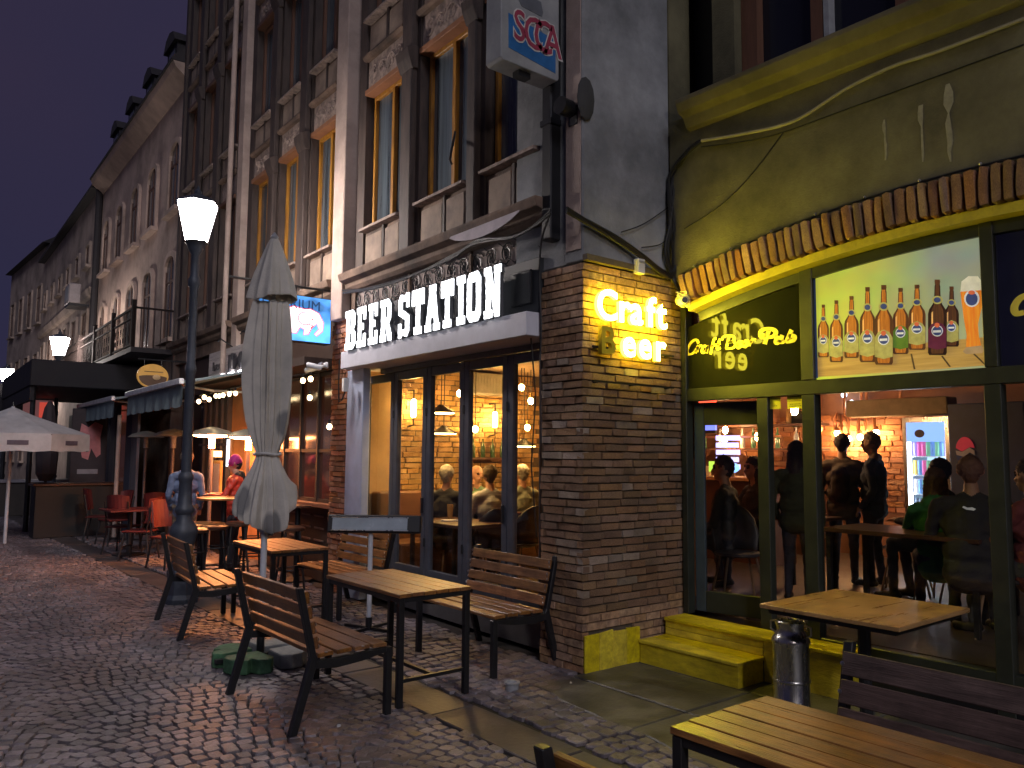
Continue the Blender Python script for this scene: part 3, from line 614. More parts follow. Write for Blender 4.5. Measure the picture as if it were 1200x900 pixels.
# cctv on the left foot of the arch
def cctv(name_label, loc, rz, tilt, m=greypl):
    t = thing('security_camera', name_label, 'security camera', loc, rz)
    MB().lathe([(.035, 0), (.04, .01), (.03, .05)], n=12).build('mount', m, t, smooth=True, rot=(0, -PI/2, 0))
    MB().tube([(-.04, 0, 0), (-.09, 0, -.03)], .012, 8).build('arm', m, t)
    b = MB().tube([(-.08, 0, -.03), (-.1, 0, -.03), (-.24, 0, -.03+tilt), (-.25, 0, -.03+tilt)], [.028, .036, .036, .03], 14).build('body', m, t, smooth=True)
    MB().tube([(-.25, 0, -.03+tilt), (-.256, 0, -.03+tilt)], .024, 12).build('lens', ironM, b)
    return t
y_, z_ = Rp(801, 352, XW-.02)
cctv('small camera in tangled cables at the left foot of the brick arch', (XW-.03, CY-.12, z_), R(50), -.01, mat('cream plastic', (.6, .58, .4), .5, bump=0))
# ================================================================ THE OLD HOUSE  (local frame: x into the house, y along the street, z up)
house = thing('old_town_house', 'tall soiled three-bay old house with dark timber pilasters, carved panels and ochre windows', 'building', (LX, LY, 0), -DL)
Z1 = 3.86                                       # floor line
# masonry behind
MB().box(.30, 6, -.1, 12.1, 3.45, 13.4).build('house_mass', houseM, house)
MB().box(.02, .299, 3.66, 12.1, 3.46, 3.84).build('string_wall', houseM, house)
secs = [(-.08, [(.10, .88), (1.24, 2.14), (2.58, 3.46)]), (4.14, [(4.38, 5.14), (5.58, 6.36), (6.78, 7.58)]), (8.25, [(8.52, 9.28), (9.74, 10.5), (10.94, 11.7)])]
floors = [(3.90, 4.42, 6.10, 6.17, 6.55), (6.60, 7.08, 8.75, 8.82, 9.2), (9.26, 9.74, 11.3, 11.38, 11.76)]
def ornament(mb, y0, y1, z0, z1, x, q, r=.010):
    # carved swags: scrolls on a panel
    yc, zc, h, w = (y0+y1)/2, (z0+z1)/2, (z1-z0)/2, (y1-y0)/2
    for s in (-1, 1):
        P = [(x, yc+s*w*(.08+.8*t), zc+h*.45*math.sin(t*5+.5)) for t in [i/12 for i in range(13)]]; mb.tube(P, [r*(1.5-t/13) for t in range(13)], 5)
        for (cy, cz, rr) in ((.3, -.1, .42), (.68, .15, .34)):
            P = [(x, yc+s*w*cy+h*rr*(1-t/14)*math.cos(t*.75)*s, zc+h*cz+h*rr*1.3*(1-t/14)*math.sin(t*.75)) for t in range(13)]; mb.tube(P, r*.9, 5)
    for t in range(7): mb.ball((x, yc+w*.16*math.cos(t), zc+h*.4*math.sin(t)), (r, r*2, r*2.2), 6)
import itertools
def window_fn(y0, y1, zs, zt, lit, q):
    wood = ochreW if lit else brownW
    w = MB(); e = .05; x0, x1 = .12, .18
    w.box(x0, x1, y0, y0+e, zs, zt); w.box(x0, x1, y1-e, y1, zs, zt); w.box(x0, x1, y0+e, y1-e, zt-e, zt); w.box(x0, x1, y0+e, y1-e, zs, zs+e)
    ym = y0+(y1-y0)*.42; w.box(x0-.01, x1, ym-.03, ym+.03, zs+e, zt-e)
    f = w.build('window', wood, house, bevel=.004)
    for a, b in ((y0+e, ym-.03), (ym+.03, y1-e)):
        MB().box(.16, .166, a, b, zs+e, zt-e).build('window_pane', darkglass, f)
    cw = (y1-y0)*q.uniform(.05, .09); ya = y0+e+.01+q.uniform(0, .1)
    MB().box(.150, .157, ya, ya+cw, zs+e+.01, zt-e-.01).build('curtain_edge', curtainM, f)
    if q.random() < .6: MB().box(.151, .157, ym+.05, ym+.05+cw*.6, zs+e+.01, zt-e-.01).build('curtain_edge', curtainM, f)
q = random.Random(11)
for si, (sy, wins) in enumerate(secs):
    for fi, (zb, zs, zt, zr, zq) in enumerate(floors):
        if si == 0 and fi == 2: continue
        for wi, (y0, y1) in enumerate(wins):
            lit = fi == 0 and si < 2  # these windows have yellow painted frames; the others use brown wood
            window_fn(y0, y1, zs, zt, lit, q)
            # head board and sill
            MB().box(.0, .2, y0-.03, y1+.03, zt+.002, zr-.003).build('window_head', brownW if not lit else mat('rusty head board', (.30, .13, .06), .7, scale=5, bump=.3), house, bevel=.004)
            sl_ = MB().prism([(-.05, zs-.05), (-.05, zs-.02), (.13, zs-.001), (.13, zs-.05)], 'y', y0-.03, y1+.03).build('window_sill', reliefM, house)
            # carved relief above
            MB().box(.05, .3, y0-.04, y1+.04, zr, zq).build('relief_panel', reliefM, house, bevel=.006)
            if fi < 2 and si < 2:
                om = MB(); ornament(om, y0, y1, zr, zq, .047, q, .013); om.build('carved_scroll', reliefM, house, smooth=True)
            MB().prism([(0, zq), (-.03, zq+.03), (-.03, zq+.055), (.3, zq+.055), (.3, zq)], 'y', y0-.06, y1+.06).build('moulding', houseM, house)
            # spandrel: two raised timber panels
            MB().box(.06, .3, y0-.04, y1+.04, zb, zs-.052).build('spandrel', houseM, house)
            ym = y0+(y1-y0)*.45
            for a, b in ((y0+.02, ym-.03), (ym+.03, y1-.02)):
                pb = MB().box(.025, .058, a, b, zb+.05, zs-.10).build('spandrel_panel', mat('worn panel', (.33, .25, .19), .8, scale=3, bump=.4, col2=(.14, .10, .08)), house, bevel=.015)
            MB().box(.02, .058, ym-.02, ym+.02, zb+.02, zs-.055).build('spandrel_post', pilM, house)
    # pilasters between windows
    ed = [sy]+[x for w in wins for x in w]; top = 13.3
    gaps = [(wins[0][0]-.19, wins[0][0]-.045)] + [(wins[i][1]+.045, wins[i+1][0]-.045) for i in range(2)] + [(wins[2][1]+.045, wins[2][1]+.24)]
    for gi, (a, b) in enumerate(gaps):
        if si == 0 and gi == 0: a = -.07
        MB().box(.03, .3, a, b, 3.88, top).build('pilaster_back', pilM, house)
        if b-a > .2:
            MB().box(-.05, .028, a+.06, b-.06, 3.9, top).build('pilaster', pilM, house, bevel=.012)
            for z in (6.12, 8.78, 11.32):
                MB().prism([(-.05, z-.16), (-.10, z-.04), (-.12, z+.06), (-.05, z+.10), (.02, z+.1), (.02, z-.16)], 'y', a+.03, b-.03).build('capital', pilM, house, bevel=.008)
# pale piers between the sections
MB().box(-.10, .32, 3.80, 4.12, 3.35, 13.3).build('pale_pier', palepil, house, bevel=.01)
MB().box(-.06, .32, 7.90, 8.16, 2.9, 13.3).build('pale_pier', palepil, house, bevel=.01)
MB().box(-.02, .30, 11.96, 12.1, .0, 13.3).build('end_pier', pilM, house, bevel=.01)
MB().tube([(-.16, 8.22, 3.0), (-.16, 8.22, 13.3)], .045, 10).build('drain_pipe', palepil, house, smooth=True)
# floor cornice over the shop fronts
cp = [(.3, 3.68), (-.02, 3.68), (-.06, 3.72), (-.06, 3.77), (-.14, 3.80), (-.16, 3.86), (-.16, 3.885), (.3, 3.885)]
for a, b in ((-.1, 3.795), (4.125, 7.895), (8.165, 12.0)):
    MB().prism(cp, 'y', a, b).build('floor_cornice', houseM, house, bevel=.005)
dr = MB()
for k in range(40): y_ = -.05+.3*k+q.uniform(-.03, .03)
# iron scroll frieze above the lit letters
MB().box(.06, .3, -.1, 3.79, 3.40, 3.68).build('frieze_board', mat('frieze plaster', (.40, .33, .31), .85, scale=5, bump=.4, col2=(.24, .19, .18)), house)
m = MB(); k = 0; y_ = .1
while y_ < 3.65:
    ph = 1 if k % 2 else -1
    for s in (-1, 1):
        m.tube([(.045, y_+s*.10*(1-t/11)*math.cos(t*.62+.4)*1.1+ .02*t/11, 3.545+ph*s*.11*(1-t/14)*math.sin(t*.62+.4)) for t in range(12)], .007, 5)
    m.tube([(.045, y_-.12, 3.44), (.03, y_-.03, 3.50), (.045, y_+.06, 3.62), (.04, y_+.12, 3.66)], .006, 5)
    m.tube([(.045, y_-.02, 3.42), (.03, y_+.05, 3.47), (.045, y_+.11, 3.42)], .006, 5); y_ += .235; k += 1
m.build('iron_scrolls', ironM, house)
for y_ in (1.16, 2.36): MB().box(.03, .059, y_-.02, y_+.02, 3.41, 3.68).build('frieze_post', houseM, house)
# torn flashing over the frieze near the corner
ft = [(-.08, 3.72), (-.02, 3.60)]
V = []; Fc = []
for i in range(13):
    t = i/12; y_ = .1+1.1*t; dz = -.10*math.sin(PI*t)**.7
    V += [(-.17, y_, 3.80), (-.185, y_, 3.78+dz), (-.175, y_, 3.78+dz)]
for i in range(12): Fc += [(i*3, (i+1)*3, (i+1)*3+1, i*3+1), (i*3+1, (i+1)*3+1, (i+1)*3+2, i*3+2), (i*3+2, (i+1)*3+2, (i+1)*3, i*3)]
m = MB(); m.add(V, Fc); m.build('hanging_flashing', mat('pale flashing', (.45, .40, .43), .8, scale=5, bump=.3), house)
# window stay bracket
MB().tube([(-.02, 1.38, 4.95), (-.22, 1.16, 4.55), (-.2, 1.15, 4.5)], .012, 6).build('stay_bracket', ironM, house)
# ================================================================ BEER STATION SHOP FRONT
bs = thing('beer_station_facade', 'white and grey shop front with folding glass doors beneath the lit white letters', 'shop front', (LX, LY, 0), -DL)
(b0, _), (b1, _) = Lp(636, 395, 0), Lp(413, 435, 0)
MB().box(-.16, .36, .005, 3.64, 2.70, 2.905).build('fascia_beam', whiteP, bs, bevel=.006)
jA, jB = Lp(423, 560, -.01)[0], Lp(404, 560, -.01)[0]
MB().box(-.01, .09, jA, jB, .0, 2.698).build('pale_jamb', bluewhite, bs, bevel=.008)
DEP = .26
def LY_(px, py=440): return Lp(px, py, DEP)[0]
ps = [(432.5, 459.6), (468, 497.5), (507, 541), (551.7, 591), (604, 635)]
jA += .0
ys_ = [(LY_(b, 500), LY_(a, 500)) for a, b in ps]; ztop = Lp(604, 427, .26)[1]+.05; zbot = .42
MB().box(.20, .33, -.12, 3.3, ztop+.05, 2.698).build('head_frame', frameG, bs, bevel=.004)
MB().box(.18, .36, -.12, 3.3, .02, .30).build('sill_wall', mat('sill render', (.10, .095, .10), .8, scale=5, bump=.3), bs)
jA0 = LY_(429, 500)
bounds = [ys_[-1][0]-.02]+[(ys_[i+1][1]+ys_[i][0])/2 for i in range(3, -1, -1)]+[jA0]
for i in range(5):
    a, b = bounds[i]+.004, bounds[i+1]-.004
    y0, y1 = ys_[4-i]; y0 = max(y0, a+.02)
    d = thing('folding_door', None, None, parent=bs, loc=(DEP, 0, 0))
    MB().box(-.03, .03, a, y0, .31, ztop+.045).build('stile', frameG, d, bevel=.004)
    MB().box(-.03, .03, y1, b, .31, ztop+.045).build('stile', frameG, d, bevel=.004)
    MB().box(-.028, .028, y0, y1, ztop-.05, ztop+.045).build('top_rail', frameG, d, bevel=.003)
    MB().box(-.028, .028, y0, y1, .31, .46).build('bottom_rail', frameG, d, bevel=.003)
    MB().box(-.003, .003, y0, y1, .46, ztop-.05).build('door_glass', shopglass, d)
    if i in (1, 3): MB().box(-.05, -.031, y0-.05, y0-.02, 1.05, 1.22).build('latch', ironM, d, bevel=.004)
    for z in (.7, 2.1): MB().tube([(-.037, b, z), (-.037, b, z+.09)], .011, 8).build('hinge', ironM, d)
# hanging cable inside the right door
MB().tube([(-.02, .12, 2.7), (.02, .10, 2.2), (.0, .13, 1.6), (.03, .09, 1.0)], .007, 6).build('hanging_cable', blackrub, bs)
# sign board with letters
sb = thing('beer_station_sign', 'long dark sign board with glowing white slab letters BEER STATION', 'illuminated sign', (LX, LY, 0), -DL)
MB().box(-.02, .05, .01, 3.74, 2.92, 3.395).build('sign_board', mat('charcoal sign board', (.03, .033, .038), .6, scale=3, bump=.03), sb, bevel=.005)
MB().box(-.05, -.022, .10, .38, 3.0, 3.30).build('floodlight_box', darkM, sb, bevel=.006)
GL = {  # slab letters on a 5 x 8 grid: list of polygons (x to the right, y up)
 'B': [[(0, 0), (3.6, 0), (3.6, 1.3), (0, 1.3)], [(0, 6.7), (3.6, 6.7), (3.6, 8), (0, 8)], [(.6, 1.3), (2, 1.3), (2, 6.7), (.6, 6.7)], [(2, 3.4), (3.8, 3.4), (3.8, 4.7), (2, 4.7)], [(3.6, 0), (4.8, 1), (4.8, 3.3), (3.8, 4.05), (3.8, 3.4), (3.4, 3.2), (3.4, 1.3)], [(3.6, 8), (4.6, 7.2), (4.6, 4.9), (3.8, 4.05), (3.8, 4.7), (3.3, 4.9), (3.3, 6.7)]],
 'E': [[(0, 0), (4.6, 0), (4.6, 1.3), (0, 1.3)], [(0, 6.7), (4.6, 6.7), (4.6, 8), (0, 8)], [(.6, 1.3), (2, 1.3), (2, 6.7), (.6, 6.7)], [(2, 3.4), (3.4, 3.4), (3.4, 4.7), (2, 4.7)], [(3.6, 1.3), (4.6, 1.3), (4.6, 2.6), (3.6, 2.6)], [(3.6, 5.4), (4.6, 5.4), (4.6, 6.7), (3.6, 6.7)]],
 'R': [[(0, 0), (2.5, 0), (2.5, 1.3), (0, 1.3)], [(0, 6.7), (3.6, 6.7), (3.6, 8), (0, 8)], [(.6, 1.3), (2, 1.3), (2, 6.7), (.6, 6.7)], [(2, 3.2), (3.6, 3.2), (3.6, 4.5), (2, 4.5)], [(3.6, 8), (4.7, 7), (4.7, 4.3), (3.6, 3.2), (3.4, 4.5), (3.4, 6.7)], [(2.6, 3.2), (4.0, 3.2), (5, 1.2), (5, 0), (3.9, 0)]],
 'S': [[(0, 0), (1.2, 0), (1.4, .5), (3.6, 0), (4.6, 1), (4.6, 1.4), (0, 1.4)], [(0, 6.6), (4.6, 6.6), (4.6, 8), (3.5, 8), (3.2, 7.6), (1, 8), (0, 7)], [(0, 4.3), (1.4, 4.7), (1.4, 6.6), (0, 6.6)], [(0, 4.3), (3.4, 3), (4.6, 3.9), (1.4, 5.2)], [(3.2, 1.4), (4.6, 1.4), (4.6, 3.9), (3.2, 3.1)], [(0, 1.4), (1, 1.4), (1, 2.6), (0, 2.6)], [(3.6, 5.4), (4.6, 5.4), (4.6, 6.6), (3.6, 6.6)]],
 'T': [[(0, 6.6), (5, 6.6), (5, 8), (0, 8)], [(0, 5.2), (1, 5.2), (1, 6.6), (0, 6.6)], [(4, 5.2), (5, 5.2), (5, 6.6), (4, 6.6)], [(1.8, 1.3), (3.2, 1.3), (3.2, 6.6), (1.8, 6.6)], [(1, 0), (4, 0), (4, 1.3), (1, 1.3)]],
 'A': [[(-.2, 0), (1.9, 0), (1.9, 1.2), (-.2, 1.2)], [(3.1, 0), (5.2, 0), (5.2, 1.2), (3.1, 1.2)], [(.3, 1.2), (1.6, 1.2), (2.9, 6.8), (1.6, 6.8)], [(3.4, 1.2), (4.7, 1.2), (3.5, 6.8), (2.4, 6.8)], [(1.4, 6.8), (3.7, 6.8), (3.7, 8), (1.4, 8)], [(1.6, 2.4), (3.5, 2.4), (3.3, 3.6), (1.8, 3.6)]],
 'I': [[(0, 0), (3, 0), (3, 1.3), (0, 1.3)], [(0, 6.7), (3, 6.7), (3, 8), (0, 8)], [(.8, 1.3), (2.2, 1.3), (2.2, 6.7), (.8, 6.7)]],
 'O': [[(0, 1), (1.4, 1.6), (1.4, 6.4), (0, 7)], [(3.4, 1.6), (4.8, 1), (4.8, 7), (3.4, 6.4)], [(0, 1), (1, 0), (3.8, 0), (4.8, 1), (3.4, 1.6), (1.4, 1.6)], [(0, 7), (1.4, 6.4), (3.4, 6.4), (4.8, 7), (3.8, 8), (1, 8)]],
 'N': [[(0, 0), (2.4, 0), (2.4, 1.2), (0, 1.2)], [(0, 6.8), (2, 6.8), (2, 8), (0, 8)], [(3.2, 6.8), (5.2, 6.8), (5.2, 8), (3.2, 8)], [(.6, 1.2), (1.9, 1.2), (1.9, 6.8), (.6, 6.8)], [(3.4, 0), (4.7, 0), (4.7, 6.8), (3.4, 6.8)], [(1.9, 8), (1.9, 5.2), (3.4, 0), (3.4, 2.8)]],
}
lm = glow('white letter light', (.93, .96, 1.0), 3.2, mottled=9); can = mat('letter return', (.10, .10, .11), .5, bump=0)
XL = -.20
px_ranges = [('B', 405, 418.3), ('E', 418.6, 430.5), ('E', 432, 444), ('R', 445.5, 460), ('S', 467, 481.5), ('T', 482.5, 498), ('A', 498.5, 516), ('T', 516.5, 532.5), ('I', 535, 545), ('O', 547, 565), ('N', 567, 588)]
for ch, pa, pb in px_ranges:
    ya, yb = Lp(pa, 370, XL)[0], Lp(pb, 360, XL)[0]; yb = ya+(yb-ya)*.88; wch = 3 if ch == 'I' else 5
    m = MB(); za, zh = 2.905, .062
    for poly in GL[ch]:
        jj = random.uniform(0, .0015)
        m.prism([(ya+(yb-ya)*x/wch, za+y*zh*.93) for x, y in poly], 'x', XL-.001-jj, XL+.012, 0)
    L_ = m.build('letter', lm, sb)
    cm = MB()
    for poly in GL[ch]: cm.prism([(ya+(yb-ya)*x/wch, za+y*zh*.93) for x, y in poly], 'x', XL+.0125, XL+.05)
    cm.build('letter_back', can, L_)
MB().tube([(XL+.07, .6, 2.99), (XL+.07, 3.6, 2.99)], .012, 6).build('mounting_rail', ironM, sb)
m = MB()
for y_ in (.7, 1.6, 2.5, 3.4): m.box(XL+.06, -.02, y_-.01, y_+.01, 2.98, 3.0)
m.build('rail_arms', ironM, sb)
# neighbour's brick strip left of the shop
bp_ = thing('brick_strip', 'narrow brick pier left of the shop front, below the blue light box', 'pier', (LX, LY, 0), -DL)
MB().box(.02, .3, jB+.02, 4.22, 0, 3.44).build('mortar_core', mortar, bp_)
brick_face(bp_, courses(jB+.012, 4.23, 0, 3.42, seed=12), 'y', 0, -1, mat('red brick strip', (.48, .19, .09), .85, piece=.3, scale=14, bump=.5, col2=(.30, .11, .05)), lambda b: abs(b[2]-1.5), cap=300, seed=13)
s_, z_ = Lp(398, 432, -.1)
root = cctv('white security camera beside the sign, nearer the white beam', (LX-.16, LY+3.70, 2.74), R(-35), .03, mat('white plastic', (.75, .75, .75), .4, bump=0))
cctv('white security camera pointing left beneath the blue light box', (LX-.06, LY+4.05, 2.78), R(-60), -.03, MATS['white plastic'])
jb = thing('cable_box', 'slim white cable box on the pale jamb below the security cameras', 'cable box', (LX-.03, LY+3.50, 2.42), -DL)
MB().box(-.03, .03, -.03, .03, 0, .16).build('case', MATS['white plastic'], jb, bevel=.006)
MB().tube([(0, 0, .0), (-.02, .04, -.1), (-.02, .12, -.12), (0, .18, .1), (0, .18, .4)], .008, 6).build('cable_tail', blackrub, jb)
# ---------------------------------------------------------------- downpipe and cables
dp = thing('square_downpipe', 'black square downpipe between the old house and the stucco pier', 'downpipe', (LX-.02, LY-.14, 3.50))
MB().box(-.06, .06, -.06, .06, 0, 5.5).build('pipe', darkM, dp, bevel=.01)
for z in (1.0, 2.6): MB().box(-.07, .07, -.07, .07, z, z+.05).build('pipe_clamp', ironM, dp)
cb = thing('cable_bundle', 'sagging bundle of black cables running along the house front and pier corner', 'cables')
def cable(pts, r=.012, nm='cable', m=blackrub, seed=0):
    P = [Vector(p) for p in pts]; Q = []
    for i in range(len(P)-1):
        p0, p1, p2, p3 = P[max(i-1, 0)], P[i], P[i+1], P[min(i+2, len(P)-1)]
        for k in range(6):
            t = k/6; Q.append(.5*((2*p1)+(-p0+p2)*t+(2*p0-5*p1+4*p2-p3)*t*t+(-p0+3*p1-3*p2+p3)*t**3))
    Q.append(P[-1]); return MB().tube(Q, r, 6).build(nm, m, cb, smooth=True)
def Lw(px, py, dep): s, z = Lp(px, py, dep); return BL+uL*s+nL*dep+Vector((0, 0, z))
def Yw(px, py, Y): x, z = Yp(px, py, Y); return Vector((x, Y, z))
def Rw(px, py, X): y, z = Rp(px, py, X); return Vector((X, y, z))
for k in range(4):
    o = [random.uniform(-3, 3) for _ in range(8)]
    cable([Lw(402, 342+o[0]*.6, -.2), Lw(440, 338+o[1], -.2), Lw(480, 322+o[2], -.2), Lw(530, 300+o[3], -.2), Lw(560, 284+o[4], -.2), Lw(600, 280+o[5], -.2), Lw(628, 262+o[6], -.2), Lw(645, 248+o[7], -.2)], .010)
cable([Lw(645, 250, -.15), Lw(635, 280, -.1), Lw(632, 320, -.04), Lw(634, 380, -.03), Lw(633, 430, -.02), Lw(634, 520, -.02)], .009)
for k in range(5):
    o = [random.uniform(-3, 3) for _ in range(8)]
    cable([Yw(664, 246+o[0], CY-.05), Yw(690, 262+o[1], CY-.05), Yw(722, 280+o[2], CY-.05), Yw(750, 298+o[3], CY-.06), Yw(775, 318+o[4], CY-.06), Yw(788, 322+o[5], CY-.06), Yw(796, 300+o[6], CY-.05)], .014)
for k in range(7):
    o = [random.uniform(-5, 5) for _ in range(8)]
    cable([Rw(822, 165+o[0]*.3, XW-.05), Rw(806, 178+o[1]*.6, XW-.05), Yw(788+o[2], 205, CY-.05), Yw(784+o[3]*.9, 235, CY-.06), Yw(786+o[4], 265, CY-.06), Yw(784+o[5], 295, CY-.05), Yw(790+o[6]*.5, 325, CY-.05), Rw(801+o[7]*.5, 350, XW-.04)], .011)
cable([Rw(822, 165, XW-.05), Rw(870, 157, XW-.03), Rw(930, 142, XW-.03), Rw(990, 105, XW-.03), Rw(1046, 78, XW-.03), Rw(1100, 60, XW-.03), Rw(1200, 22, XW-.03)], .013, m=mat('grey sheathed cable', (.28, .26, .2), .5, bump=0))
cable([Rw(822, 172, XW-.02), Rw(900, 160, XW-.02), Rw(1000, 125, XW-.02), Rw(1200, 52, XW-.02)], .006)
cable([Rw(918, 155, XW-.02), Rw(880, 205, XW-.02), Rw(845, 240, XW-.02), Rw(802, 268, XW-.02)], .005)
cable([Yw(728, 272, CY-.03), Yw(755, 262, CY-.03), Yw(787, 240, CY-.03)], .005)
cable([Yw(752, 290, CY-.03), Yw(772, 287, CY-.03), Yw(785, 278, CY-.03)], .005)
m = MB()
for k in range(9):
    P = [Rw(801+random.uniform(-9, 9), 350+random.uniform(-10, 12), XW-.05-random.uniform(0, .05)) for _ in range(4)]; m.tube(P, .006, 5)
m.build('tangled_wires', mat('cream plastic', (.6, .58, .4), .5, bump=0), cb)
# sign letters "Craft Beer" on the pillar
cs = thing('craft_beer_sign', 'glowing yellow letters Craft Beer on the brick pillar with the B unlit', 'illuminated sign', (CX, CY, 0))
yel = glow('yellow letter light', (1.0, .84, .05), 88); yoff = mat('unlit yellow acrylic', (.80, .62, .04), .4, bump=.02); ysd = glow('yellow letter side', (1, .76, .02), 16)
def letter(ch, px, py, hpx, m_front, m_side, sx=1.):
    c = bpy.data.curves.new('letter', 'FONT'); c.body = ch; x, z = Yp(px, py, CY-.07); _, z2 = Yp(px, py-hpx, CY-.07)
    c.size = (z2-z)/.72; c.extrude = .002; c.offset = .006; c.resolution_u = 4
    c.materials.append(m_front)
    return x-CX, z, c
def put(word, pxs, pys, hs, mats_):
    for ch, px, py, h, mm in zip(word, pxs, pys, hs, mats_):
        x, z, c = letter(ch, px, py, h, *mm)
        o = link('letter', c, cs, (x, -.098, z), (PI/2, 0, 0))
        c2 = c.copy(); c2.extrude = .019; c2.materials.clear(); c2.materials.append(mm[1]); link('letter_return', c2, cs, (x, -.0765, z), (PI/2, 0, 0))
A_ = (yel, ysd); B_ = (yoff, yoff)
put('Craft', (696.5, 722, 736, 756, 767.5), (372.5, 376.5, 379, 382, 384), (36, 36, 35.5, 35, 34.5), [A_]*5)
put('Beer', (700.5, 727, 746, 765), (413.5, 416.5, 419, 422), (33, 33.5, 33, 33), [B_, A_, A_, A_])
MB().box(.06, 1.06, -.06, -.045, 2.56, 2.575).build('letter_rail', ironM, cs)
MB().box(.06, 1.06, -.06, -.045, 2.28, 2.295).build('letter_rail', ironM, cs)
m = MB()
for x in (.12, .55, 1.0):
    for z in (2.567, 2.287): m.box(x-.01, x+.01, -.045, .0, z-.01, z+.01)
m.build('letter_rail_studs', ironM, cs)
# ================================================================ STREET LAMPS
lampglass = glow('lantern glass light', (1.0, .88, .82), 165)
def street_lamp(loc, label, lean=0):
    t = thing('street_lamp', label, 'street lamp', loc, 0, 'old style street lamps'); n = 14
    MB().lathe([(.20, -.02), (.20, .05), (.17, .09), (.16, .30), (.17, .33), (.165, .36), (.12, .40), (.11, .55), (.115, .62)], n=8).build('plinth', lampM, t, bevel=.004)
    MB().lathe([(.115, .62), (.125, .66), (.15, .74), (.155, .80), (.13, .86), (.09, .92), (.085, .98), (.11, 1.01), (.11, 1.05), (.078, 1.10), (.07, 1.35), (.085, 1.38), (.085, 1.42), (.062, 1.46)], n=20).build('turned_base', lampM, t, smooth=True)
    MB().lathe([(.058, 1.46), (.052, 2.6), (.060, 2.62), (.060, 2.68), (.048, 2.72), (.045, 3.6), (.07, 3.64), (.072, 3.70), (.048, 3.76), (.045, 4.0), (.09, 4.08), (.10, 4.12), (.13, 4.145)], n=18).build('shaft', lampM, t, smooth=True)
    MB().lathe([(.125, 4.17), (.232, 4.62)], n=6).build('lantern_glass', lampglass, t)
    m = MB()
    for k in range(6):
        a = 2*PI*k/6; m.tube([(.128*math.cos(a), .128*math.sin(a), 4.16), (.237*math.cos(a), .237*math.sin(a), 4.625)], .006, 5)
    m.lathe([(.14, 4.14), (.15, 4.16), (.14, 4.165)], n=6)
    c = m.build('lantern_frame', ironM, t)
    MB().lathe([(.24, 4.622), (.245, 4.635), (.17, 4.68), (.08, 4.715), (.04, 4.74), (.045, 4.77), (.02, 4.80), (.008, 4.84)], n=6).build('lantern_cap', lampM, t)
    return t
street_lamp((2.94, 9.54, 0), 'nearest lit street lamp, on the cobbles behind the closed grey parasol')
g = G(65, 600)
street_lamp((3.9, 23.5, 0), 'second lit street lamp, by the dark terrace roof further down the street')
street_lamp((.35, -3.9, 0), 'lit street lamp behind the camera, outside the view')
street_lamp((4.0, 34, 0), 'farthest lit street lamp at the left edge of the view')
# ================================================================ FAR HOUSES
fh = thing('pale_town_house', 'pale pink three storey house with arched windows, dormers and an iron balcony', 'building', (LX, LY, 0), -DL)
FY0, FY1, EZ = 12.105, 21.7, 9.95
MB().box(.12, 7, FY0, FY1, 3.2, EZ-.05).build('front_wall', pinkH, fh)
MB().box(.14, 7, FY0, FY1, 0, 3.2).build('ground_floor_wall', houseM, fh)
MB().prism([(-.25, EZ+.02), (-.2, EZ-.1), (.1, EZ-.35), (.12, EZ-.35), (.12, EZ+.02)], 'y', FY0, FY1).build('eaves_cornice', pinkH, fh)
MB().prism([(-.28, EZ+.03), (-.28, EZ+.09), (2.6, EZ+3.3), (5, EZ+3.3), (7, EZ+.03)], 'y', FY0, FY1).build('roof', roofM, fh)
def arch_poly(y0, y1, z0, z1, rise=.3, n=8):
    c = (y0+y1)/2; w = (y1-y0)/2; return [(y0, z0), (y1, z0)]+[(c+w*math.cos(PI*i/n), z1-rise+rise*math.sin(PI*i/n)) for i in range(n+1)]
def far_window(parent, y0, y1, z0, z1, rise, x=.12, wall=pinkH, pw=.10):
    # raised surround, sunk glass, frame bars
    m = MB()
    o = arch_poly(y0-pw, y1+pw, z0, z1+pw, rise); i_ = arch_poly(y0, y1, z0, z1, rise)
    V = [(x-.07, a, b) for a, b in o]+[(x-.07, a, b) for a, b in i_]+[(x+.0, a, b) for a, b in o]+[(x+.0, a, b) for a, b in i_]; n = len(o)
    Fq = [(k, k+1, n+k+1, n+k) for k in range(1, n-1)]+[(k, k+1, 2*n+k+1, 2*n+k) for k in range(1, n-1)]+[(n+k, n+k+1, 3*n+k+1, 3*n+k) for k in range(1, n-1)]+[(0, n, 2*n-1, n-1)][:0]
    Fq += [(n-1, 0, n, 2*n-1), (n-1, 0, 2*n, 3*n-1), (2*n-1, n, 3*n, 4*n-1)]
    m.add(V, Fq); fr_ = m.build('window', wall, parent)
    MB().prism(i_, 'x', x-.012, x-.004).build('glass', darkglass, fr_)
    b = MB(); ym = (y0+y1)/2; b.box(x-.03, x-.013, ym-.025, ym+.025, z0, z1-.02); b.box(x-.028, x-.013, y0, y1, z0+(z1-z0)*.68, z0+(z1-z0)*.68+.05)
    b.box(x-.03, x-.013, y0, y0+.04, z0, z1-rise); b.box(x-.03, x-.013, y1-.04, y1, z0, z1-rise); b.build('glazing_bars', brownW, fr_)
    MB().box(x-.16, x, y0-.15, y1+.15, z0-.09, z0-.003).build('sill', wall, fr_)
for c in (12.95, 15.0, 16.85, 18.75, 20.6):
    far_window(fh, c-.42, c+.42, 6.95, 8.5, .3)
    far_window(fh, c-.42, c+.42, 4.1, 5.95, .3)
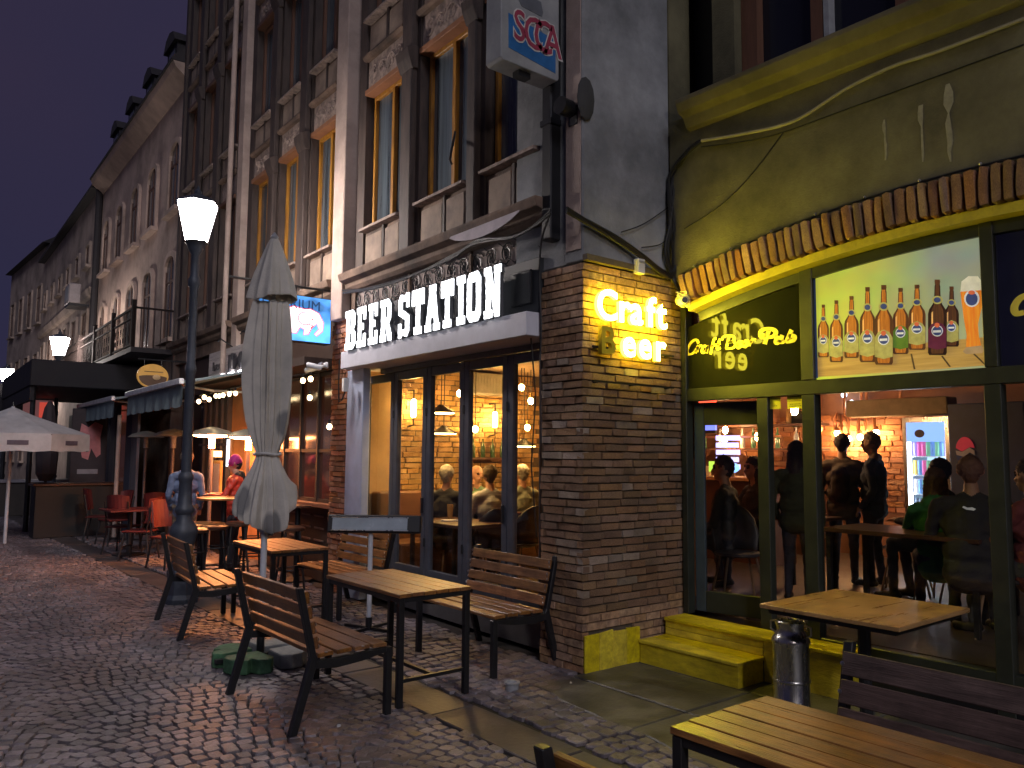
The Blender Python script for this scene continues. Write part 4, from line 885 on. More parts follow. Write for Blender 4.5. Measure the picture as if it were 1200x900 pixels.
for c in (13.3, 15.4, 17.4, 19.4):
    d = MB().prism([(.0, EZ+.12), (.0, EZ+.85), (1.4, EZ+.85), (1.4, EZ+1.3), (.6, EZ+.12)], 'y', c-.42, c+.42).build('dormer', roofM, fh)
    MB().prism([(c-.5, EZ+.85), (c+.5, EZ+.85), (c+.3, EZ+1.1), (c, EZ+1.18), (c-.3, EZ+1.1)], 'x', -.08, 1.6).build('dormer_roof', roofM, d)
    MB().box(-.015, -.001, c-.25, c+.25, EZ+.22, EZ+.75).build('dormer_pane', darkglass, d)
# balcony railing
bal = MB(); B0, B1 = 12.35, 21.4
MB().box(-.75, .12, B0, B1, 3.72, 3.82).build('balcony_slab', roofM, fh)
m = MB(); m.box(-.74, -.70, B0, B1, 4.62, 4.66); m.box(-.74, -.70, B0, B1, 3.86, 3.89); m.box(-.72, .1, B0, B0+.03, 4.62, 4.66); m.box(-.74, -.70, B0, B1, 4.42, 4.44)
mattiron = mat('rusty matt iron', (.03, .022, .02), .9, spec=.1, bump=.1); m.build('balcony_rail', mattiron, fh)
m = MB(); k = 0
while B0+k*.13 < B1:
    y_ = B0+k*.13; m.box(-.728, -.712, y_, y_+.016, 3.82, 4.62)
    if k % 2: m.tube([(-.72, y_+.06+.05*math.cos(t), 4.15+.16*math.sin(t)) for t in [i*.6 for i in range(11)]], .008, 4)
    k += 1
for k in range(6): m.box(-.72+.13*k, -.705+.13*k, B0, B0+.016, 3.82, 4.62)
tag(m.build('balusters', mattiron, fh), kind='stuff')
for y_ in (B0, 14.4, 16.6, 18.8, 21.3): MB().box(-.76, -.68, y_, y_+.08, 3.82, 4.80).build('rail_post', mattiron, fh)
MB().tube([(.02, 21.72, 0), (.02, 21.72, EZ)], .10, 8).build('drain_pipe', roofM, fh, smooth=True)
ac = thing('air_conditioner', 'pale air conditioning box high on the wall of the farther house', 'air conditioner', (LX+.8, LY+22.2, 6.15), -DL)
MB().box(-.62, -.3, -.42, .42, 0, .6).build('case', mat('dull outdoor unit', (.30, .26, .26), .5, bump=0), ac, bevel=.02)
MB().box(-.625, -.62, -.3, .3, .1, .5).build('grille', greypl, ac); MB().box(-.6, -.05, -.4, .4, -.08, -.003).build('bracket', ironM, ac)
f2 = thing('farther_town_house', 'farther beige house with plain upper windows beyond the dark drain pipe', 'building', (LX, LY, 0), -DL)
beige = mat('beige house plaster', (.46, .36, .30), .9, grime=.4, gs=.7, scale=1.1, bump=.4, col2=(.30, .23, .19))
MB().box(.05, 7, 21.85, 34.5, 0, 9.8).build('front_wall', beige, f2)
MB().prism([(-.2, 9.81), (-.2, 9.9), (3, 12.2), (7, 9.81)], 'y', 21.85, 34.5).build('roof', roofM, f2)
MB().prism([(-.12, 6.7), (-.06, 6.5), (.05, 6.45), (.05, 6.75)], 'y', 21.85, 34.5).build('string_course', beige, f2)
for i, c in enumerate((23.2, 25.2, 27.2, 29.2, 31.2, 33.2)):
    far_window(f2, c-.45, c+.45, 4.2, 6.1, .05, x=.05, wall=beige)
    far_window(f2, c-.3, c+.3, 7.6, 8.3, .05, x=.05, wall=beige)
f3 = thing('far_corner_house', 'dim narrow house at the far bend of the street', 'building', (6.0, LY+34.6, 0), R(2))
MB().box(0, 6, 0, 9, 0, 10.8).build('front_wall', beige, f3); MB().prism([(-.3, 10.8), (3, 13), (6.2, 10.8)], 'y', 0, 9).build('roof', roofM, f3)
for c in (1.5, 3.6, 5.7, 7.8):
    for z in (1.2, 4.3, 7.4): far_window(f3, c-.4, c+.4, z, z+1.7, .05, x=0, wall=beige)
# dark house across the end of the street
f4 = thing('street_end_house', 'dark gabled house closing the end of the street at the left', 'building', (-2, 86, 0), R(-8))
nb = mat('blue grey dusk plaster', (.10, .11, .16), .9, scale=1, bump=.3)
MB().prism([(-8, 0), (7, 0), (7, 6.0), (3.5, 8.4), (-4, 8.4), (-8, 6.0)], 'y', 0, 8).build('gable_wall', nb, f4)
for x in (-5.5, -3, -.5, 2, 4.5):
    for z in (1.0, 4.0):
        w = MB().box(x-.45, x+.45, -.04, .0-.002, z, z+1.5).build('window', darkglass, f4); MB().box(x-.55, x+.55, -.09, -.041, z-.1, z-.003).build('sill', beige, w)
# ================================================================ NEIGHBOURING GROUND FLOORS
nbf = thing('tavern_facade', 'dark timber tavern front with small paned windows under a string of bulbs', 'shop front', (LX, LY, 0), -DL)
orange = mat('orange lit plaster', (.55, .27, .12), .85, scale=3, bump=.3, col2=(.40, .18, .07)); dwood = mat('dark tavern timber', (.05, .03, .022), .6, scale=4, stretch=(3, 3, .6), bump=.3)
MB().box(.10, .3, 4.24, 11.9, 2.78, 3.44).build('dark_header', dwood, nbf)
MB().box(-.35, .1, 4.30, 9.7, 2.80, 2.90).build('header_ledge', dwood, nbf)
MB().box(.18, .3, 4.24, 7.0, 0, .98).build('lower_wall', dwood, nbf)
for k in range(6):
    for z in (.52, .68, .84): MB().box(.165, .178, 4.32+.43*k, 4.62+.43*k, z, z+.022).build('vent_slat', mat('worn slat edge', (.22, .15, .12), .6), nbf)
MB().box(.02, .2, 4.26, 7.0, .985, 1.04).build('window_ledge', mat('red brown ledge', (.28, .11, .06), .6, scale=5), nbf, bevel=.005)
MB().box(.16, .30, 7.0, 8.62, 0, 2.78).build('orange_wall', orange, nbf)
MB().box(.2, .3, 8.62, 11.9, 0, 2.78).build('dark_wall', dwood, nbf)
# mullioned windows
wy = [4.30, 4.90, 5.50, 6.10, 6.70, 6.98]
for i in range(5):
    w = thing('tavern_window', None, None, parent=nbf); a, b = wy[i], wy[i+1]
    MB().box(.12, .2, a, a+.05, 1.04, 2.78).build('frame_post', dwood, w)
    for z in (1.04, 1.70, 2.72): MB().box(.13, .19, a+.052, b-.002, z, z+.045).build('frame_bar', dwood, w)
    MB().box(.16, .165, a+.05, b, 1.08, 2.74).build('window_pane', mat('dim tavern glass', (.05, .03, .03), .06, scale=3, bump=.02, spec=.9, emit=(.5, .12, .03), es=.03), w)
for i in range(5):
    w = thing('tavern_window', None, None, parent=nbf); a, b = 8.75+.34*i, 8.75+.34*(i+1)
    MB().box(.12, .2, a, a+.05, .9, 2.7).build('frame_post', mat('grey tavern frame', (.16, .16, .19), .5), w)
    MB().box(.16, .165, a+.05, b, .9, 2.7).build('window_pane', darkglass, w)
    for z in (.9, 1.8, 2.66): MB().box(.13, .19, a+.052, b-.002, z, z+.04).build('frame_bar', MATS['grey tavern frame'], w)
scr = thing('small_lit_menu', 'small glowing white and blue menu box on the orange wall', 'menu box', (LX+.16, LY+7.75, 1.68), -DL)
MB().box(-.03, 0, -.1, .1, -.24, .24).build('case', ironM, scr); MB().box(-.034, -.031, -.08, .08, -.22, .22).build('screen', glow('menu light', (.45, .75, 1), 1.6, mottled=30), scr)
mb_ = thing('wall_menu_board', 'framed menu board with a small lamp above it on the orange wall', 'menu board', (LX+.2, LY+8.3, 1.25), -DL)
MB().box(-.06, -.02, -.22, .22, -.3, .3).build('frame', mat('pine frame', (.4, .26, .1), .6), mb_, bevel=.005); MB().box(-.064, -.061, -.17, .17, -.25, .25).build('sheet', mat('menu sheet', (.35, .38, .5), .6, scale=30), mb_)
MB().box(-.12, -.03, -.18, .18, .36, .46).build('menu_lamp', glow('menu lamp light', (1, .7, .3), 3), mb_)
# plank sign
ls = thing('tavern_sign', 'lit pale plank sign of the tavern with dark raised lettering', 'illuminated sign', (LX, LY, 0), -DL)
sa, za = Lp(244, 448, -.12); sb_, zb_ = Lp(312, 434, -.12); zt_ = Lp(244, 415, -.12)[1]
sgm = mat('bleached sign plank', (.55, .50, .47), .7, scale=6, stretch=(8, .6, 8), bump=.3, piece=.12, col2=(.36, .31, .30))
for k in range(4):
    h = (zt_-za)/4; MB().box(-.12, -.08, sb_-.35, sa, za+h*k, za+h*(k+1)-.006).build('plank', sgm, ls, bevel=.003)
def Ltext(parent, body, s, z, size, x, m, ext=.012, off=0, nm='lettering', sx=1):
    c = bpy.data.curves.new(nm, 'FONT'); c.body = body; c.size = size; c.extrude = ext; c.offset = off; c.resolution_u = 3; c.materials.append(m)
    o = link(nm, c, parent, (x, s, z), (PI/2, 0, -PI/2)); o.scale = (sx, 1, 1); return o
inkD = mat('dark raised letter', (.05, .045, .05), .5, bump=0)
Ltext(ls, 'beer', sa-.30, za+.17, .22, -.14, inkD, sx=1.5); Ltext(ls, "J'Mut's", sa-1.12, za+.12, .36, -.14, inkD, sx=1.6, off=.006)
m = MB()
for k in range(5): m.box(-.16, -.13, sa-.7-.5*k-.2, sa-.7-.5*k, za+.05, za+.07)
m.build('led_strips', glow('sign strip light', (.95, .93, 1), 12), ls)
for s_ in (sa-1.2, sa-2.3): MB().tube([(-.1, s_, zt_), (-.3, s_, zt_+.12), (-.34, s_, zt_+.06)], .012, 6).build('sign_lamp_arm', ironM, ls)
# string of bulbs
bulb_l = glow('warm bulb light', (1, .72, .38), 9)
bs_ = thing('bulb_string', 'drooping string of warm round bulbs along the tavern eaves', 'string lights', (LX, LY, 0), -DL)
pts = [(233, 470.5), (239.4, 465.5), (245, 468), (253, 464), (257, 464), (261.6, 463), (268.7, 461.7), (276, 461), (286, 458), (294, 456), (300, 455), (310, 453), (355, 446), (364, 444), (363, 466), (386, 500)]
PT = []
for i, (px, py) in enumerate(pts):
    s_, z_ = Lp(px, py, -.42); r = .032 if i > 2 else .036
    b = MB().ball((-.42, s_, z_), (r, r, r*1.15), 10).build('bulb', bulb_l, bs_, smooth=True); MB().tube([(-.42, s_, z_+r), (-.42, s_, z_+r+.05)], .014, 8).build('socket', ironM, b); PT.append((-.42, s_, z_+r+.05))
MB().tube(PT[:14], .006, 5).build('wire', blackrub, bs_)
# awnings
awM = mat('grey blue awning cloth', (.16, .21, .23), .8, scale=5, bump=.2); awE = mat('aluminium awning rail', (.7, .72, .75), .35, .4, scale=8, bump=0)
def awning(a, b, label):
    t = thing('awning', label, 'awning', (LX, LY, 0), -DL, 'awnings over the far terraces')
    MB().prism([(.05, 2.98), (.05, 2.95), (-1.2, 2.66), (-1.2, 2.70)], 'y', a, b).build('canopy', awM, t)
    MB().box(-1.27, -1.20, a-.02, b+.02, 2.64, 2.73).build('front_rail', awE, t, bevel=.01)
    n = 24; V = []; 
    for i in range(n+1):
        y_ = a+(b-a)*i/n; o = .02*math.sin(i*1.7); V += [(-1.22, y_, 2.64), (-1.22+o, y_, 2.33+.012*math.cos(i*1.7)), (-1.21+o, y_, 2.33+.012*math.cos(i*1.7)), (-1.21, y_, 2.64)]
    m = MB(); m.add(V, [(i*4+c, i*4+4+c, i*4+4+(c+1) % 4, i*4+(c+1) % 4) for i in range(n) for c in range(4)]); m.build('valance', awM, t)
    for y_ in (a+.3, b-.3): MB().tube([(.05, y_, 2.6), (-.6, y_+.3, 2.62), (-1.2, y_, 2.66)], .02, 6).build('folding_arm', awE, t)
    return t
awning(6.55+.0, 10.05, 'nearer grey blue awning with bright front rail behind the lamp post'); awning(11.25, 15.1, 'farther grey blue awning with bright front rail left of the lamp post')
# oval hanging sign
ov = thing('oval_hanging_sign', 'oval golden brown hanging sign on an iron arm above the awnings', 'hanging sign', (4.05, 15.3, 3.05))
MB().prism([(.27*math.cos(2*PI*k/24), .22*math.sin(2*PI*k/24)) for k in range(24)], 'y', -.03, .03).build('board', mat('golden sign board', (.55, .30, .07), .4, scale=4, emit=(.8, .4, .08), es=.18), ov, bevel=.008)
MB().prism([(.24*math.cos(2*PI*k/24), -.02+.17*math.sin(2*PI*k/24)*(1 if math.sin(2*PI*k/24) < 0 else .2)) for k in range(24)], 'y', -.036, -.031).build('dark_scene', mat('sign scene', (.12, .06, .03), .5), ov)
MB().ball((.06, -.04, -.02), (.07, .01, .05), 10).build('pale_figure', mat('pale sign figure', (.6, .4, .2), .5), ov)
MB().box(-.15, .17, -.038, -.031, .07, .085).build('sign_words', mat('sign words', (.2, .12, .05), .5), ov)
MB().tube([(.6, 0, .30), (-.25, 0, .30)], .015, 6).build('arm', ironM, ov)
for x in (-.15, .15): MB().tube([(x, 0, .30), (x, 0, .18)], .006, 5).build('hook', ironM, ov)
# dark canopy roof over the far terrace and the curtain walls under it
dc = thing('terrace_roof', 'long flat dark terrace roof over the far pavement', 'canopy', (LX, LY, 0), -DL)
MB().box(-2.3, .1, 14.2, 20.5, 3.05, 3.62).build('roof_box', mat('dark canopy cloth', (.012, .010, .014), .7, scale=4), dc, bevel=.02)
for y_ in (14.4, 20.2):
    for x in (-2.2,): MB().tube([(x, y_, 0), (x, y_, 3.05)], .05, 8).build('post', ironM, dc)
MB().box(-2.28, -2.2, 14.3, 20.4, 2.75, 3.04).build('front_valance', MATS['dark canopy cloth'], dc)
pc = thing('pale_terrace_post', 'pale thin awning post beside the red chairs', 'post', tuple(G(133, 632))[:2]+(0,))
MB().tube([(0, 0, 0), (0, 0, 2.4)], .04, 10).build('shaft', palepil, pc, smooth=True); MB().lathe([(.1, 0), (.1, .02), (.05, .04)], n=12).build('base_plate', ironM, pc)
# pale panels and pink poster beneath
pk = thing('pink_poster_panel', 'dark panel with a pink figure poster under the far terrace roof', 'poster panel', (3.85, 19.2, 0), 0)
MB().box(-.34, .36, 0, .05, .9, 2.6).build('panel', mat('dull panel', (.05, .038, .042), .8, scale=4), pk, bevel=.01)
q = random.Random(3)
MB().prism([(-.12, 1.55), (.0, 1.5), (.05, 1.75), (.16, 1.55), (.24, 1.62), (.22, 2.0), (.26, 2.25), (.1, 2.32), (-.02, 2.2), (-.16, 2.28), (-.2, 1.95)], 'y', -.006, -.001).build('printed_figure', mat('pink print', (.6, .22, .22), .6), pk)
MB().prism([(-.2, 1.2), (.2, 1.2), (.2, 1.3), (-.2, 1.3)], 'y', -.006, -.001).build('printed_caption', mat('grey caption', (.3, .28, .3), .6), pk)
ww = thing('terrace_curtain_wall', 'row of dark windows and pale drapes along the far terrace', 'partition', (LX-.1, LY+12.3, 0), -DL)
for k in range(16):
    c = [MATS['dull panel'], MATS['dim tavern glass'], mat('night blue drape', (.06, .07, .13), .8, scale=3, stretch=(4, 4, .4)), mat('grey drape', (.22, .20, .22), .85, scale=3, stretch=(4, 4, .4))][(k*7+3) % 4]
    MB().box(0, .05, .55*k, .55*k+.53, .0, 2.7).build('drape', c, ww)
lr = thing('red_lantern_box', 'small glowing red box sign behind the white market umbrella', 'light box', (3.6, 24, 2.75))
MB().box(-.35, .3, 0, .15, -.25, .25).build('case', glow('dull pink light', (.75, .3, .3), .12), lr); MB().box(.0, .3, -.01, -.001, -.2, .2).build('lit_face', glow('red light', (1, .12, .08), .4), lr)
# ================================================================ LIGHT BOX SIGN WITH THE PINK ELEPHANT
db = thing('blue_light_box', 'glowing blue hanging light box with a pink elephant left of the white letters', 'light box', (4.62, LY+4.15, 3.0))
X0_, Z0_ = -.98, .03; X1_ = Yp(388, 380, LY+4.15)[0]-4.62; zA = Yp(388, 404, LY+4.15)[1]-3.0; zB = Yp(388, 351, LY+4.15)[1]-3.0; wB = zB-zA
MB().box(X1_-.95, X1_, 0, .14, zA, zB).build('case', ironM, db, bevel=.008)
MB().box(X1_-.94, X1_-.01, -.006, -.001, zA+.01, zB-.01).build('lit_face', glow('blue face light', (.10, .40, 1.0), 1.35, mottled=2), db)
eM = glow('elephant light', (1.0, .74, .80), 1.6); eR = glow('red outline light', (.9, .07, .10), 1.0)
ex, ez = X1_-.42, zA+wB*.42
body = [(-.24, -.10), (-.26, .03), (-.20, .13), (-.08, .17), (.05, .15), (.12, .16), (.22, .12), (.28, .02), (.27, -.08), (.20, -.14), (.17, -.12), (.22, -.06), (.20, .0), (.14, -.05), (.10, -.13), (.04, -.14), (.05, -.08), (.0, -.06), (-.04, -.13), (-.12, -.13), (-.12, -.06), (-.18, -.13)]
MB().prism([(ex+x*1.12, ez+z*1.12) for x, z in body], 'y', -.010, -.0065).build('elephant', eM, db)
m = MB()
m.tube([(ex+x*1.12, -.011, ez+z*1.12) for x, z in body+[body[0]]], .006, 4); m.tube([(ex+.06+.09*math.cos(t), -.012, ez+.05+.08*math.sin(t)) for t in [i*.5 for i in range(3, 12)]], .006, 4); m.tube([(ex+.12, -.012, ez-.02), (ex+.17, -.012, ez-.03), (ex+.14, -.012, ez-.06)], .007, 4)
m.ball((ex+.16, -.012, ez+.05), (.012, .003, .012), 6)
m.build('elephant_outline', eR, db)
c = bpy.data.curves.new('lettering', 'FONT'); c.body = 'DELIRIUM'; c.size = .17; c.extrude = .002; c.materials.append(mat('blue letter', (.03, .12, .35), .5, bump=0)); c.resolution_u = 3; c.space_character = 1.05
link('lettering', c, db, (X1_-.92, -.010, zB-.17), (PI/2, 0, 0))
MB().tube([(.1, .07, zB+.12), (-1.35, .07, zB+.12)], .016, 6).build('bracket_arm', ironM, db)
for x in (X1_-.1, X1_-.45, X1_-.85): MB().tube([(x, .07, zB), (x, .07, zB+.12)], .008, 5).build('hanger', ironM, db)
MB().box(-.02, .02, .05, .09, zB-.1, zB+.25).build('wall_plate', ironM, db)
# ---- the SCCA blade sign near the pillar
YS = 4.80; xr, zlo = Yp(655, 96, YS); xl = Yp(587, 65, YS)[0]
sc_ = thing('blade_sign', 'unlit white and blue blade sign lettered SCCA high on the corner', 'sign', (xl, YS, zlo)); wS = xr-xl
MB().prism([(0, .02), (.02, 0), (wS-.02, 0), (wS, .02), (wS, 1.1), (0, 1.1)], 'y', 0, .20).build('box', mat('weathered white box', (.34, .35, .35), .5, scale=4, bump=.1, col2=(.22, .23, .24)), sc_, bevel=.006)
def Sp(px, py): x, z = Yp(px, py, YS); return x-xl, z-zlo
def z3(x, y): return Sp(400+x/4, y/4)
MB().prism([z3(783, 60), z3(783, 222), z3(1003, 345), z3(1003, 190)], 'y', -.003, -.0005).build('blue_print', mat('blue print', (.03, .14, .36), .4, scale=8, bump=0), sc_)
MB().prism([z3(830, 0), z3(845, 30), z3(940, 80), z3(945, 60), z3(935, 10), z3(880, -20)], 'y', -.003, -.0005).build('grey_print', mat('grey print', (.13, .14, .16), .5, bump=0), sc_)
for nm, off, mm, yy in (('letter_outline', .016, mat('cream outline', (.6, .58, .55), .5, bump=0), -.005), ('lettering', .003, mat('red letter', (.34, .05, .09), .5, bump=0), -.008)):
    for ch, (x_, y_), hpx in (('S', (803, 178), 150), ('C', (850, 207), 155), ('C', (897, 226), 158), ('A', (947, 246), 150)):
        c = bpy.data.curves.new(nm, 'FONT'); c.body = ch; a_ = z3(x_, y_); b_ = z3(x_, y_-hpx); c.size = (b_[1]-a_[1])/.73; c.extrude = .001; c.offset = off; c.resolution_u = 3; c.materials.append(mm)
        link(nm, c, sc_, (a_[0], yy, a_[1]), (PI/2, -R(10)*0, 0), (.78, 1, 1))
MB().box(wS*.35, wS*.55, .04, .12, -.05, -.002).build('floodlight', ironM, sc_); MB().box(wS, wS+.25, .08, .12, .3, .34).build('bracket', ironM, sc_); MB().box(wS, wS+.25, .08, .12, .9, .94).build('bracket', ironM, sc_)
# ================================================================ FURNITURE
def bench_proto(n_back=4, L=1.10, wood=woodM, seatw=woodM, zb=.86):
    # local frame: back at x=0, seat front at x=.60, runs along y (0..L)
    t = thing('bench', None, 'bench')
    sm = MB().box(-.052, .052, 0, L-.05, -.013, .013).mesh(seatw, bevel=.004, name='seat_slat')
    xs = (.135, .263, .391, .519)
    for i, x in enumerate(xs): link('seat_slat', sm, t, (x, .025, .447+.004*math.sin(i)), (0, R(-3+(4 if i == 3 else 0)), 0))
    bh = .076 if n_back == 4 else .104; st_ = (zb-.485)/n_back
    bm_ = MB().box(-.013, .013, 0, L-.05, -bh/2, bh/2).mesh(wood, bevel=.004, name='back_slat')
    for i in range(n_back):
        z = .525+st_*i; link('back_slat', bm_, t, (.088-(z-.45)*.24, .025, z), (0, R(-13.5), 0))
    bt = MB().ball((0, 0, 0), (.004, .011, .011), 6).mesh(boltM, name='bolt')
    for sgn, y0 in ((0, .0), (1, L-.05)):
        m = MB(); yb = y0+.045
        # rear leg and back post in one bent bar
        m.prism([(-.10, 0), (-.05, 0), (.075, .43), (.06, .46), (-.035, zb+.01), (-.075, zb+.01), (.025, .44)], 'y', y0, yb)
        m.build('rear_post', ironM, t, bevel=.004)
        m = MB().prism([(.555, 0), (.60, 0), (.60, .432), (.555, .432)], 'y', y0, yb); m.build('front_leg', ironM, t, bevel=.004)
        m = MB(); P = [(.05, .375), (.2, .36), (.38, .375), (.556, .405), (.556, .432), (.4, .428), (.2, .418), (.05, .425)]; m.prism(P, 'y', y0+.002, yb-.002); m.build('side_rail', ironM, t, bevel=.003)
        for i in range(n_back):
            z = .525+st_*i; x = .088-(z-.45)*.24
            for dz in ((-.02, .02) if n_back == 4 else (0,)): link('bolt', bt, t, (x+.014, y0+.022 if sgn else y0+.026, z+dz)); 
        for x in xs[::2]: link('bolt', bt, t, (x, y0+.022, .462), (0, PI/2, 0))
    return t
PB = bench_proto()
def place(proto, loc, rz, label, first=False):
    o = proto if first else copy_tree(proto); o.location = loc; o.rotation_euler = (0, 0, rz); o['label'] = label; o['group'] = 'slatted benches outside the pub'; return o
place(PB, (2.20, 4.66, 0), 0, 'front wooden bench with its back to the camera, beside the near slatted table', True)
place(PB, (4.42, 5.99, 0), PI, 'wooden bench against the glass doors next to the brick pillar')
place(PB, (2.42, 7.58, 0), R(-5), 'bench beside the street lamp foot, its orange lit seat facing the far table')
place(PB, (4.47, 8.62, 0), PI, 'bench half hidden behind the low light panel and far table')
PB3 = bench_proto(3, 1.5, darkwoodM, darkwoodM, .84)
o = place(PB3, (3.56, 1.97, 0), PI, 'dark plank bench at the lower right in front of the pub window', True)
o = place(PB, (1.62, .70, 0), 0, 'bench at the bottom edge with only its yellow lit back post tip showing')
# ---------------------------------------------------------------- tables
def table_proto(slats_along='y'):
    t = thing('table', None, 'table'); L_, Wd, H = 1.10, .60, .75
    n = 6; w = Wd/n
    sm = MB().box(-w/2+.003, w/2-.003, 0, L_, -.014, .012).mesh(woodM, bevel=.003, name='top_slat')
    for i in range(n): link('top_slat', sm, t, (w*(i+.5), 0, H-.012+random.uniform(-.0015, .0015)))
    m = MB(); m.box(.012, Wd-.012, .012, .045, H-.06, H-.028); m.build('apron', ironM, t); m = MB().box(.012, Wd-.012, L_-.045, L_-.012, H-.06, H-.028); m.build('apron', ironM, t)
    for x in (.012, Wd-.045): MB().box(x, x+.033, .046, L_-.046, H-.06, H-.028).build('side_apron', ironM, t)
    lg = MB().box(0, .042, 0, .042, 0, H-.03).mesh(ironM, bevel=.003, name='leg')
    for x in (.006, Wd-.048):
        for y_ in (.006, L_-.048): link('leg', lg, t, (x, y_, 0))
    for y_ in (.016, L_-.04): MB().box(.05, Wd-.05, y_, y_+.024, .16, .184).build('stretcher', ironM, t)
    MB().box(Wd/2-.012, Wd/2+.012, .04, L_-.04, .16, .184).build('long_stretcher', ironM, t)
    return t
TB = table_proto()
def ptab(loc, rz, label, first=False):
    o = TB if first else copy_tree(TB); o.location = loc; o.rotation_euler = (0, 0, rz); o['label'] = label; o['group'] = 'slatted tables outside the pub'; return o
ptab((2.88, 4.72, 0), 0, 'wooden slatted table nearest the front bench, centre of the picture', True)
ptab((3.14, 7.50, 0), R(-1), 'wooden table behind the parasol pole, between two benches')
ptab((2.27, .80, 0), 0, 'yellow lit slatted table corner at the bottom right')
t = thing('pedestal_table', 'solid topped table in front of the pub window beside the metal churn', 'table', (4.57, 2.17, 0))
MB().box(0, .95, 0, .90, .722, .75).build('table_top', woodX, t, bevel=.004)
MB().box(.04, .91, .04, .86, .69, .721).build('apron', ironM, t); MB().tube([(.47, .45, 0), (.47, .45, .69)], .04, 12).build('column', ironM, t)
for a in range(4): MB().box(-.35, .35, -.02, .02, .0, .035).build('foot', ironM, t, loc=(.47, .45, 0), rot=(0, 0, a*PI/4+.4)) if a % 2 == 0 else None
# metal churn (ashtray bin)
g = G(935, 828)
t = thing('metal_churn', 'dented polished metal churn used as an ash bin below the table corner', 'churn', (4.94, 3.08, 0))
MB().lathe([(.115, 0), (.125, .01), (.125, .04), (.118, .05), (.118, .44), (.124, .455), (.124, .475), (.105, .50), (.09, .53), (.092, .56), (.10, .575), (.10, .59), (.085, .59), (.082, .54), (.05, .53)], n=28).build('body', steelM, t, smooth=True)
for s in (-1, 1): MB().tube([(0, s*.112, .50), (0, s*.15, .52), (0, s*.15, .57), (0, s*.10, .585)], .007, 6).build('handle', steelM, t, smooth=True)
MB().lathe([(.121, .2), (.124, .205), (.124, .215), (.121, .22)], n=28).build('hoop', steelM, t, smooth=True)
for h_ in (.56,): MB().tube([(.085*math.cos(a), .085*math.sin(a), h_+.03) for a in [k*PI/8 for k in range(17)]], .008, 6).build('rim', steelM, t)
# heater lamp / light panel on a pole
t = thing('light_panel_stand', 'low glass fronted panel on a white pole behind the near table', 'panel stand', (3.92, 6.98, 0))
pz = .98
MB().tube([(0, 0, .03), (0, 0, pz-.02)], .024, 12).build('pole', mat('white pole paint', (.6, .62, .66), .4, bump=.03), t, smooth=True)
MB().tube([(0, 0, .0), (0, 0, .12)], .032, 12).build('pole_sleeve', ironM, t)
for a in (R(20), R(110)): MB().box(-.30, .30, -.014, .014, .0, .026).build('foot', ironM, t, rot=(0, 0, a), loc=(0, 0, .001*a))
hd_ = thing('panel_head', None, None, parent=t, loc=(0, -.04, pz+.03), rz=R(-41)); hd_.rotation_euler = (R(-12), 0, R(-41))
MB().box(-.44, .47, -.03, .05, -.085, .085).build('case', darkM, hd_, bevel=.012)
MB().box(-.39, .34, -.036, -.031, -.062, .055).build('glass', mat('frosted heater glass', (.36, .42, .47), .25, scale=3, bump=.02), hd_)
for z in (-.066, .058): MB().box(-.40, .35, -.04, -.031, z-.004, z+.004).build('edge_strip', steelM, hd_)
# ---------------------------------------------------------------- parasol base
pb0 = G(287, 776); bx_, by_ = pb0.x, pb0.y
t = thing('parasol_base', 'segmented green and grey ballast base under the closed parasol', 'parasol base', (2.62, 6.42, 0))
gr = mat('green painted concrete', (.07, .19, .09), .75, grime=.5, gs=8, scale=8, bump=.4, col2=(.045, .11, .055)); gy = mat('grey ballast concrete', (.30, .31, .30), .8, scale=8, bump=.4, col2=(.19, .20, .20))
for k, (a, mm) in enumerate(((-PI*.98, gr), (-PI*.48, gy), (.02*PI, gy), (PI*.52, gr))):
    poly = [(.035, .035)]+[(.36*math.cos(t_)*(1.0), .36*math.sin(t_)) for t_ in [PI*.03+i*(PI*.44)/8 for i in range(9)]]
    # lobed outline
    poly = [(.045, .045), (.30, .03), (.35, .10), (.33, .20), (.24, .29), (.19, .25), (.17, .33), (.08, .36), (.03, .30)]
    ca, sa_ = math.cos(a), math.sin(a)
    MB().prism([(x*ca-y_*sa_, x*sa_+y_*ca) for x, y_ in poly], 'z', .002, .115).build('ballast_block', mm, t, bevel=.014, seg=2)
MB().box(-.36, .36, -.02, .02, .05, .08).build('cross_bar', ironM, t); MB().tube([(0, 0, .08), (0, 0, .42)], .032, 12).build('socket', ironM, t, smooth=True)
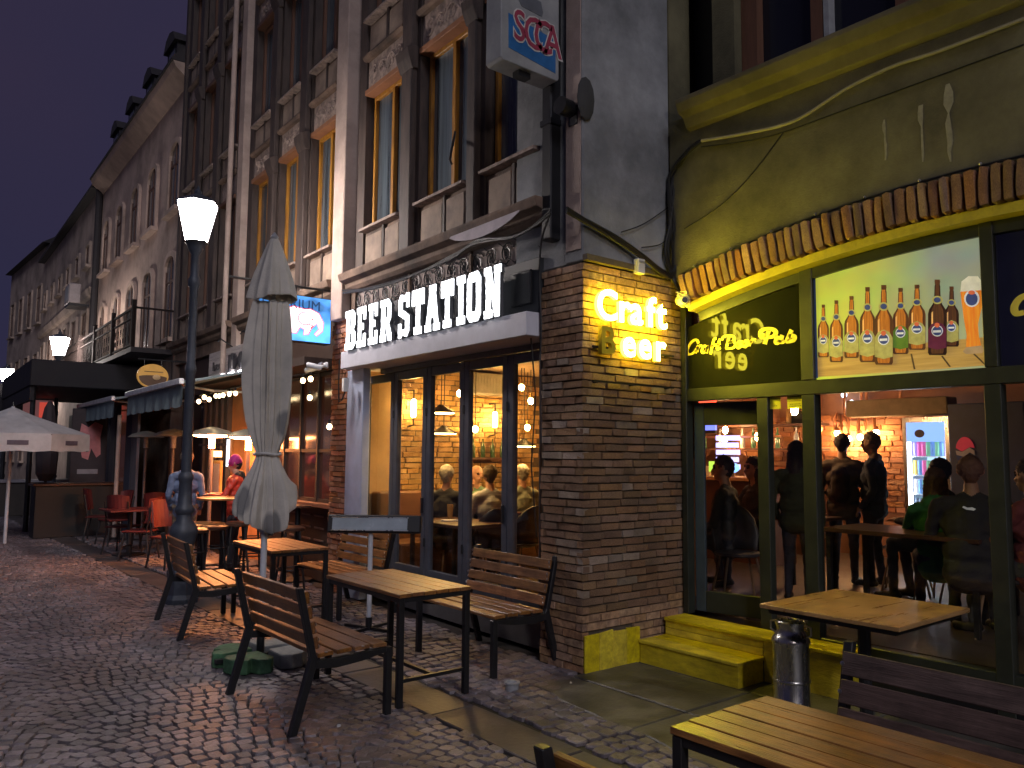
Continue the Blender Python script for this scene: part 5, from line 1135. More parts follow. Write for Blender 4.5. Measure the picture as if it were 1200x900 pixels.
# ---------------------------------------------------------------- closed parasol
t = thing('closed_parasol', 'tall closed grey canvas parasol tied above its white pole', 'parasol', (2.62, 6.42, 0), R(-39))
MB().tube([(0, 0, .42), (0, 0, 3.4)], .026, 14).build('pole', MATS['white pole paint'], t, smooth=True)
Dp = (Vector((2.62, 6.42, 0))-CP).dot(fwd)
def zpx(py): return CAM_H+(527.5-py)/FOC*Dp*1.0
def drape(rows, folds, seed, name, m, amp=.16, n=96, open_bottom=True, asym=0):
    q = random.Random(seed); V = []; ph = q.uniform(0, 6)
    hs = [(folds, 1, ph), (folds*2-1, .45, q.uniform(0, 6)), (folds*3+1, .22, q.uniform(0, 6)), (3, .35, q.uniform(0, 6))]
    for ri, (z, rx, cx, am) in enumerate(rows):
        for k in range(n):
            a = 2*PI*k/n; s = sum(w*math.sin(f_*a+p+z*.7*(w < 1)+.25*math.sin(z*3+f_)) for f_, w, p in hs)
            s2 = .75*(abs(s/1.4)**.7)*(1 if s > 0 else -1)+1.15*(1-2*abs(math.sin(folds*.5*a+ph+.3*math.sin(z*2)))**.55)+.35*(1-2*abs(math.sin(folds*1.5*a+2*ph+.5*math.sin(z*3)))**.6); r = rx*(1+am*s2)
            V.append((cx+r*math.cos(a), r*.86*math.sin(a), z+.02*am*s2+(.10*(math.sin(2*a+1.1)+.5*math.sin(3*a)) if name == 'canvas' and ri >= len(rows)-4 else 0)+(asym*.5*math.sin(a*2+ph)*am if ri == len(rows)-1 else 0)))
    F = [(i*n+k, i*n+(k+1) % n, (i+1)*n+(k+1) % n, (i+1)*n+k) for i in range(len(rows)-1) for k in range(n)]
    mb = MB(); mb.add(V, F); o = mb.build(name, m, t, smooth=True)
    so = o.modifiers.new('thickness', 'SOLIDIFY'); so.thickness = .004; su = o.modifiers.new('round', 'SUBSURF'); su.levels = su.render_levels = 1
    return o
def Rw_(wpx): return wpx/2/FOC*Dp*.90
# canvas mat with faded print
m_ = clothM; N, Lk, B = nodes(m_)
src = B.inputs['Base Color'].links[0].from_socket
tc = N.new('ShaderNodeTexCoord'); mp = N.new('ShaderNodeMapping'); mp.inputs['Scale'].default_value = (2.2, 2.2, 1.3); wv = N.new('ShaderNodeTexVoronoi'); wv.inputs['Scale'].default_value = 1.6
Lk.new(tc.outputs['Object'], mp.inputs[0]); Lk.new(mp.outputs[0], wv.inputs['Vector'])
mr = N.new('ShaderNodeMapRange'); mr.inputs[1].default_value = .22; mr.inputs[2].default_value = .30; mr.inputs[3].default_value = .75; mr.inputs[4].default_value = 0
mr2 = N.new('ShaderNodeMapRange'); mr2.inputs[1].default_value = .40; mr2.inputs[2].default_value = .46; mr2.inputs[3].default_value = 1; mr2.inputs[4].default_value = 0
sx_ = N.new('ShaderNodeSeparateXYZ'); Lk.new(tc.outputs['Object'], sx_.inputs[0])
band = N.new('ShaderNodeMapRange'); band.inputs[1].default_value = 2.55; band.inputs[2].default_value = 2.35; band.inputs[3].default_value = 0; band.inputs[4].default_value = 1
Lk.new(sx_.outputs[2], band.inputs[0]); Lk.new(wv.outputs['Distance'], mr.inputs[0])
mul = N.new('ShaderNodeMath'); mul.operation = 'MULTIPLY'; Lk.new(mr.outputs[0], mul.inputs[0]); Lk.new(band.outputs[0], mul.inputs[1])
mx = N.new('ShaderNodeMix'); mx.data_type = 'RGBA'; Lk.new(mul.outputs[0], mx.inputs[0]); Lk.new(src, mx.inputs[6]); mx.inputs[7].default_value = (.12, .125, .135, 1); Lk.new(mx.outputs[2], B.inputs['Base Color'])
zz = zpx
drape([(zz(345), Rw_(50), 0, .2), (zz(380), Rw_(60), 0, .25), (zz(420), Rw_(65), -.005, .3), (zz(460), Rw_(66), .0, .34), (zz(495), Rw_(63), .0, .36), (zz(515), Rw_(48), .0, .3), (zz(528), Rw_(33), .0, .22), (zz(533), Rw_(33), 0, .2),
       (zz(545), Rw_(44), .0, .25), (zz(565), Rw_(70), .0, .28), (zz(585), Rw_(84), -.005, .30), (zz(602), Rw_(92), -.005, .32), (zz(612), Rw_(88), .0, .36), (zz(604), Rw_(66), .0, .45)], 6, 4, 'canvas', clothM, n=120, asym=.1)
drape([(zz(266), .028, 0, .02), (zz(272), Rw_(17), 0, .06), (zz(285), Rw_(27), 0, .10), (zz(310), Rw_(48), 0, .13), (zz(335), Rw_(64), 0, .16), (zz(342), Rw_(67), .0, .2)], 4, 9, 'top_valance', clothM, asym=.3)
MB().lathe([(.03, zz(268)), (.035, zz(265)), (.02, zz(262)), (.006, zz(259))], n=12).build('finial', greypl, t, smooth=True)
MB().tube([(Rw_(34)*math.cos(a), Rw_(34)*.9*math.sin(a), zz(530)+.006*math.sin(3*a)) for a in [k*PI/12 for k in range(25)]], .012, 6).build('tie_cord', MATS['cream outline'], t)
# ================================================================ THE FAR TERRACE
hr = glow('heater element light', (1.0, .30, .08), 75); hcap = mat('heater reflector', (.6, .58, .5), .35, .6, bump=.02)
def heater(loc, label, on=True, h=2.12):
    t = thing('patio_heater', label, 'patio heater', loc, 0, 'mushroom patio heaters')
    MB().lathe([(.22, 0), (.23, .02), (.19, .07), (.05, .10), (.028, .14), (.028, h-.30)], n=18).build('stand', mat('heater body', (.12, .10, .10), .4, bump=.02), t, smooth=True)
    MB().lathe([(.035, h-.28), (.045, h-.28), (.045, h-.12), (.06, h-.08)], n=14).build('burner', hr if on else greypl, t)
    MB().lathe([(.30, h-.08), (.33, h-.07), (.25, h-.01), (.08, h+.04), (.02, h+.05)], n=26).build('reflector', hcap, t, smooth=True)
    if on: MB().lathe([(.07, h-.115), (.20, h-.11), (.285, h-.085), (.285, h-.080), (.07, h-.09)], n=26).build('glowing_disc', glow('heater disc light', (1.0, .36, .12), 60), t)
    return t
def at(px, Y, z=0):
    d = sight(px, 500); return (d.x*Y/d.y, Y, z)
def hz(px, py, Y): x, y, _ = at(px, Y); v = Vector((x, y, 0))-CP; return CAM_H+(527.5-py)/FOC*v.dot(fwd)
heater(at(249, 12.5), 'glowing mushroom heater between the man in blue and the woman in red', True, hz(249, 506, 12.5)+.05)
heater(at(292, 12.0), 'glowing mushroom heater half hidden by the closed parasol', True, hz(292, 508, 12.0)+.05)
heater(at(204, 14.2), 'unlit mushroom heater directly left of the lamp post', False, hz(202, 508, 14.2)+.05)
heater(at(172, 16.5), 'unlit mushroom heater farthest left, against the dark terrace', False, hz(172, 510, 16.5)+.05)
redM = mat('red chair lacquer', (.085, .013, .013), .5, scale=6, bump=.05); darkwood2 = mat('dark bar wood', (.09, .04, .025), .35, scale=5, bump=.15)
def high_table(px, Y, label, r=.34, h=1.08, top=None):
    t = thing('high_table', label, 'high table', at(px, Y), 0, 'round bar tables of the terrace')
    MB().lathe([(r-.01, h-.03), (r, h-.025), (r, h-.004), (r-.01, h)], n=28).build('table_top', top or mat('orange lit varnished wood', (.40, .17, .05), .3, scale=6, bump=.1), t, smooth=True)
    MB().lathe([(.22, 0), (.22, .02), (.04, .05), (.035, h-.03)], n=16).build('pedestal', ironM, t, smooth=True); return t
high_table(240, 10.6, 'low round table with orange lit edge behind the lamp post', .30, .78)
high_table(266, 11.0, 'dark high table in front of the woman in the red jacket', .36, 1.08)
high_table(228, 13.4, 'high table behind the man in the blue shirt', .34, 1.05, darkwood2)
high_table(352, 10.2, 'high table by the tavern window seen right of the parasol', .3, 1.0, darkwood2)
def stool_chair(loc, rz, label, m=redM, hs=.46, hb=.95, grp='red terrace chairs'):
    t = thing('terrace_chair', label, 'chair', loc, rz, grp)
    MB().box(-.21, .21, -.21, .21, hs-.03, hs).build('seat', m, t, bevel=.012)
    # curved back
    V = []; n = 8
    for i in range(n+1):
        a = PI*(.18+.64*i/n); 
        for rr in (.21, .23):
            for z in (hs+.12, hb): V.append((rr*math.cos(a), rr*math.sin(a)+.02+.06*(z > hs+.2), z+(.03*math.sin(PI*i/n) if z > hs+.2 else 0)))
    F = []
    for i in range(n):
        b = i*4; F += [(b, b+1, b+5, b+4), (b+2, b+6, b+7, b+3), (b+1, b+3, b+7, b+5), (b, b+4, b+6, b+2)]
    F += [(0, 2, 3, 1), (n*4, n*4+1, n*4+3, n*4+2)]
    mb = MB(); mb.add(V, F); mb.build('backrest', m, t)
    for x in (-.19, .19): MB().tube([(x, .17, hs), (x*1.05, .24, hb-.08)], .013, 6).build('back_post', ironM, t)
    for x in (-1, 1):
        for y_ in (-1, 1): MB().tube([(x*.17, y_*.17, hs-.02), (x*.22, y_*.23, 0)], .015, 6).build('leg', ironM, t)
    MB().box(-.19, .19, -.21, -.19, .2, .22).build('stretcher', ironM, t)
    return t
for k, (px, Y, rz, lb) in enumerate(((150, 14.6, 2.4, 'red curved chair nearest the street, left of the lamp post'), (170, 13.6, -2.2, 'bright red chair back directly left of the man in blue'), (122, 17, 1.2, 'dark red chair farthest left on the terrace'), (186, 15.2, 2.9, 'red chair hidden behind the bright red one'), (140, 16, -1.3, 'red chair beside the pale thin post'), (205, 12.4, .3, 'dark red chair right behind the lamp post foot'))):
    stool_chair(at(px, Y), rz, lb)
def bar_stool(loc, label):
    t = thing('bar_stool', label, 'bar stool', loc, 0, 'bar stools round the high tables')
    MB().lathe([(.15, .72), (.17, .73), (.17, .76), (.12, .78)], n=16).build('seat', darkwood2, t, smooth=True)
    for a in range(4):
        c, s = math.cos(a*PI/2+.6), math.sin(a*PI/2+.6); MB().tube([(c*.12, s*.12, .72), (c*.21, s*.21, 0)], .014, 6).build('leg', ironM, t)
    for h_ in (.25, .5): MB().tube([(.17*math.cos(a), .17*math.sin(a), h_) for a in [k*PI/8 for k in range(17)]], .009, 5).build('foot_ring', ironM, t)
for px, Y, lb in ((232, 10.0, 'dark stool under the orange edged round table'), (256, 10.3, 'stool left of the dark high table'), (282, 10.6, 'stool under the table of the woman in red'), (300, 11.2, 'stool by the parasol skirt'), (345, 9.6, 'stool under the tavern window ledge')): bar_stool(at(px, Y), lb)
tt = thing('terrace_table', 'red topped square table among the red chairs', 'table', at(158, 14.3))
MB().box(-.4, .4, -.4, .4, .72, .75).build('table_top', redM, tt, bevel=.006); MB().tube([(0, 0, 0), (0, 0, .72)], .04, 10).build('column', ironM, tt); MB().lathe([(.25, 0), (.25, .02), (.05, .04)], n=16).build('base', ironM, tt)
# market umbrella at the left
g = G(62, 600)
um = thing('market_umbrella', 'white market umbrella with scalloped valance at the left edge', 'umbrella', at(14, 17.3), R(20))
n = 8; r = 1.32; zt, ze = 2.50, 1.99; canv = mat('white market canvas', (.55, .54, .54), .85, scale=3, bump=.2)
V = [(0, 0, zt)]+[(r*.28*math.cos(2*PI*k/n), r*.28*math.sin(2*PI*k/n), zt-.17) for k in range(n)]+[(r*math.cos(2*PI*k/n), r*math.sin(2*PI*k/n), ze) for k in range(n)]
F = [(0, 1+k, 1+(k+1) % n) for k in range(n)]+[(1+k, 9+k, 9+(k+1) % n, 1+(k+1) % n) for k in range(n)]
m = MB(); m.add(V, F); o = m.build('canopy', canv, um); so = o.modifiers.new('thickness', 'SOLIDIFY'); so.thickness = .008
for k in range(n):
    a, b = [Vector((r*math.cos(2*PI*j/n), r*math.sin(2*PI*j/n), ze)) for j in (k, k+1)]; d = (b-a)/4; V = []
    for i in range(5): p = a+d*i; V += [(*p.xy, ze-.003), (*(p.xy*1.004), ze-.30-.02*(i % 2)), (*(p.xy*.996), ze-.30-.02*(i % 2))]
    m = MB(); m.add(V, [(i*3+c, i*3+3+c, i*3+3+(c+1) % 3, i*3+(c+1) % 3) for i in range(4) for c in range(3)]); vl = m.build('valance', canv, um)
    mid = (a+b)/2; dr_ = (b-a).normalized(); M_ = MB()
    M_.add([tuple(mid+dr_*s*.16+Vector((mid.x, mid.y, 0)).normalized()*.012+Vector((0, 0, z))) for s, z in ((-1, -.2), (1, -.2), (1, -.12), (-1, -.12))], [(0, 1, 2, 3)]); M_.build('valance_lettering', mat('faded dark print', (.12, .1, .13), .7), vl)
    MB().tube([(0, 0, zt-.06), tuple(a+Vector((0, 0, -.02)))], .012, 5).build('rib', ironM, um)
MB().tube([(0, 0, 0), (0, 0, zt)], .03, 10).build('pole', MATS['white pole paint'], um); MB().tube([(0, 0, zt), (0, 0, zt+.1)], [.03, .01], 8).build('finial', ironM, um)
# folded dark parasol in front of it, dark counter below
fp = thing('folded_dark_parasol', 'folded dark parasol by the second street lamp', 'parasol', at(57, 19.5))
MB().tube([(0, 0, 0), (0, 0, 2.6)], .03, 8).build('pole', ironM, fp)
MB().lathe([(.03, 2.75), (.10, 2.6), (.17, 2.2), (.22, 1.7), (.20, 1.2), (.12, 1.05)][::-1], n=9).build('canvas', MATS['dull panel'], fp)
ct = thing('terrace_planter_wall', 'low dark planter wall enclosing the far terrace', 'planter wall', (2.3, 24.3, 0), R(-2))
MB().box(-3.4, 2.1, 0, .5, 0, .86).build('front', mat('planter timber', (.05, .04, .034), .7, scale=4), ct, bevel=.01); MB().box(-3.45, 2.15, -.05, .55, .862, .93).build('coping', mat('coping', (.25, .23, .25), .7, scale=4), ct)
cw = thing('dark_counter', 'dark covered counter under the far terrace roof', 'counter', (3.3, 17.9, 0))
MB().box(-.6, .9, 0, .5, 0, 1.0).build('body', darkM, cw, bevel=.01); MB().box(-.65, .95, -.05, .55, 1.002, 1.05).build('counter_top', darkwood2, cw, bevel=.006)
g = thing('curved_dark_awning', 'rounded dark awning behind the white market umbrella', 'awning', (3.6, 26.5, 0), 0)
V = []; n = 8
prof_ = [(-2.6*math.cos(t_), 2.3+1.3*math.sin(t_)) for t_ in [PI/2*i/n for i in range(n+1)]]
MB().prism(prof_+[(0, 2.2)], 'y', 0, 5).build('hood', MATS['dark canopy cloth'], g)
# ================================================================ ROOMS BEHIND THE GLASS
FLZ = .20
NTH = ['first', 'second', 'third', 'fourth', 'fifth', 'sixth', 'seventh', 'eighth', 'ninth', 'tenth', 'eleventh', 'twelfth', 'thirteenth', 'fourteenth', 'fifteenth', 'sixteenth', 'seventeenth', 'eighteenth', 'nineteenth', 'twentieth']
def ORD(n): return NTH[n-1]
room = thing('beer_station_room', 'warm lit brick walled bar room behind the folding glass doors', 'room', (0, 0, 0), kind='structure')
wallY = 8.98
MB().box(4.80, 8.0, wallY+.014, wallY+.2, FLZ, 2.95).build('party_wall', mortar, room)
MB().prism([(4.75, 5.12), (6.36, 5.12), (6.36, 6.30), (7.9, 6.30), (7.9, wallY+.2), (4.90, wallY+.2)], 'z', 0, FLZ).build('room_floor', floorIn, room)
MB().prism([(4.75, 5.12), (6.36, 5.12), (6.36, 6.30), (7.9, 6.30), (7.9, wallY+.2), (4.90, wallY+.2)], 'z', 2.85, 3.0).build('room_ceiling', mat('room ceiling', (.30, .20, .12), .9), room)
plw = mat('ochre inner plaster', (.40, .26, .13), .85, scale=3, bump=.3)
for a in ((4.80, 6.44, 5.10, 5.18), (6.36, 6.44, 5.18, 6.38), (6.44, 7.98, 6.30, 6.38), (7.9, 7.98, 6.38, wallY)): MB().box(*a, FLZ, 2.95).build('inner_wall', plw, room)
wb_ = thing('inner_brick_wall', 'glowing ochre brick party wall inside the bar room', 'wall', (0, wallY, 0), parent=None)
bk = courses(5.0, 7.9, .95, 2.84, seed=21, L=.24, H=.058, J=.012); low_ = [b for b in courses(4.95, 7.9, FLZ, .93, seed=22, L=.24, H=.058, J=.012)]
brick_face(wb_, [b for b in bk if b[0] > 5.1 and b[1] < 7.9], 'x', 0, -1, brickIn, lambda b: abs(b[0]-6.2)+abs(b[2]-2)*.3, cap=298, seed=23, dep=.06)
MB().box(5.05, 7.9, -.03, 0, FLZ, .93).build('dark_wainscot', mat('brown wainscot', (.16, .07, .03), .6, scale=4, bump=.2), wb_)
MB().box(4.85, 5.30, -.05, 0, FLZ, 2.84).build('pier', plw, wb_)
warm = glow('filament light', (1.0, .58, .17), 150); warm2 = glow('shade light', (1.0, .60, .20), 50)
brass = mat('aged brass', (.45, .28, .10), .35, 1, bump=.02)
def sconce_tube(px, py0, py1):
    x, z0 = Yp(px, py1, wallY-.14); z1 = Yp(px, py0, wallY-.14)[1]; t = thing('filament_wall_lamp', 'tall tubular filament lamp %s on the inner brick wall' % ('left, beside the second pane' if px < 520 else 'right, behind the fourth pane'), 'wall lamp', (x, wallY-.14, z0))
    h = z1-z0; MB().tube([(0, 0, 0), (0, 0, h*.1), (0, 0, h*.9), (0, 0, h)], [.02, .034, .034, .02], 12).build('filament_bulb', warm, t, smooth=True)
    MB().tube([(0, .14, h+.12), (0, 0, h+.12), (0, 0, h)], .012, 8).build('pipe_arm', ironM, t); MB().tube([(0, 0, 0), (0, 0, -.1), (0, .14, -.12)], .012, 8).build('pipe_arm', ironM, t)
sconce_tube(484.5, 468, 489); sconce_tube(580, 483, 501)
def pendant(px, py, Y, label, r=.038, shade=0):
    x, z = Yp(px, py, Y); t = thing('pendant_lamp', label, 'pendant lamp', (x, Y, z), 0, 'bare bulb lamps in the bar room')
    if shade:
        MB().lathe([(.17, .0), (.18, .01), (.06, .07), (.03, .10)], n=20).build('shade', ironM, t, smooth=True)
        MB().lathe([(.03, -.012), (.155, -.004), (.155, .0), (.03, -.004)], n=20).build('lit_underside', warm2, t)
    else: MB().ball((0, 0, 0), (r, r, r*1.2), 12).build('bulb', warm, t, smooth=True); MB().tube([(0, 0, r), (0, 0, r+.07)], .018, 8).build('socket', brass, t)
    MB().tube([(0, 0, r+.04), (0, 0, max(.3, 2.85-z))], .006, 5).build('cord', blackrub, t)
for a in ((538.7, 461, 8.5, 'bare bulb near the top of the third pane'), (557, 503, 8.7, 'bare bulb low at the left of the fourth pane'), (611, 454, 8.2, 'bare bulb high in the rightmost pane'), (622, 470, 8.3, 'bright twin bulb in the rightmost pane beside the pillar'), (618, 501, 8.6, 'bare bulb on a pipe low in the rightmost pane')): pendant(*a)
for a in ((517, 484, 7.9, 'dish lamp upper left in the third pane'), (520, 508, 8.3, 'dish lamp lower in the third pane'), (614, 523, 8.2, 'dish lamp lowest in the rightmost pane')): pendant(*a, shade=1)
x, z = Yp(572, 451, wallY-.2)
t = thing('wall_air_conditioner', 'wide grey ribbed air conditioner on the inner brick wall behind the fourth pane', 'air conditioner', (x, wallY-.01, z))
MB().box(-.33, .33, -.22, -.0, -.14, .16).build('case', mat('warm grey case', (.30, .27, .22), .5, bump=.02), t, bevel=.015)
m = MB()
for k in range(12): MB().box(-.30+.052*k, -.285+.052*k, -.228, -.2205, -.11, .12).build('rib', MATS['warm grey case'], t)
# wine racks / shelf line
sh = thing('bottle_shelf', 'narrow shelf with a few bottles on the inner brick wall', 'shelf', (6.9, wallY-.16, 1.62))
MB().box(-.45, .45, 0, .15, 0, .025).build('board', darkwood2, sh)
bott = mat('green bottle glass', (.03, .07, .03), .1, scale=5, bump=0, spec=.8)
def bottle(loc, label, m=bott, h=.26, r=.033, grp='bottles on the shelves'):
    o = MB().lathe([(r*.9, 0), (r, .01), (r, h*.58), (r*.5, h*.72), (r*.34, h*.8), (r*.34, h*.97), (r*.4, h*.98), (r*.4, h)], n=12).build('bottle', m, None, smooth=True, loc=loc)
    return tag(o, label, 'bottle', grp)
for k in range(5): bottle((6.55+.17*k, wallY-.09, 1.645), '%s green bottle from the left on the narrow shelf of the inner brick wall' % ORD(k+1), grp='bottles on the narrow shelf')
# chairs and tables inside
def inchair(loc, rz, label, m=None, grp='round backed chairs indoors'):
    m = m or mat('dark chair shell', (.035, .025, .022), .35, bump=.02); t = thing('shell_chair', label, 'chair', loc, rz, grp)
    MB().lathe([(.18, .42), (.22, .435), (.22, .455), (.15, .465)], n=18).build('seat', m, t, smooth=True)
    V = []; n = 10; rows = 5
    for i in range(n+1):
        a = PI*(.12+.76*i/n)
        for j in range(rows):
            zf = j/(rows-1); hgt = .16+.28*math.sin(PI*i/n)**.6; V.append(((.22+.03*zf)*math.cos(a), (.21+.07*zf)*math.sin(a), .46+hgt*zf*1.0))
    F = [(i*rows+j, (i+1)*rows+j, (i+1)*rows+j+1, i*rows+j+1) for i in range(n) for j in range(rows-1)]
    mb = MB(); mb.add(V, F); o = mb.build('backrest', m, t, smooth=True); so = o.modifiers.new('thickness', 'SOLIDIFY'); so.thickness = .018
    for x in (-1, 1):
        for y_ in (-1, 1): MB().tube([(x*.13, y_*.13, .43), (x*.21, y_*.22, 0)], .011, 6).build('leg', brass if False else mat('pale chair leg', (.4, .25, .14), .5, bump=0), t)
def intable(loc, sx, sy, label, h=.75, m=None):
    t = thing('pub_table', label, 'table', loc); MB().box(-sx/2, sx/2, -sy/2, sy/2, h-.035, h).build('table_top', m or darkwood2, t, bevel=.005)
    for x in (-1, 1):
        for y_ in (-1, 1): MB().box(x*(sx/2-.06)-.02, x*(sx/2-.06)+.02, y_*(sy/2-.06)-.02, y_*(sy/2-.06)+.02, 0, h-.037).build('leg', ironM, t)
    return t
intable((6.25, 8.35, FLZ), .9, .7, 'pub table with the group of men behind the glass doors')
intable((7.0, 8.45, FLZ), .6, .6, 'pub table lit by the dish lamp in the rightmost pane')
intable((4.98+.25, 7.35, FLZ), .7, 1.1, 'dark table with napkins behind the left panes')
inchair((5.62, 7.25, FLZ), R(160), 'dark round backed chair behind the third pane'); inchair((6.12, 7.35, FLZ), R(185), 'dark round backed chair behind the fourth pane'); inchair((5.7, 8.25, FLZ), R(90), 'chair of the grey haired man')
nap = tag(MB().prism([(-.1, -.06), (.02, -.09), (.12, -.03), (.08, .06), (-.05, .08)], 'z', 0, .012).build('napkin_pile', mat('white napkin', (.75, .72, .66), .9, scale=9), None, loc=(5.13, 7.4, FLZ+.752)), 'pale crumpled napkins on the dark table behind the second pane', 'napkins')
for (x, y_, lb) in ((5.30, 7.62, 'tall glass left of the napkins'), (6.38, 8.3, 'beer glass between the men'), (6.9, 8.4, 'tall glass on the table beside the pillar')):
    tag(MB().lathe([(.025, 0), (.028, .01), (.036, .16), (.034, .165), (.03, .15), (.022, .02)], n=12).build('beer_glass', mat('beer glass', (.6, .35, .1), .08, spec=.9, bump=0), None, smooth=True, loc=(x, y_, FLZ+.752)), lb, 'glass')
bo = thing('booth_seat', 'padded brown booth seat behind the second pane', 'booth', (5.35, 8.55, FLZ))
MB().box(-.35, .5, .15, .38, 0, 1.02).build('booth_back', mat('brown leather', (.14, .06, .03), .45, scale=5, bump=.15), bo, bevel=.04, seg=3); MB().box(-.35, .5, -.35, .145, 0, .44).build('booth_cushion', MATS['brown leather'], bo, bevel=.03, seg=2)
# ---------------------------------------------------------------- the pub room behind the arch
PZ = .33
pr_ = thing('pub_room', 'dim brown pub room behind the arched shop front', 'room', kind='structure')
MB().box(5.86, 13, -4, 6.29, PZ-.2, PZ-.0).build('room_floor', floorIn, pr_); MB().box(7.99, 13, 6.29, 11, PZ-.2, PZ).build('room_floor', floorIn, pr_)
MB().box(5.86, 13, -4, 6.29, 3.35, 3.5).build('room_ceiling', ceilM, pr_); MB().box(7.99, 13, 6.29, 11, 3.35, 3.5).build('room_ceiling', ceilM, pr_)
XB = 10.95; dimwall = mat('dim umber wall', (.40, .19, .10), .8, scale=3, bump=.3); plum = mat('dim plum wall', (.16, .08, .10), .8, scale=2, bump=.3)
MB().box(XB+.02, XB+.2, 3.0, 11, PZ, 3.35).build('back_wall', dimwall, pr_); MB().box(XB-.3, XB+.2, -4, 2.99, PZ, 3.35).build('back_wall', plum, pr_)
MB().box(5.9, 13, -4.1, -3.9, PZ, 3.35).build('side_wall', plum, pr_); MB().box(7.985, 13, 10.8, 11, PZ, 3.35).build('side_wall', dimwall, pr_)
for a in ((6.36, 6.43), ): MB().box(4.9, 6.35, 5.02, 5.09, PZ, 3.35).build('divider_wall', dimwall, pr_); MB().box(6.445, 6.5, 5.02, 6.28, PZ, 3.35).build('divider_wall', dimwall, pr_); MB().box(6.5, 8.04, 6.23, 6.29, PZ, 3.35).build('divider_wall', dimwall, pr_); MB().box(7.99, 8.04, 6.295, 10.8, PZ, 3.35).build('divider_wall', dimwall, pr_)
pw = thing('pub_brick_wall', 'orange lit brick back wall of the pub under pipe lamps', 'wall', (XB, 0, 0))
brick_face(pw, [b for b in courses(4.75, 7.6, .95, 2.35, seed=31, L=.25, H=.062, J=.013)], 'y', 0, -1, mat('pub inner brick', (.50, .22, .09), .75, piece=.25, scale=10, bump=.4, col2=(.32, .12, .05)), lambda b: abs(b[2]-1.9), cap=290, seed=33, dep=.05)
# pipe lamps: copper conduits on the wall, down to glowing bulbs
copper = mat('copper pipe', (.85, .42, .22), .35, .6, bump=0); pb_ = glow('pipe lamp bulb', (1, .56, .24), 260)
XP = XB-.16
def conduit(pxs, label, bulbs):
    t = thing('pipe_lamp', label, 'pipe lamp', (XP, 0, 0), 0, 'copper pipe lamps on the pub wall'); 
    for P in pxs:
        MB().tube([(0, *Rp(px, py, XP)) for px, py in P], .021, 6).build('pipe', copper, t, smooth=True)
    for px, py in bulbs:
        y_, z_ = Rp(px, py, XP); b = MB().ball((0, y_, z_), (.038, .038, .045), 10).build('bulb', pb_, t, smooth=True); MB().lathe([(.02, .03), (.045, .035), (.02, .09)], (0, y_, z_), n=10).build('bulb_holder', copper, b)
conduit([[(980, 505), (978, 490), (981, 484), (985, 486), (986, 505)]], 'narrow looped copper pipe lamp, leftmost on the pub wall', [(981, 508)])
conduit([[(990, 440), (990, 486), (994, 492), (994, 512)]], 'bent copper pipe lamp next to the leftmost loop', [(994.5, 514)])
conduit([[(1009, 445), (1009, 486), (1006, 492), (1006, 510)], ], 'tall copper pipe lamp above the standing guests', [(1008, 512)])
conduit([[(1015, 505), (1014, 484), (1019, 480), (1024, 485), (1025, 505)], [(1015, 480), (1015, 452), (1022, 452)]], 'double looped copper pipe lamp right of the standing guests', [(1027, 507)])
conduit([[(1020, 455), (1040, 455), (1040, 450), (1055, 450), (1055, 470)]], 'square bent copper pipe near the ceiling left of the fridge', [])
conduit([[(953, 487), (960, 490), (963, 500), (960, 510), (953, 513)]], 'round copper pipe ring at the left edge of the big pane', [])
# duct above the fridge
t = thing('pale_duct', 'pale boxed duct above the drinks fridge', 'duct', (XB-.5, *Rp(1063, 478, XB-.5)))
MB().box(-.15, .15, -.55, .75, -.1, .12).build('box', mat('duct plaster', (.34, .26, .14), .8), t, bevel=.01)
# bluish upper reflection source: white wall lamps near the ceiling
t = thing('cool_wall_lamps', 'pair of cool white lamps on a pale wall high behind the pipe lamps', 'wall lamp', (XB-.1, 0, 0))
for px, py in ((990, 463), (999, 472)):
    y_, z_ = Rp(px, py, XB-.1); MB().ball((-.02, y_, z_), .04, 10).build('bulb', glow('cool bulb', (.6, .75, 1), 9), t, smooth=True)
(ya, za), (yb, zb__) = Rp(984, 500, XB-.02), Rp(1005, 452, XB-.02)
# ---------------------------------------------------------------- drinks fridge
FX = 10.1; fy0, fz1 = Rp(1111, 488, FX); fy1, _ = Rp(1057, 487, FX); fw = fy1-fy0
fg = thing('drinks_fridge', 'tall glowing glass fronted drinks fridge full of cans', 'fridge', (FX, fy0, PZ)); H_ = fz1-PZ; DPF = .62
whiteF = mat('fridge casing', (.30, .32, .38), .4, bump=.02)
MB().box(.04, DPF, 0, .03, 0, H_).build('side_panel', whiteF, fg); MB().box(.04, DPF, fw-.03, fw, 0, H_).build('side_panel', whiteF, fg); MB().box(DPF-.03, DPF, .03, fw-.03, .1, H_).build('back_panel', glow('fridge back light', (.45, .70, 1.0), 1.4), fg)
MB().box(.04, DPF, .03, fw-.03, H_-.04, H_).build('top_panel', whiteF, fg); MB().box(.04, DPF, .03, fw-.03, 0, .12).build('base_panel', whiteF, fg)
for nm, b in (('door_stile', (0, .035, 0, .045, .1, H_)), ('door_stile', (0, .035, fw-.045, fw, .1, H_)), ('door_rail', (0, .035, .046, fw-.046, H_-.06, H_)), ('door_rail', (0, .035, .046, fw-.046, .1, .2))): MB().box(*b).build(nm, steelM, fg)
MB().box(-.002, .02, .046, fw-.046, H_-.30, H_-.062).build('lit_header', glow('fridge header light', (.22, .42, .95), 1.3), fg)
MB().prism([(fw*.62+.06*math.cos(2*PI*k/16), H_-.2+.05*math.sin(2*PI*k/16)) for k in range(16)], 'x', -.008, -.003).build('header_emblem', mat('fridge emblem', (.08, .06, .09), .5), fg)
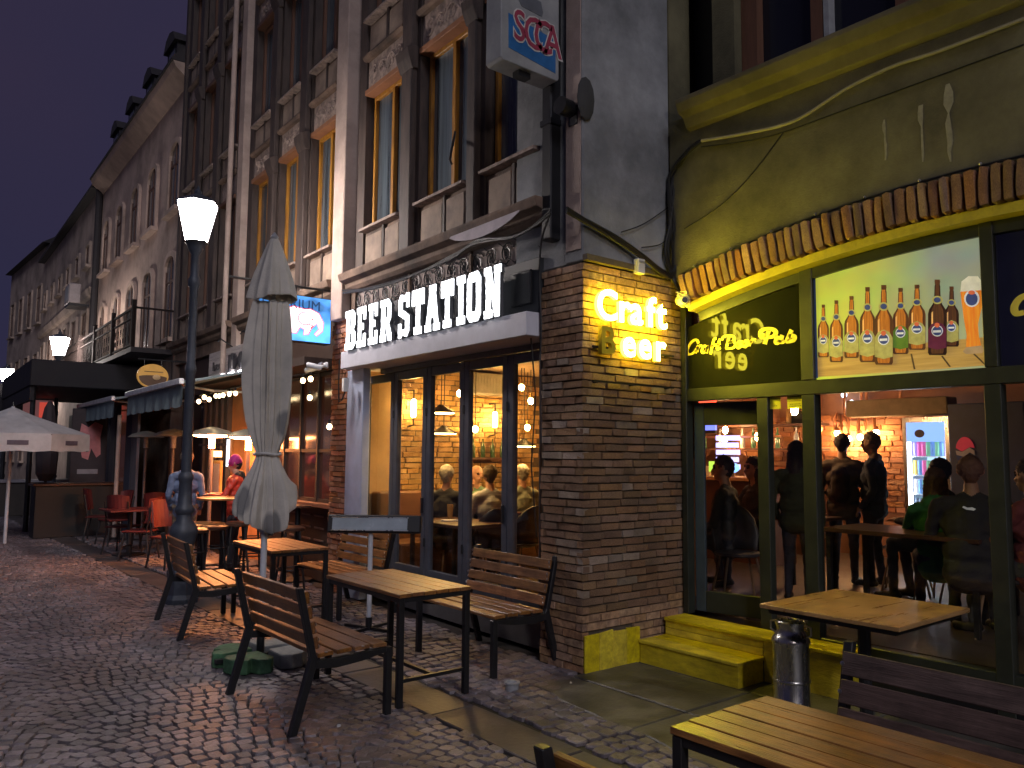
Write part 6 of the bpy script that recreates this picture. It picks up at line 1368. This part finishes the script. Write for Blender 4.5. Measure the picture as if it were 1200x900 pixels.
for s in (.05, fw-.065): MB().box(.05, .075, s, s+.016, .2, H_-.3).build('light_strip', glow('fridge strip light', (.70, .86, 1.0), 22), fg)
MB().box(.012, .018, .046, fw-.046, .2, H_-.30).build('glass', shopglass, fg)
can_c = [mat('can '+str(i), c, .3, .3, bump=0, piece=.15, emit=c, es=1.1) for i, c in enumerate(((.5, .5, .55), (.1, .2, .45), (.5, .35, .1), (.12, .3, .2), (.45, .08, .25), (.25, .2, .5), (.06, .08, .12)))]  # cans glow in their own colours, fridge light put into the material
q = random.Random(5); shz = [.22+.232*k for k in range(6)]
for si, z in enumerate(shz):
    if z > H_-.46: break
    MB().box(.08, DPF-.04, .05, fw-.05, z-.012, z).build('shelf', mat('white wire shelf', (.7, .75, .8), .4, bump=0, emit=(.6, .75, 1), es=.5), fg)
    for k in range(8):
        for dx in (.14, .26):
            r = .032; y_ = .085+(fw-.17)*k/7; 
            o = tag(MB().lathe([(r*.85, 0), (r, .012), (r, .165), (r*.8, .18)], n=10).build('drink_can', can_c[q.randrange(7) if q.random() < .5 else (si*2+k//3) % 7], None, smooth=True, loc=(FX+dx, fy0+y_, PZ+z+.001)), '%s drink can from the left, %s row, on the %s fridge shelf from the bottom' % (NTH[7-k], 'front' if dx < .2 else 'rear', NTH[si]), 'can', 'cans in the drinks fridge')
# round soda emblem on the side wall right of the fridge
yy, z_ = Rp(1127, 529, FX-.2)
sd_ = thing('side_cabinet', 'tall dark cabinet beside the fridge carrying a round red white and blue emblem', 'cabinet', (FX-.1, yy-.3, PZ))
MB().box(.02, .7, -.32, fy0-(yy-.3)-.03, 0, 2.0).build('body', mat('blue black cabinet', (.05, .06, .11), .5), sd_, bevel=.01)
cy_, cz_ = .3+.0, z_-PZ; rr = .17
red_ = mat('emblem red', (.5, .03, .05), .5, emit=(.6, .03, .06), es=.25, bump=0); MB().prism([(cy_+rr*.62*math.cos(a), cz_+rr*math.sin(a)) for a in [PI*.08+i*PI*.84/12 for i in range(13)]]+[(cy_-rr*.3, cz_+.05), (cy_+rr*.2, cz_+.0)], 'x', -.006, -.001).build('emblem_red', red_, sd_)
MB().prism([(cy_+rr*.62*math.cos(a), cz_+rr*math.sin(a)) for a in [PI*1.08+i*PI*.84/12 for i in range(13)]], 'x', -.005, -.001).build('emblem_blue', mat('emblem blue', (.02, .05, .2), .5, bump=0), sd_)
MB().prism([(cy_-rr*.6, cz_+.01), (cy_-rr*.3, cz_+.045), (cy_+rr*.2, cz_-.005), (cy_+rr*.6, cz_+.01), (cy_+rr*.55, cz_-.04), (cy_+rr*.1, cz_-.06), (cy_-rr*.3, cz_-.01), (cy_-rr*.6, cz_-.04)], 'x', -.009, -.0065).build('emblem_white', mat('emblem white', (.5, .45, .45), .5, bump=0), sd_)
# ---------------------------------------------------------------- bar seen through the door
bar = thing('bar_counter', 'long wooden bar counter with glasses and a shelf behind it, seen through the door', 'bar', (8.9, 0, PZ))
MB().box(0, .5, 5.75, 9.5, 0, 1.04).build('front', mat('bar front wood', (.16, .07, .035), .5, scale=4, bump=.2), bar); MB().box(-.12, .6, 5.7, 9.5, 1.042, 1.09).build('counter_top', mat('bar top wood', (.50, .24, .09), .3, scale=5, bump=.1), bar, bevel=.008)
MB().box(1.35, 1.65, 5.9, 9.5, 1.45, 1.48).build('back_shelf', darkwood2, bar); MB().box(1.35, 1.65, 5.9, 9.5, 1.80, 1.83).build('back_shelf', darkwood2, bar); MB().box(1.35, 1.65, 5.9, 9.5, 0, 1.0).build('back_cabinet', darkwood2, bar)
MB().tube([(.2, 5.75, 1.62), (.2, 9.3, 1.62)], .014, 6).build('hanging_rail', copper, bar)
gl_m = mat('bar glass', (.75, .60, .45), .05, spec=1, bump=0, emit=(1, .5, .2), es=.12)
for k in range(20):
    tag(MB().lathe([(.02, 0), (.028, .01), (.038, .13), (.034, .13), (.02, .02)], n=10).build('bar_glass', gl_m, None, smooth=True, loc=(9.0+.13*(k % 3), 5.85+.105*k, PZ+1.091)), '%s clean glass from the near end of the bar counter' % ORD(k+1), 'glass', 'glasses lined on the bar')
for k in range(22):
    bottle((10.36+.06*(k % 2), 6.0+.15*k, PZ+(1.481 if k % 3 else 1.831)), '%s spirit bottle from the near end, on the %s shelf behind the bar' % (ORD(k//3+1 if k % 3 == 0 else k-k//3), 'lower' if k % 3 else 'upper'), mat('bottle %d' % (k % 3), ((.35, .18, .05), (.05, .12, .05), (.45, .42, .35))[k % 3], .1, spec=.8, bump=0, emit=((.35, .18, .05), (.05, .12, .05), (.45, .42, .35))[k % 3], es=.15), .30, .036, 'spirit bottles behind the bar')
tp = thing('beer_taps', 'lit blue and white beer tap column with a lime end on the bar', 'beer tap', (8.95, 6.45, PZ+1.09))
for k in range(5): MB().box(0, .06, -.15+.02*(k % 2), .19, .10+.095*k, .165+.095*k).build('lit_band', glow('lilac tap light', (.42, .42, .95), 2.2), tp)
MB().box(.02, .07, -.19, -.04, -.0, .18).build('lime_block', glow('lime light', (.45, .75, .08), 1.0), tp) if False else MB().box(0, .06, .19, .31, .06, .2).build('lime_block', glow('lime light', (.45, .75, .08), 1.2), tp)
MB().ball((.0, -.06, .12), (.05, .12, .07), 12).build('blue_dome', glow('blue dome light', (.2, .45, .95), 2.0), tp, smooth=True)
MB().tube([(0, -.06, 0), (0, -.06, .08)], .04, 10).build('column', steelM, tp)
sc2 = thing('red_blue_screen', 'narrow red and blue lit sign at the left edge inside the door', 'lit sign', (8.6, *Rp(823, 490, 8.6)))
MB().box(0, .04, -.2, .1, -.02, .24).build('red_part', glow('red sign light', (1, .07, .03), 2.6), sc2); MB().box(0, .04, -.2, .1, -.16, -.03).build('blue_part', glow('blue sign light', (.15, .2, .9), 1.8), sc2); MB().box(0, .04, -.2, .1, -.2, -.162).build('frame', ironM, sc2)
def ppend(px, py, X, lb, strength=None):
    y_, z_ = Rp(px, py, X); t = thing('pub_pendant', lb, 'pendant lamp', (X, y_, z_), 0, 'bare bulbs over the bar')
    MB().ball((0, 0, 0), (.04, .04, .055), 12).build('bulb', pb_, t, smooth=True); MB().tube([(0, 0, .04), (0, 0, .11)], .02, 8).build('socket', brass, t); MB().tube([(0, 0, .1), (0, 0, 3.34-z_)], .005, 5).build('cord', blackrub, t)
ppend(870, 481, 8.6, 'bare bulb hanging over the bar seen through the door'); ppend(850, 504, 10.0, 'small bare bulb over the back shelf, upper of two'); ppend(849, 515, 10.1, 'small bare bulb over the back shelf, lower of two'); ppend(931, 481, 8.2, 'bare bulb behind the yellow notices'); ppend(888, 512, 9.6, 'bare bulb low behind the door post')
rb = thing('round_wall_badge', 'round olive badge hanging below the bulb behind the side glass', 'badge', (10.5, *Rp(933, 491, 10.5)))
MB().prism([(.13*math.cos(2*PI*k/20), .13*math.sin(2*PI*k/20)) for k in range(20)], 'x', 0, .02).build('disc', mat('olive disc', (.02, .025, .01), .6), rb); MB().tube([(-.01, .13*math.cos(2*PI*k/20), .13*math.sin(2*PI*k/20)) for k in range(21)], .008, 5).build('rim', brass, rb)
# furniture in the pub
intable((6.95, 3.15, PZ), .75, 1.3, 'dark table behind the large pane'); intable((7.6, 2.2, PZ), .8, 1.2, 'table of the seated group by the fridge'); intable((7.6, 4.6, PZ), .6, .6, 'small table just inside the door')
inchair((6.55, 4.62, PZ), R(-40), 'chair with thin pale legs just inside the door', mat('grey shell', (.12, .11, .12), .4)); inchair((8.3, 3.85, PZ), R(200), 'pale rimmed chair below the standing guests', mat('pale shell', (.35, .38, .45), .4)); inchair((8.0, 3.35, PZ), R(90), 'cream chair back beside the dark table', mat('cream shell', (.55, .40, .18), .5)); inchair((7.75, 3.05, PZ), R(100), 'second cream chair back nearer the seated group', MATS['cream shell'])
inchair((6.9, 2.45, PZ), R(-70), 'dark chair of the guest in green'); inchair((6.7, 1.95, PZ), R(-60), 'dark chair of the guest in the black jacket')
t = thing('lit_phone', 'lit phone screen held by the guest in green', 'phone', (7.35, 2.95, PZ+.86), R(30)); MB().box(-.04, .04, -.005, .005, -.07, .07).build('case', ironM, t, rot=(0, R(10), 0)); MB().box(-.045, -.041, -.035, .035, -.06, .06).build('screen', glow('phone light', (.5, .75, 1), 2), t)
# ================================================================ PEOPLE: one continuous remeshed body each
def cloth(name, c, **k): return mat(name, c, .85, scale=14, bump=.35, var=.25, **k)
skinM = mat('skin', (.50, .27, .18), .5, scale=20, bump=.05, var=.12); eyeM = mat('eye', (.03, .02, .02), .2, bump=0)
def person(label, loc, rz, pose='sit', top=None, legs=None, hair=(.05, .03, .02), sc=1., arms='table', turn=0, lean=0, bald=False, longhair=False, hat=None, bulk=1., hood=False, extra=None, vox=.012, shoes=None, sleeves=True, nod=0):
    top = top or cloth('dark jacket', (.07, .065, .07)); legs = legs or cloth('dark trousers', (.06, .06, .085)); hairM = mat('hair %s' % (str(hair)), hair, .7, scale=40, bump=.4); shoeM = mat('dark shoe', (.03, .025, .02), .5)
    mats_ = [top, legs, skinM, hairM, shoeM, eyeM, hat or hairM]; P = []
    def cap(a, b, ra, rb, mi): P.append((Vector(a), Vector(b), ra, rb, mi))
    b = bulk
    if pose == 'stand':
        hz_ = .93; hips = [(-.09, 0, hz_), (.09, 0, hz_)]; kn = [(-.10, -.02, .50), (.11, -.05, .50)]; an = [(-.11, .03, .09), (.12, -.02, .09)]
    else:
        hz_ = .53; hips = [(-.10, 0, hz_), (.10, 0, hz_)]; kn = [(-.14, -.42, .54), (.14, -.42, .54)]; an = [(-.13, -.36, .10), (.14, -.42, .10)]
    def tor(x, y, z):   # torso point, leaning
        return (x, y-math.sin(lean)*z, hz_+math.cos(lean)*z)
    for s in (0, 1):
        cap(hips[s], kn[s], .088*b, .060, 1); cap(kn[s], an[s], .058, .042, 1)
        a = an[s]; cap((a[0], a[1]+.03, .045), (a[0]+(.02 if s else -.02), a[1]-.15, .035), .042, .034, 4)
    cap((-.07, 0, hz_), (.07, 0, hz_), .105*b, .105*b, 1)
    cap(tor(-.05, 0, .05), tor(.05, 0, .05), .115*b, .115*b, 0); cap(tor(0, 0, .1), tor(0, -.005, .36), .125*b, .135*b, 0)
    cap(tor(-.05*b, 0, -.06), tor(.05*b, 0, -.06), .125*b, .125*b, 0); cap(tor(-.04*b, 0, .12), tor(.04*b, 0, .12), .132*b, .135*b, 0)
    cap(tor(-.07, 0, .30), tor(.07, 0, .30), .12*b, .12*b, 0); cap(tor(-.145*b, .01, .455), tor(.145*b, .01, .455), .068, .068, 0); cap(tor(-.06, 0.01, .49), tor(.06, .01, .49), .06, .06, 0)
    cap(tor(0, .01, .50), tor(0, -.01, .60), .056, .052, 2)
    hc = Vector(tor(0, -.025, .69)); Mt = Matrix.Rotation(turn, 3, 'Z') @ Matrix.Rotation(nod, 3, 'X')
    def hd(x, y, z): return hc+Mt@Vector((x, y, z))
    cap(hd(0, .012, .03), hd(0, .0, .045), .088, .080, 2); cap(hd(0, -.02, -.02), hd(0, -.03, -.045), .066, .048, 2); cap(hd(0, -.05, -.075), hd(0, -.055, -.078), .030, .028, 2)
    cap(hd(0, -.088, .015), hd(0, -.105, -.022), .010, .015, 2); cap(hd(-.02, -.083, -.052), hd(.02, -.083, -.052), .010, .010, 2)
    for s in (-1, 1): cap(hd(s*.083, .01, .005), hd(s*.085, .015, .03), .013, .016, 2); cap(hd(s*.032, -.081, .018), hd(s*.034, -.081, .018), .011, .011, 5); cap(hd(s*.015, -.085, .036), hd(s*.045, -.078, .036), .010, .009, 3 if not bald else 2)
    if not bald:
        cap(hd(0, .022, .048), hd(0, .012, .062), .094, .088, 3); cap(hd(0, .05, .01), hd(0, .045, -.02), .066, .055, 3)
        if longhair: cap(hd(0, .055, .0), hd(0, .075, -.20), .075, .06, 3); cap(hd(-.06, .02, 0), hd(-.075, .03, -.16), .04, .035, 3); cap(hd(.06, .02, 0), hd(.075, .03, -.16), .04, .035, 3)
    if hat: cap(hd(0, .02, .055), hd(0, .015, .085), .098, .088, 6); cap(hd(-.0, .0, .05), hd(0, .0, .052), .097, .095, 6)
    if hood: cap(tor(-.07, .07, .52), tor(.07, .07, .52), .06, .06, 0); cap(tor(0, .09, .47), tor(0, .08, .54), .06, .05, 0)
    sh = [Vector(tor(-.185*b, .01, .445)), Vector(tor(.185*b, .01, .445))]
    for s in (0, 1):
        g_ = -1 if s == 0 else 1; base = sh[s]
        mode = arms if isinstance(arms, str) else arms[s]
        if mode == 'table': el = base+Vector((g_*.07, -.14, -.24)); ha = el+Vector((-g_*.12, -.22, .02))
        elif mode == 'down': el = base+Vector((g_*.05, .02, -.29)); ha = el+Vector((0, -.05, -.25))
        elif mode == 'pocket': el = base+Vector((g_*.05, .05, -.28)); ha = el+Vector((-g_*.03, -.14, -.19))
        elif mode == 'raise': el = base+Vector((g_*.09, -.12, -.22)); ha = el+Vector((-g_*.10, -.10, .25))
        elif mode == 'lap': el = base+Vector((g_*.07, -.05, -.27)); ha = el+Vector((-g_*.13, -.2, -.06))
        cap(base, el, .058, .046, 0); cap(el, ha, .045, .034, 0 if sleeves else 2)
        d = (ha-el).normalized(); pl_ = ha+d*.05; side = Vector((-g_, 0, 0)); side = (side-d*side.dot(d)).normalized(); nn = d.cross(side)
        cap(ha, pl_, .024, .030, 2)
        for k, (ofs, ln) in enumerate(((-.027, .062), (-.009, .072), (.009, .068), (.026, .054))):
            r_ = pl_+side*ofs+d*.018; mid = r_+d*ln*.5+nn*.004; cap(r_, mid, .0105, .0098, 2); cap(mid, mid+d*ln*.45+nn*.018*(1 if g_ > 0 else -1), .0098, .0085, 2)
        cap(ha+side*.022+d*.01, ha+side*.055+d*.05, .013, .010, 2)
    if extra: extra(cap, tor, hd)
    mb = MB()
    for a, b_, ra, rb, mi in P:
        v = (b_-a); n_ = 12
        if v.length > 1e-4:
            d = v.normalized(); pts = [a-d*ra*.98, a-d*ra*.7, a-d*ra*.25, a, b_, b_+d*rb*.25, b_+d*rb*.7, b_+d*rb*.98]; mb.tube(pts, [ra*.2, ra*.714, ra*.968, ra, rb, rb*.968, rb*.714, rb*.2], n_)
    me = mb.mesh([skinM], name='tmp'); ob = bpy.data.objects.new('tmp', me); COL.objects.link(ob)
    rm = ob.modifiers.new('r', 'REMESH'); rm.mode = 'VOXEL'; rm.voxel_size = vox; rm.use_smooth_shade = True
    sm_ = ob.modifiers.new('s', 'SMOOTH'); sm_.factor = .5; sm_.iterations = 2
    dg = bpy.context.evaluated_depsgraph_get(); ev = bpy.data.meshes.new_from_object(ob.evaluated_get(dg), depsgraph=dg); bpy.data.objects.remove(ob); bpy.data.meshes.remove(me)
    ev.name = 'person'; ev.materials.clear()
    for m in mats_: ev.materials.append(m)
    n = len(ev.polygons); cs_ = np.empty(n*3); ev.polygons.foreach_get('center', cs_); cs_ = cs_.reshape(-1, 3); best = np.full(n, 9.); mi_ = np.zeros(n, int)
    for a, b_, ra, rb, mi in P:
        A = np.array(a); Bv = np.array(b_)-A; L2 = Bv@Bv or 1e-9; t_ = np.clip((cs_-A)@Bv/L2, 0, 1); d_ = np.linalg.norm(cs_-A-t_[:, None]*Bv, axis=1)-(ra+(rb-ra)*t_); w = d_ < best; best[w] = d_[w]; mi_[w] = mi
    ev.polygons.foreach_set('material_index', mi_.tolist()); ev.polygons.foreach_set('use_smooth', [True]*n); ev.update()
    # folds in the clothes
    vv = np.empty(len(ev.vertices)*3); ev.vertices.foreach_get('co', vv); vv = vv.reshape(-1, 3)
    f_ = .004*np.sin(vv[:, 2]*55+vv[:, 0]*20+3*np.sin(vv[:, 1]*18))*np.sin(vv[:, 0]*23+vv[:, 1]*31); f_ *= (vv[:, 2] < hz_+.45); vn = np.empty(len(ev.vertices)*3); ev.vertices.foreach_get('normal', vn); vv += vn.reshape(-1, 3)*f_[:, None]
    hm = np.zeros(len(vv), bool)
    lv = np.empty(len(ev.loops), int); ev.loops.foreach_get('vertex_index', lv); lt = np.empty(n, int); ev.polygons.foreach_get('loop_total', lt); hm[lv[np.repeat(mi_ == 3, lt)]] = True
    hz2 = .007*np.sin(vv[:, 0]*170+9*np.sin(vv[:, 2]*60))*np.sin(vv[:, 1]*150+vv[:, 2]*90)+rng.normal(0, .0022, len(vv)); vv += vn.reshape(-1, 3)*(hz2*hm)[:, None]
    ev.vertices.foreach_set('co', vv.ravel()); ev.update()
    o = bpy.data.objects.new('person', ev); COL.objects.link(o); o.location = loc; o.rotation_euler = (0, 0, rz); o.scale = (sc,)*3
    return tag(o, label, 'person')
def face_to(x, y, tx, ty): return math.atan2(ty-y, tx-x)+PI/2       # people look along local -y
def pat(px, Y): x, y, _ = at(px, Y); return x, y
def xat(px, X): d = sight(px, 500); return X, d.y*X/d.x
# outside
x, y = pat(221, 12.0); person('person in a blue grey jacket seen from behind, standing behind the near lamp post', (x, y, 0), face_to(x, y, x+.5, y+1.5), 'stand', cloth('blue grey jacket', (.12, .16, .26)), cloth('khaki trousers', (.16, .12, .08)), arms=('pocket', 'pocket'), hat=cloth('dark cap', (.10, .07, .05)), turn=R(-35), sc=.97)
def puffer(cap, tor, hd):
    for z in (.02, .1, .18, .26, .34, .42): cap(tor(-.09, 0, z), tor(.09, 0, z), .128, .128, 0)
    cap(tor(-.08, .04, .52), tor(.08, .04, .52), .055, .055, 3); cap(tor(0, .08, .50), tor(0, .07, .56), .06, .05, 3)
x, y = pat(279, 11.6); person('person in a red puffer jacket and magenta beanie facing left', (x, y, 0), face_to(x, y, x-1.5, y+.9), 'stand', mat('red puffer', (.62, .06, .035), .5, scale=12, bump=.3), cloth('dark trousers', (.06, .06, .085)), hair=(.02, .02, .02), arms=('table', 'table'), hat=cloth('magenta beanie', (.45, .03, .22)), sc=.93, extra=puffer, nod=R(8))
# in the bar room
stripes = mat('striped white shirt', (.60, .60, .62), .8, scale=9, stretch=(.3, .3, 6), bump=.1, col2=(.36, .36, .42))
x, y = pat(524, 8.05); person('person with grey hair in a dark shirt turned away behind the third pane', (x, y, FLZ), face_to(x, y, x+1, y+.6), 'sit', cloth('black shirt', (.03, .03, .035)), hair=(.45, .40, .33), arms=('table', 'raise'), sleeves=False)
x, y = pat(558.5, 8.55); person('bald person in a green shirt facing the street behind the fourth pane', (x, y, FLZ), face_to(x, y, x-.3, y-1), 'sit', cloth('green shirt', (.14, .24, .16)), bald=True, arms=('raise', 'table'), turn=R(15))
x, y = pat(575, 7.75); person('person in a white striped shirt with their back to the glass', (x, y, FLZ), face_to(x, y, x+.3, y+1), 'sit', stripes, hair=(.12, .08, .04), arms=('lap', 'lap'))
inchair((x-.02, y-.1, FLZ), R(-15)+0, 'dark chair of the person in the striped shirt')
x, y = pat(613, 8.2); person('person with thin grey hair in the rightmost pane, seen from the side', (x, y, FLZ), face_to(x, y, x+.2, y+1), 'sit', cloth('grey green sweater', (.22, .23, .17)), hair=(.30, .26, .20), arms=('lap', 'lap'))
# in the pub
x, y = xat(849, 6.75); person('person with short dark hair seated just inside the open door', (x, y, PZ-.03), face_to(x, y, x-.4, y+1.2), 'sit', cloth('charcoal jumper', (.09, .09, .10)), arms=('lap', 'lap'), sc=1.03, turn=R(12))
x, y = xat(884, 7.6); person('person in a dark coat partly hidden by the door post', (x, y, PZ), face_to(x, y, x-1, y+.5), 'sit', cloth('dark jacket', (.07, .065, .07)), arms=('table', 'lap'), longhair=True)
x, y = xat(932, 7.0); person('standing dark silhouette behind the side glass', (x, y, PZ), face_to(x, y, x+1, y+.3), 'stand', cloth('olive black coat', (.07, .075, .045)), arms=('down', 'pocket'), sc=.86, longhair=True, bulk=1.15)
def pack(cap, tor, hd): cap(tor(0, .17, .12), tor(0, .16, .36), .11, .10, 6)
x, y = xat(986, 8.4); person('person standing with a backpack, back to the street, left of the pair', (x, y, PZ), face_to(x, y, x+1, y+.3), 'stand', cloth('brown black coat', (.13, .095, .07)), arms=('down', 'down'), sc=.92, bulk=1.1, extra=pack)
def collar(cap, tor, hd): cap(tor(-.05, .03, .53), tor(.06, .03, .53), .055, .055, 6)
x, y = xat(1022, 8.5); person('person standing in a dark jacket with a red collar, right of the pair', (x, y, PZ), face_to(x, y, x-.2, y+1), 'stand', cloth('navy jacket', (.07, .08, .12)), hair=(.25, .16, .09), arms=('table', 'pocket'), sc=.93, bulk=1.08, extra=collar, hat=None)
x, y = xat(1101, 8.0); person('person seated with dark hair against the glow of the fridge', (x, y, PZ), face_to(x, y, x-.1, y+1), 'sit', cloth('black jacket', (.05, .05, .06)), hair=(.02, .015, .01), arms=('table', 'table'), bulk=1.1)
x, y = xat(1095, 7.05); person('person in a green hoodie with long brown hair bent over the table', (x, y, PZ), face_to(x, y, x+1, y+.5), 'sit', cloth('green hoodie', (.04, .20, .06)), hair=(.16, .08, .03), arms=('table', 'table'), longhair=True, lean=R(12), hood=True, sc=.95)
def mark(cap, tor, hd): pass
x, y = xat(1135, 6.72); pj = person('large person in a black jacket nearest the pub window', (x, y, PZ), face_to(x, y, x+1, y+.4), 'sit', cloth('black shell jacket', (.035, .032, .038)), hair=(.22, .10, .06), arms=('table', 'lap'), bulk=1.25, lean=R(8), sc=1.02)
lg = MB(); lg.prism([(-.045, 0), (-.02, .012), (.01, .008), (.035, .02), (.045, .01), (.02, -.006), (-.03, -.012)], 'y', 0, .003); lg.build('jacket_mark', mat('white mark', (.6, .6, .6), .5, bump=0, emit=(1, 1, 1), es=.1), pj, loc=(.02, .12, .96), rot=(R(-8), 0, 0))
x, y = xat(1206, 6.9); person('person in a reddish top cut by the right edge of the photo', (x, y, PZ), face_to(x, y, x+.3, y+1), 'sit', cloth('dull red top', (.22, .05, .05)), arms=('table', 'table'))
# ================================================================ LETTERS BECOME PLAIN MESHES
dg = bpy.context.evaluated_depsgraph_get(); dg.update(); conv = []
for o in [o for o in bpy.data.objects if o.type == 'FONT']:
    conv.append((o, bpy.data.meshes.new_from_object(o.evaluated_get(dg), depsgraph=dg)))
for o, me in conv:
    nm = o.name.split('.')[0]; par, mw, loc, rot, sc = o.parent, o.matrix_world.copy(), o.location.copy(), o.rotation_euler.copy(), o.scale.copy()
    bpy.data.objects.remove(o); link(nm, me, par, loc, rot, sc)
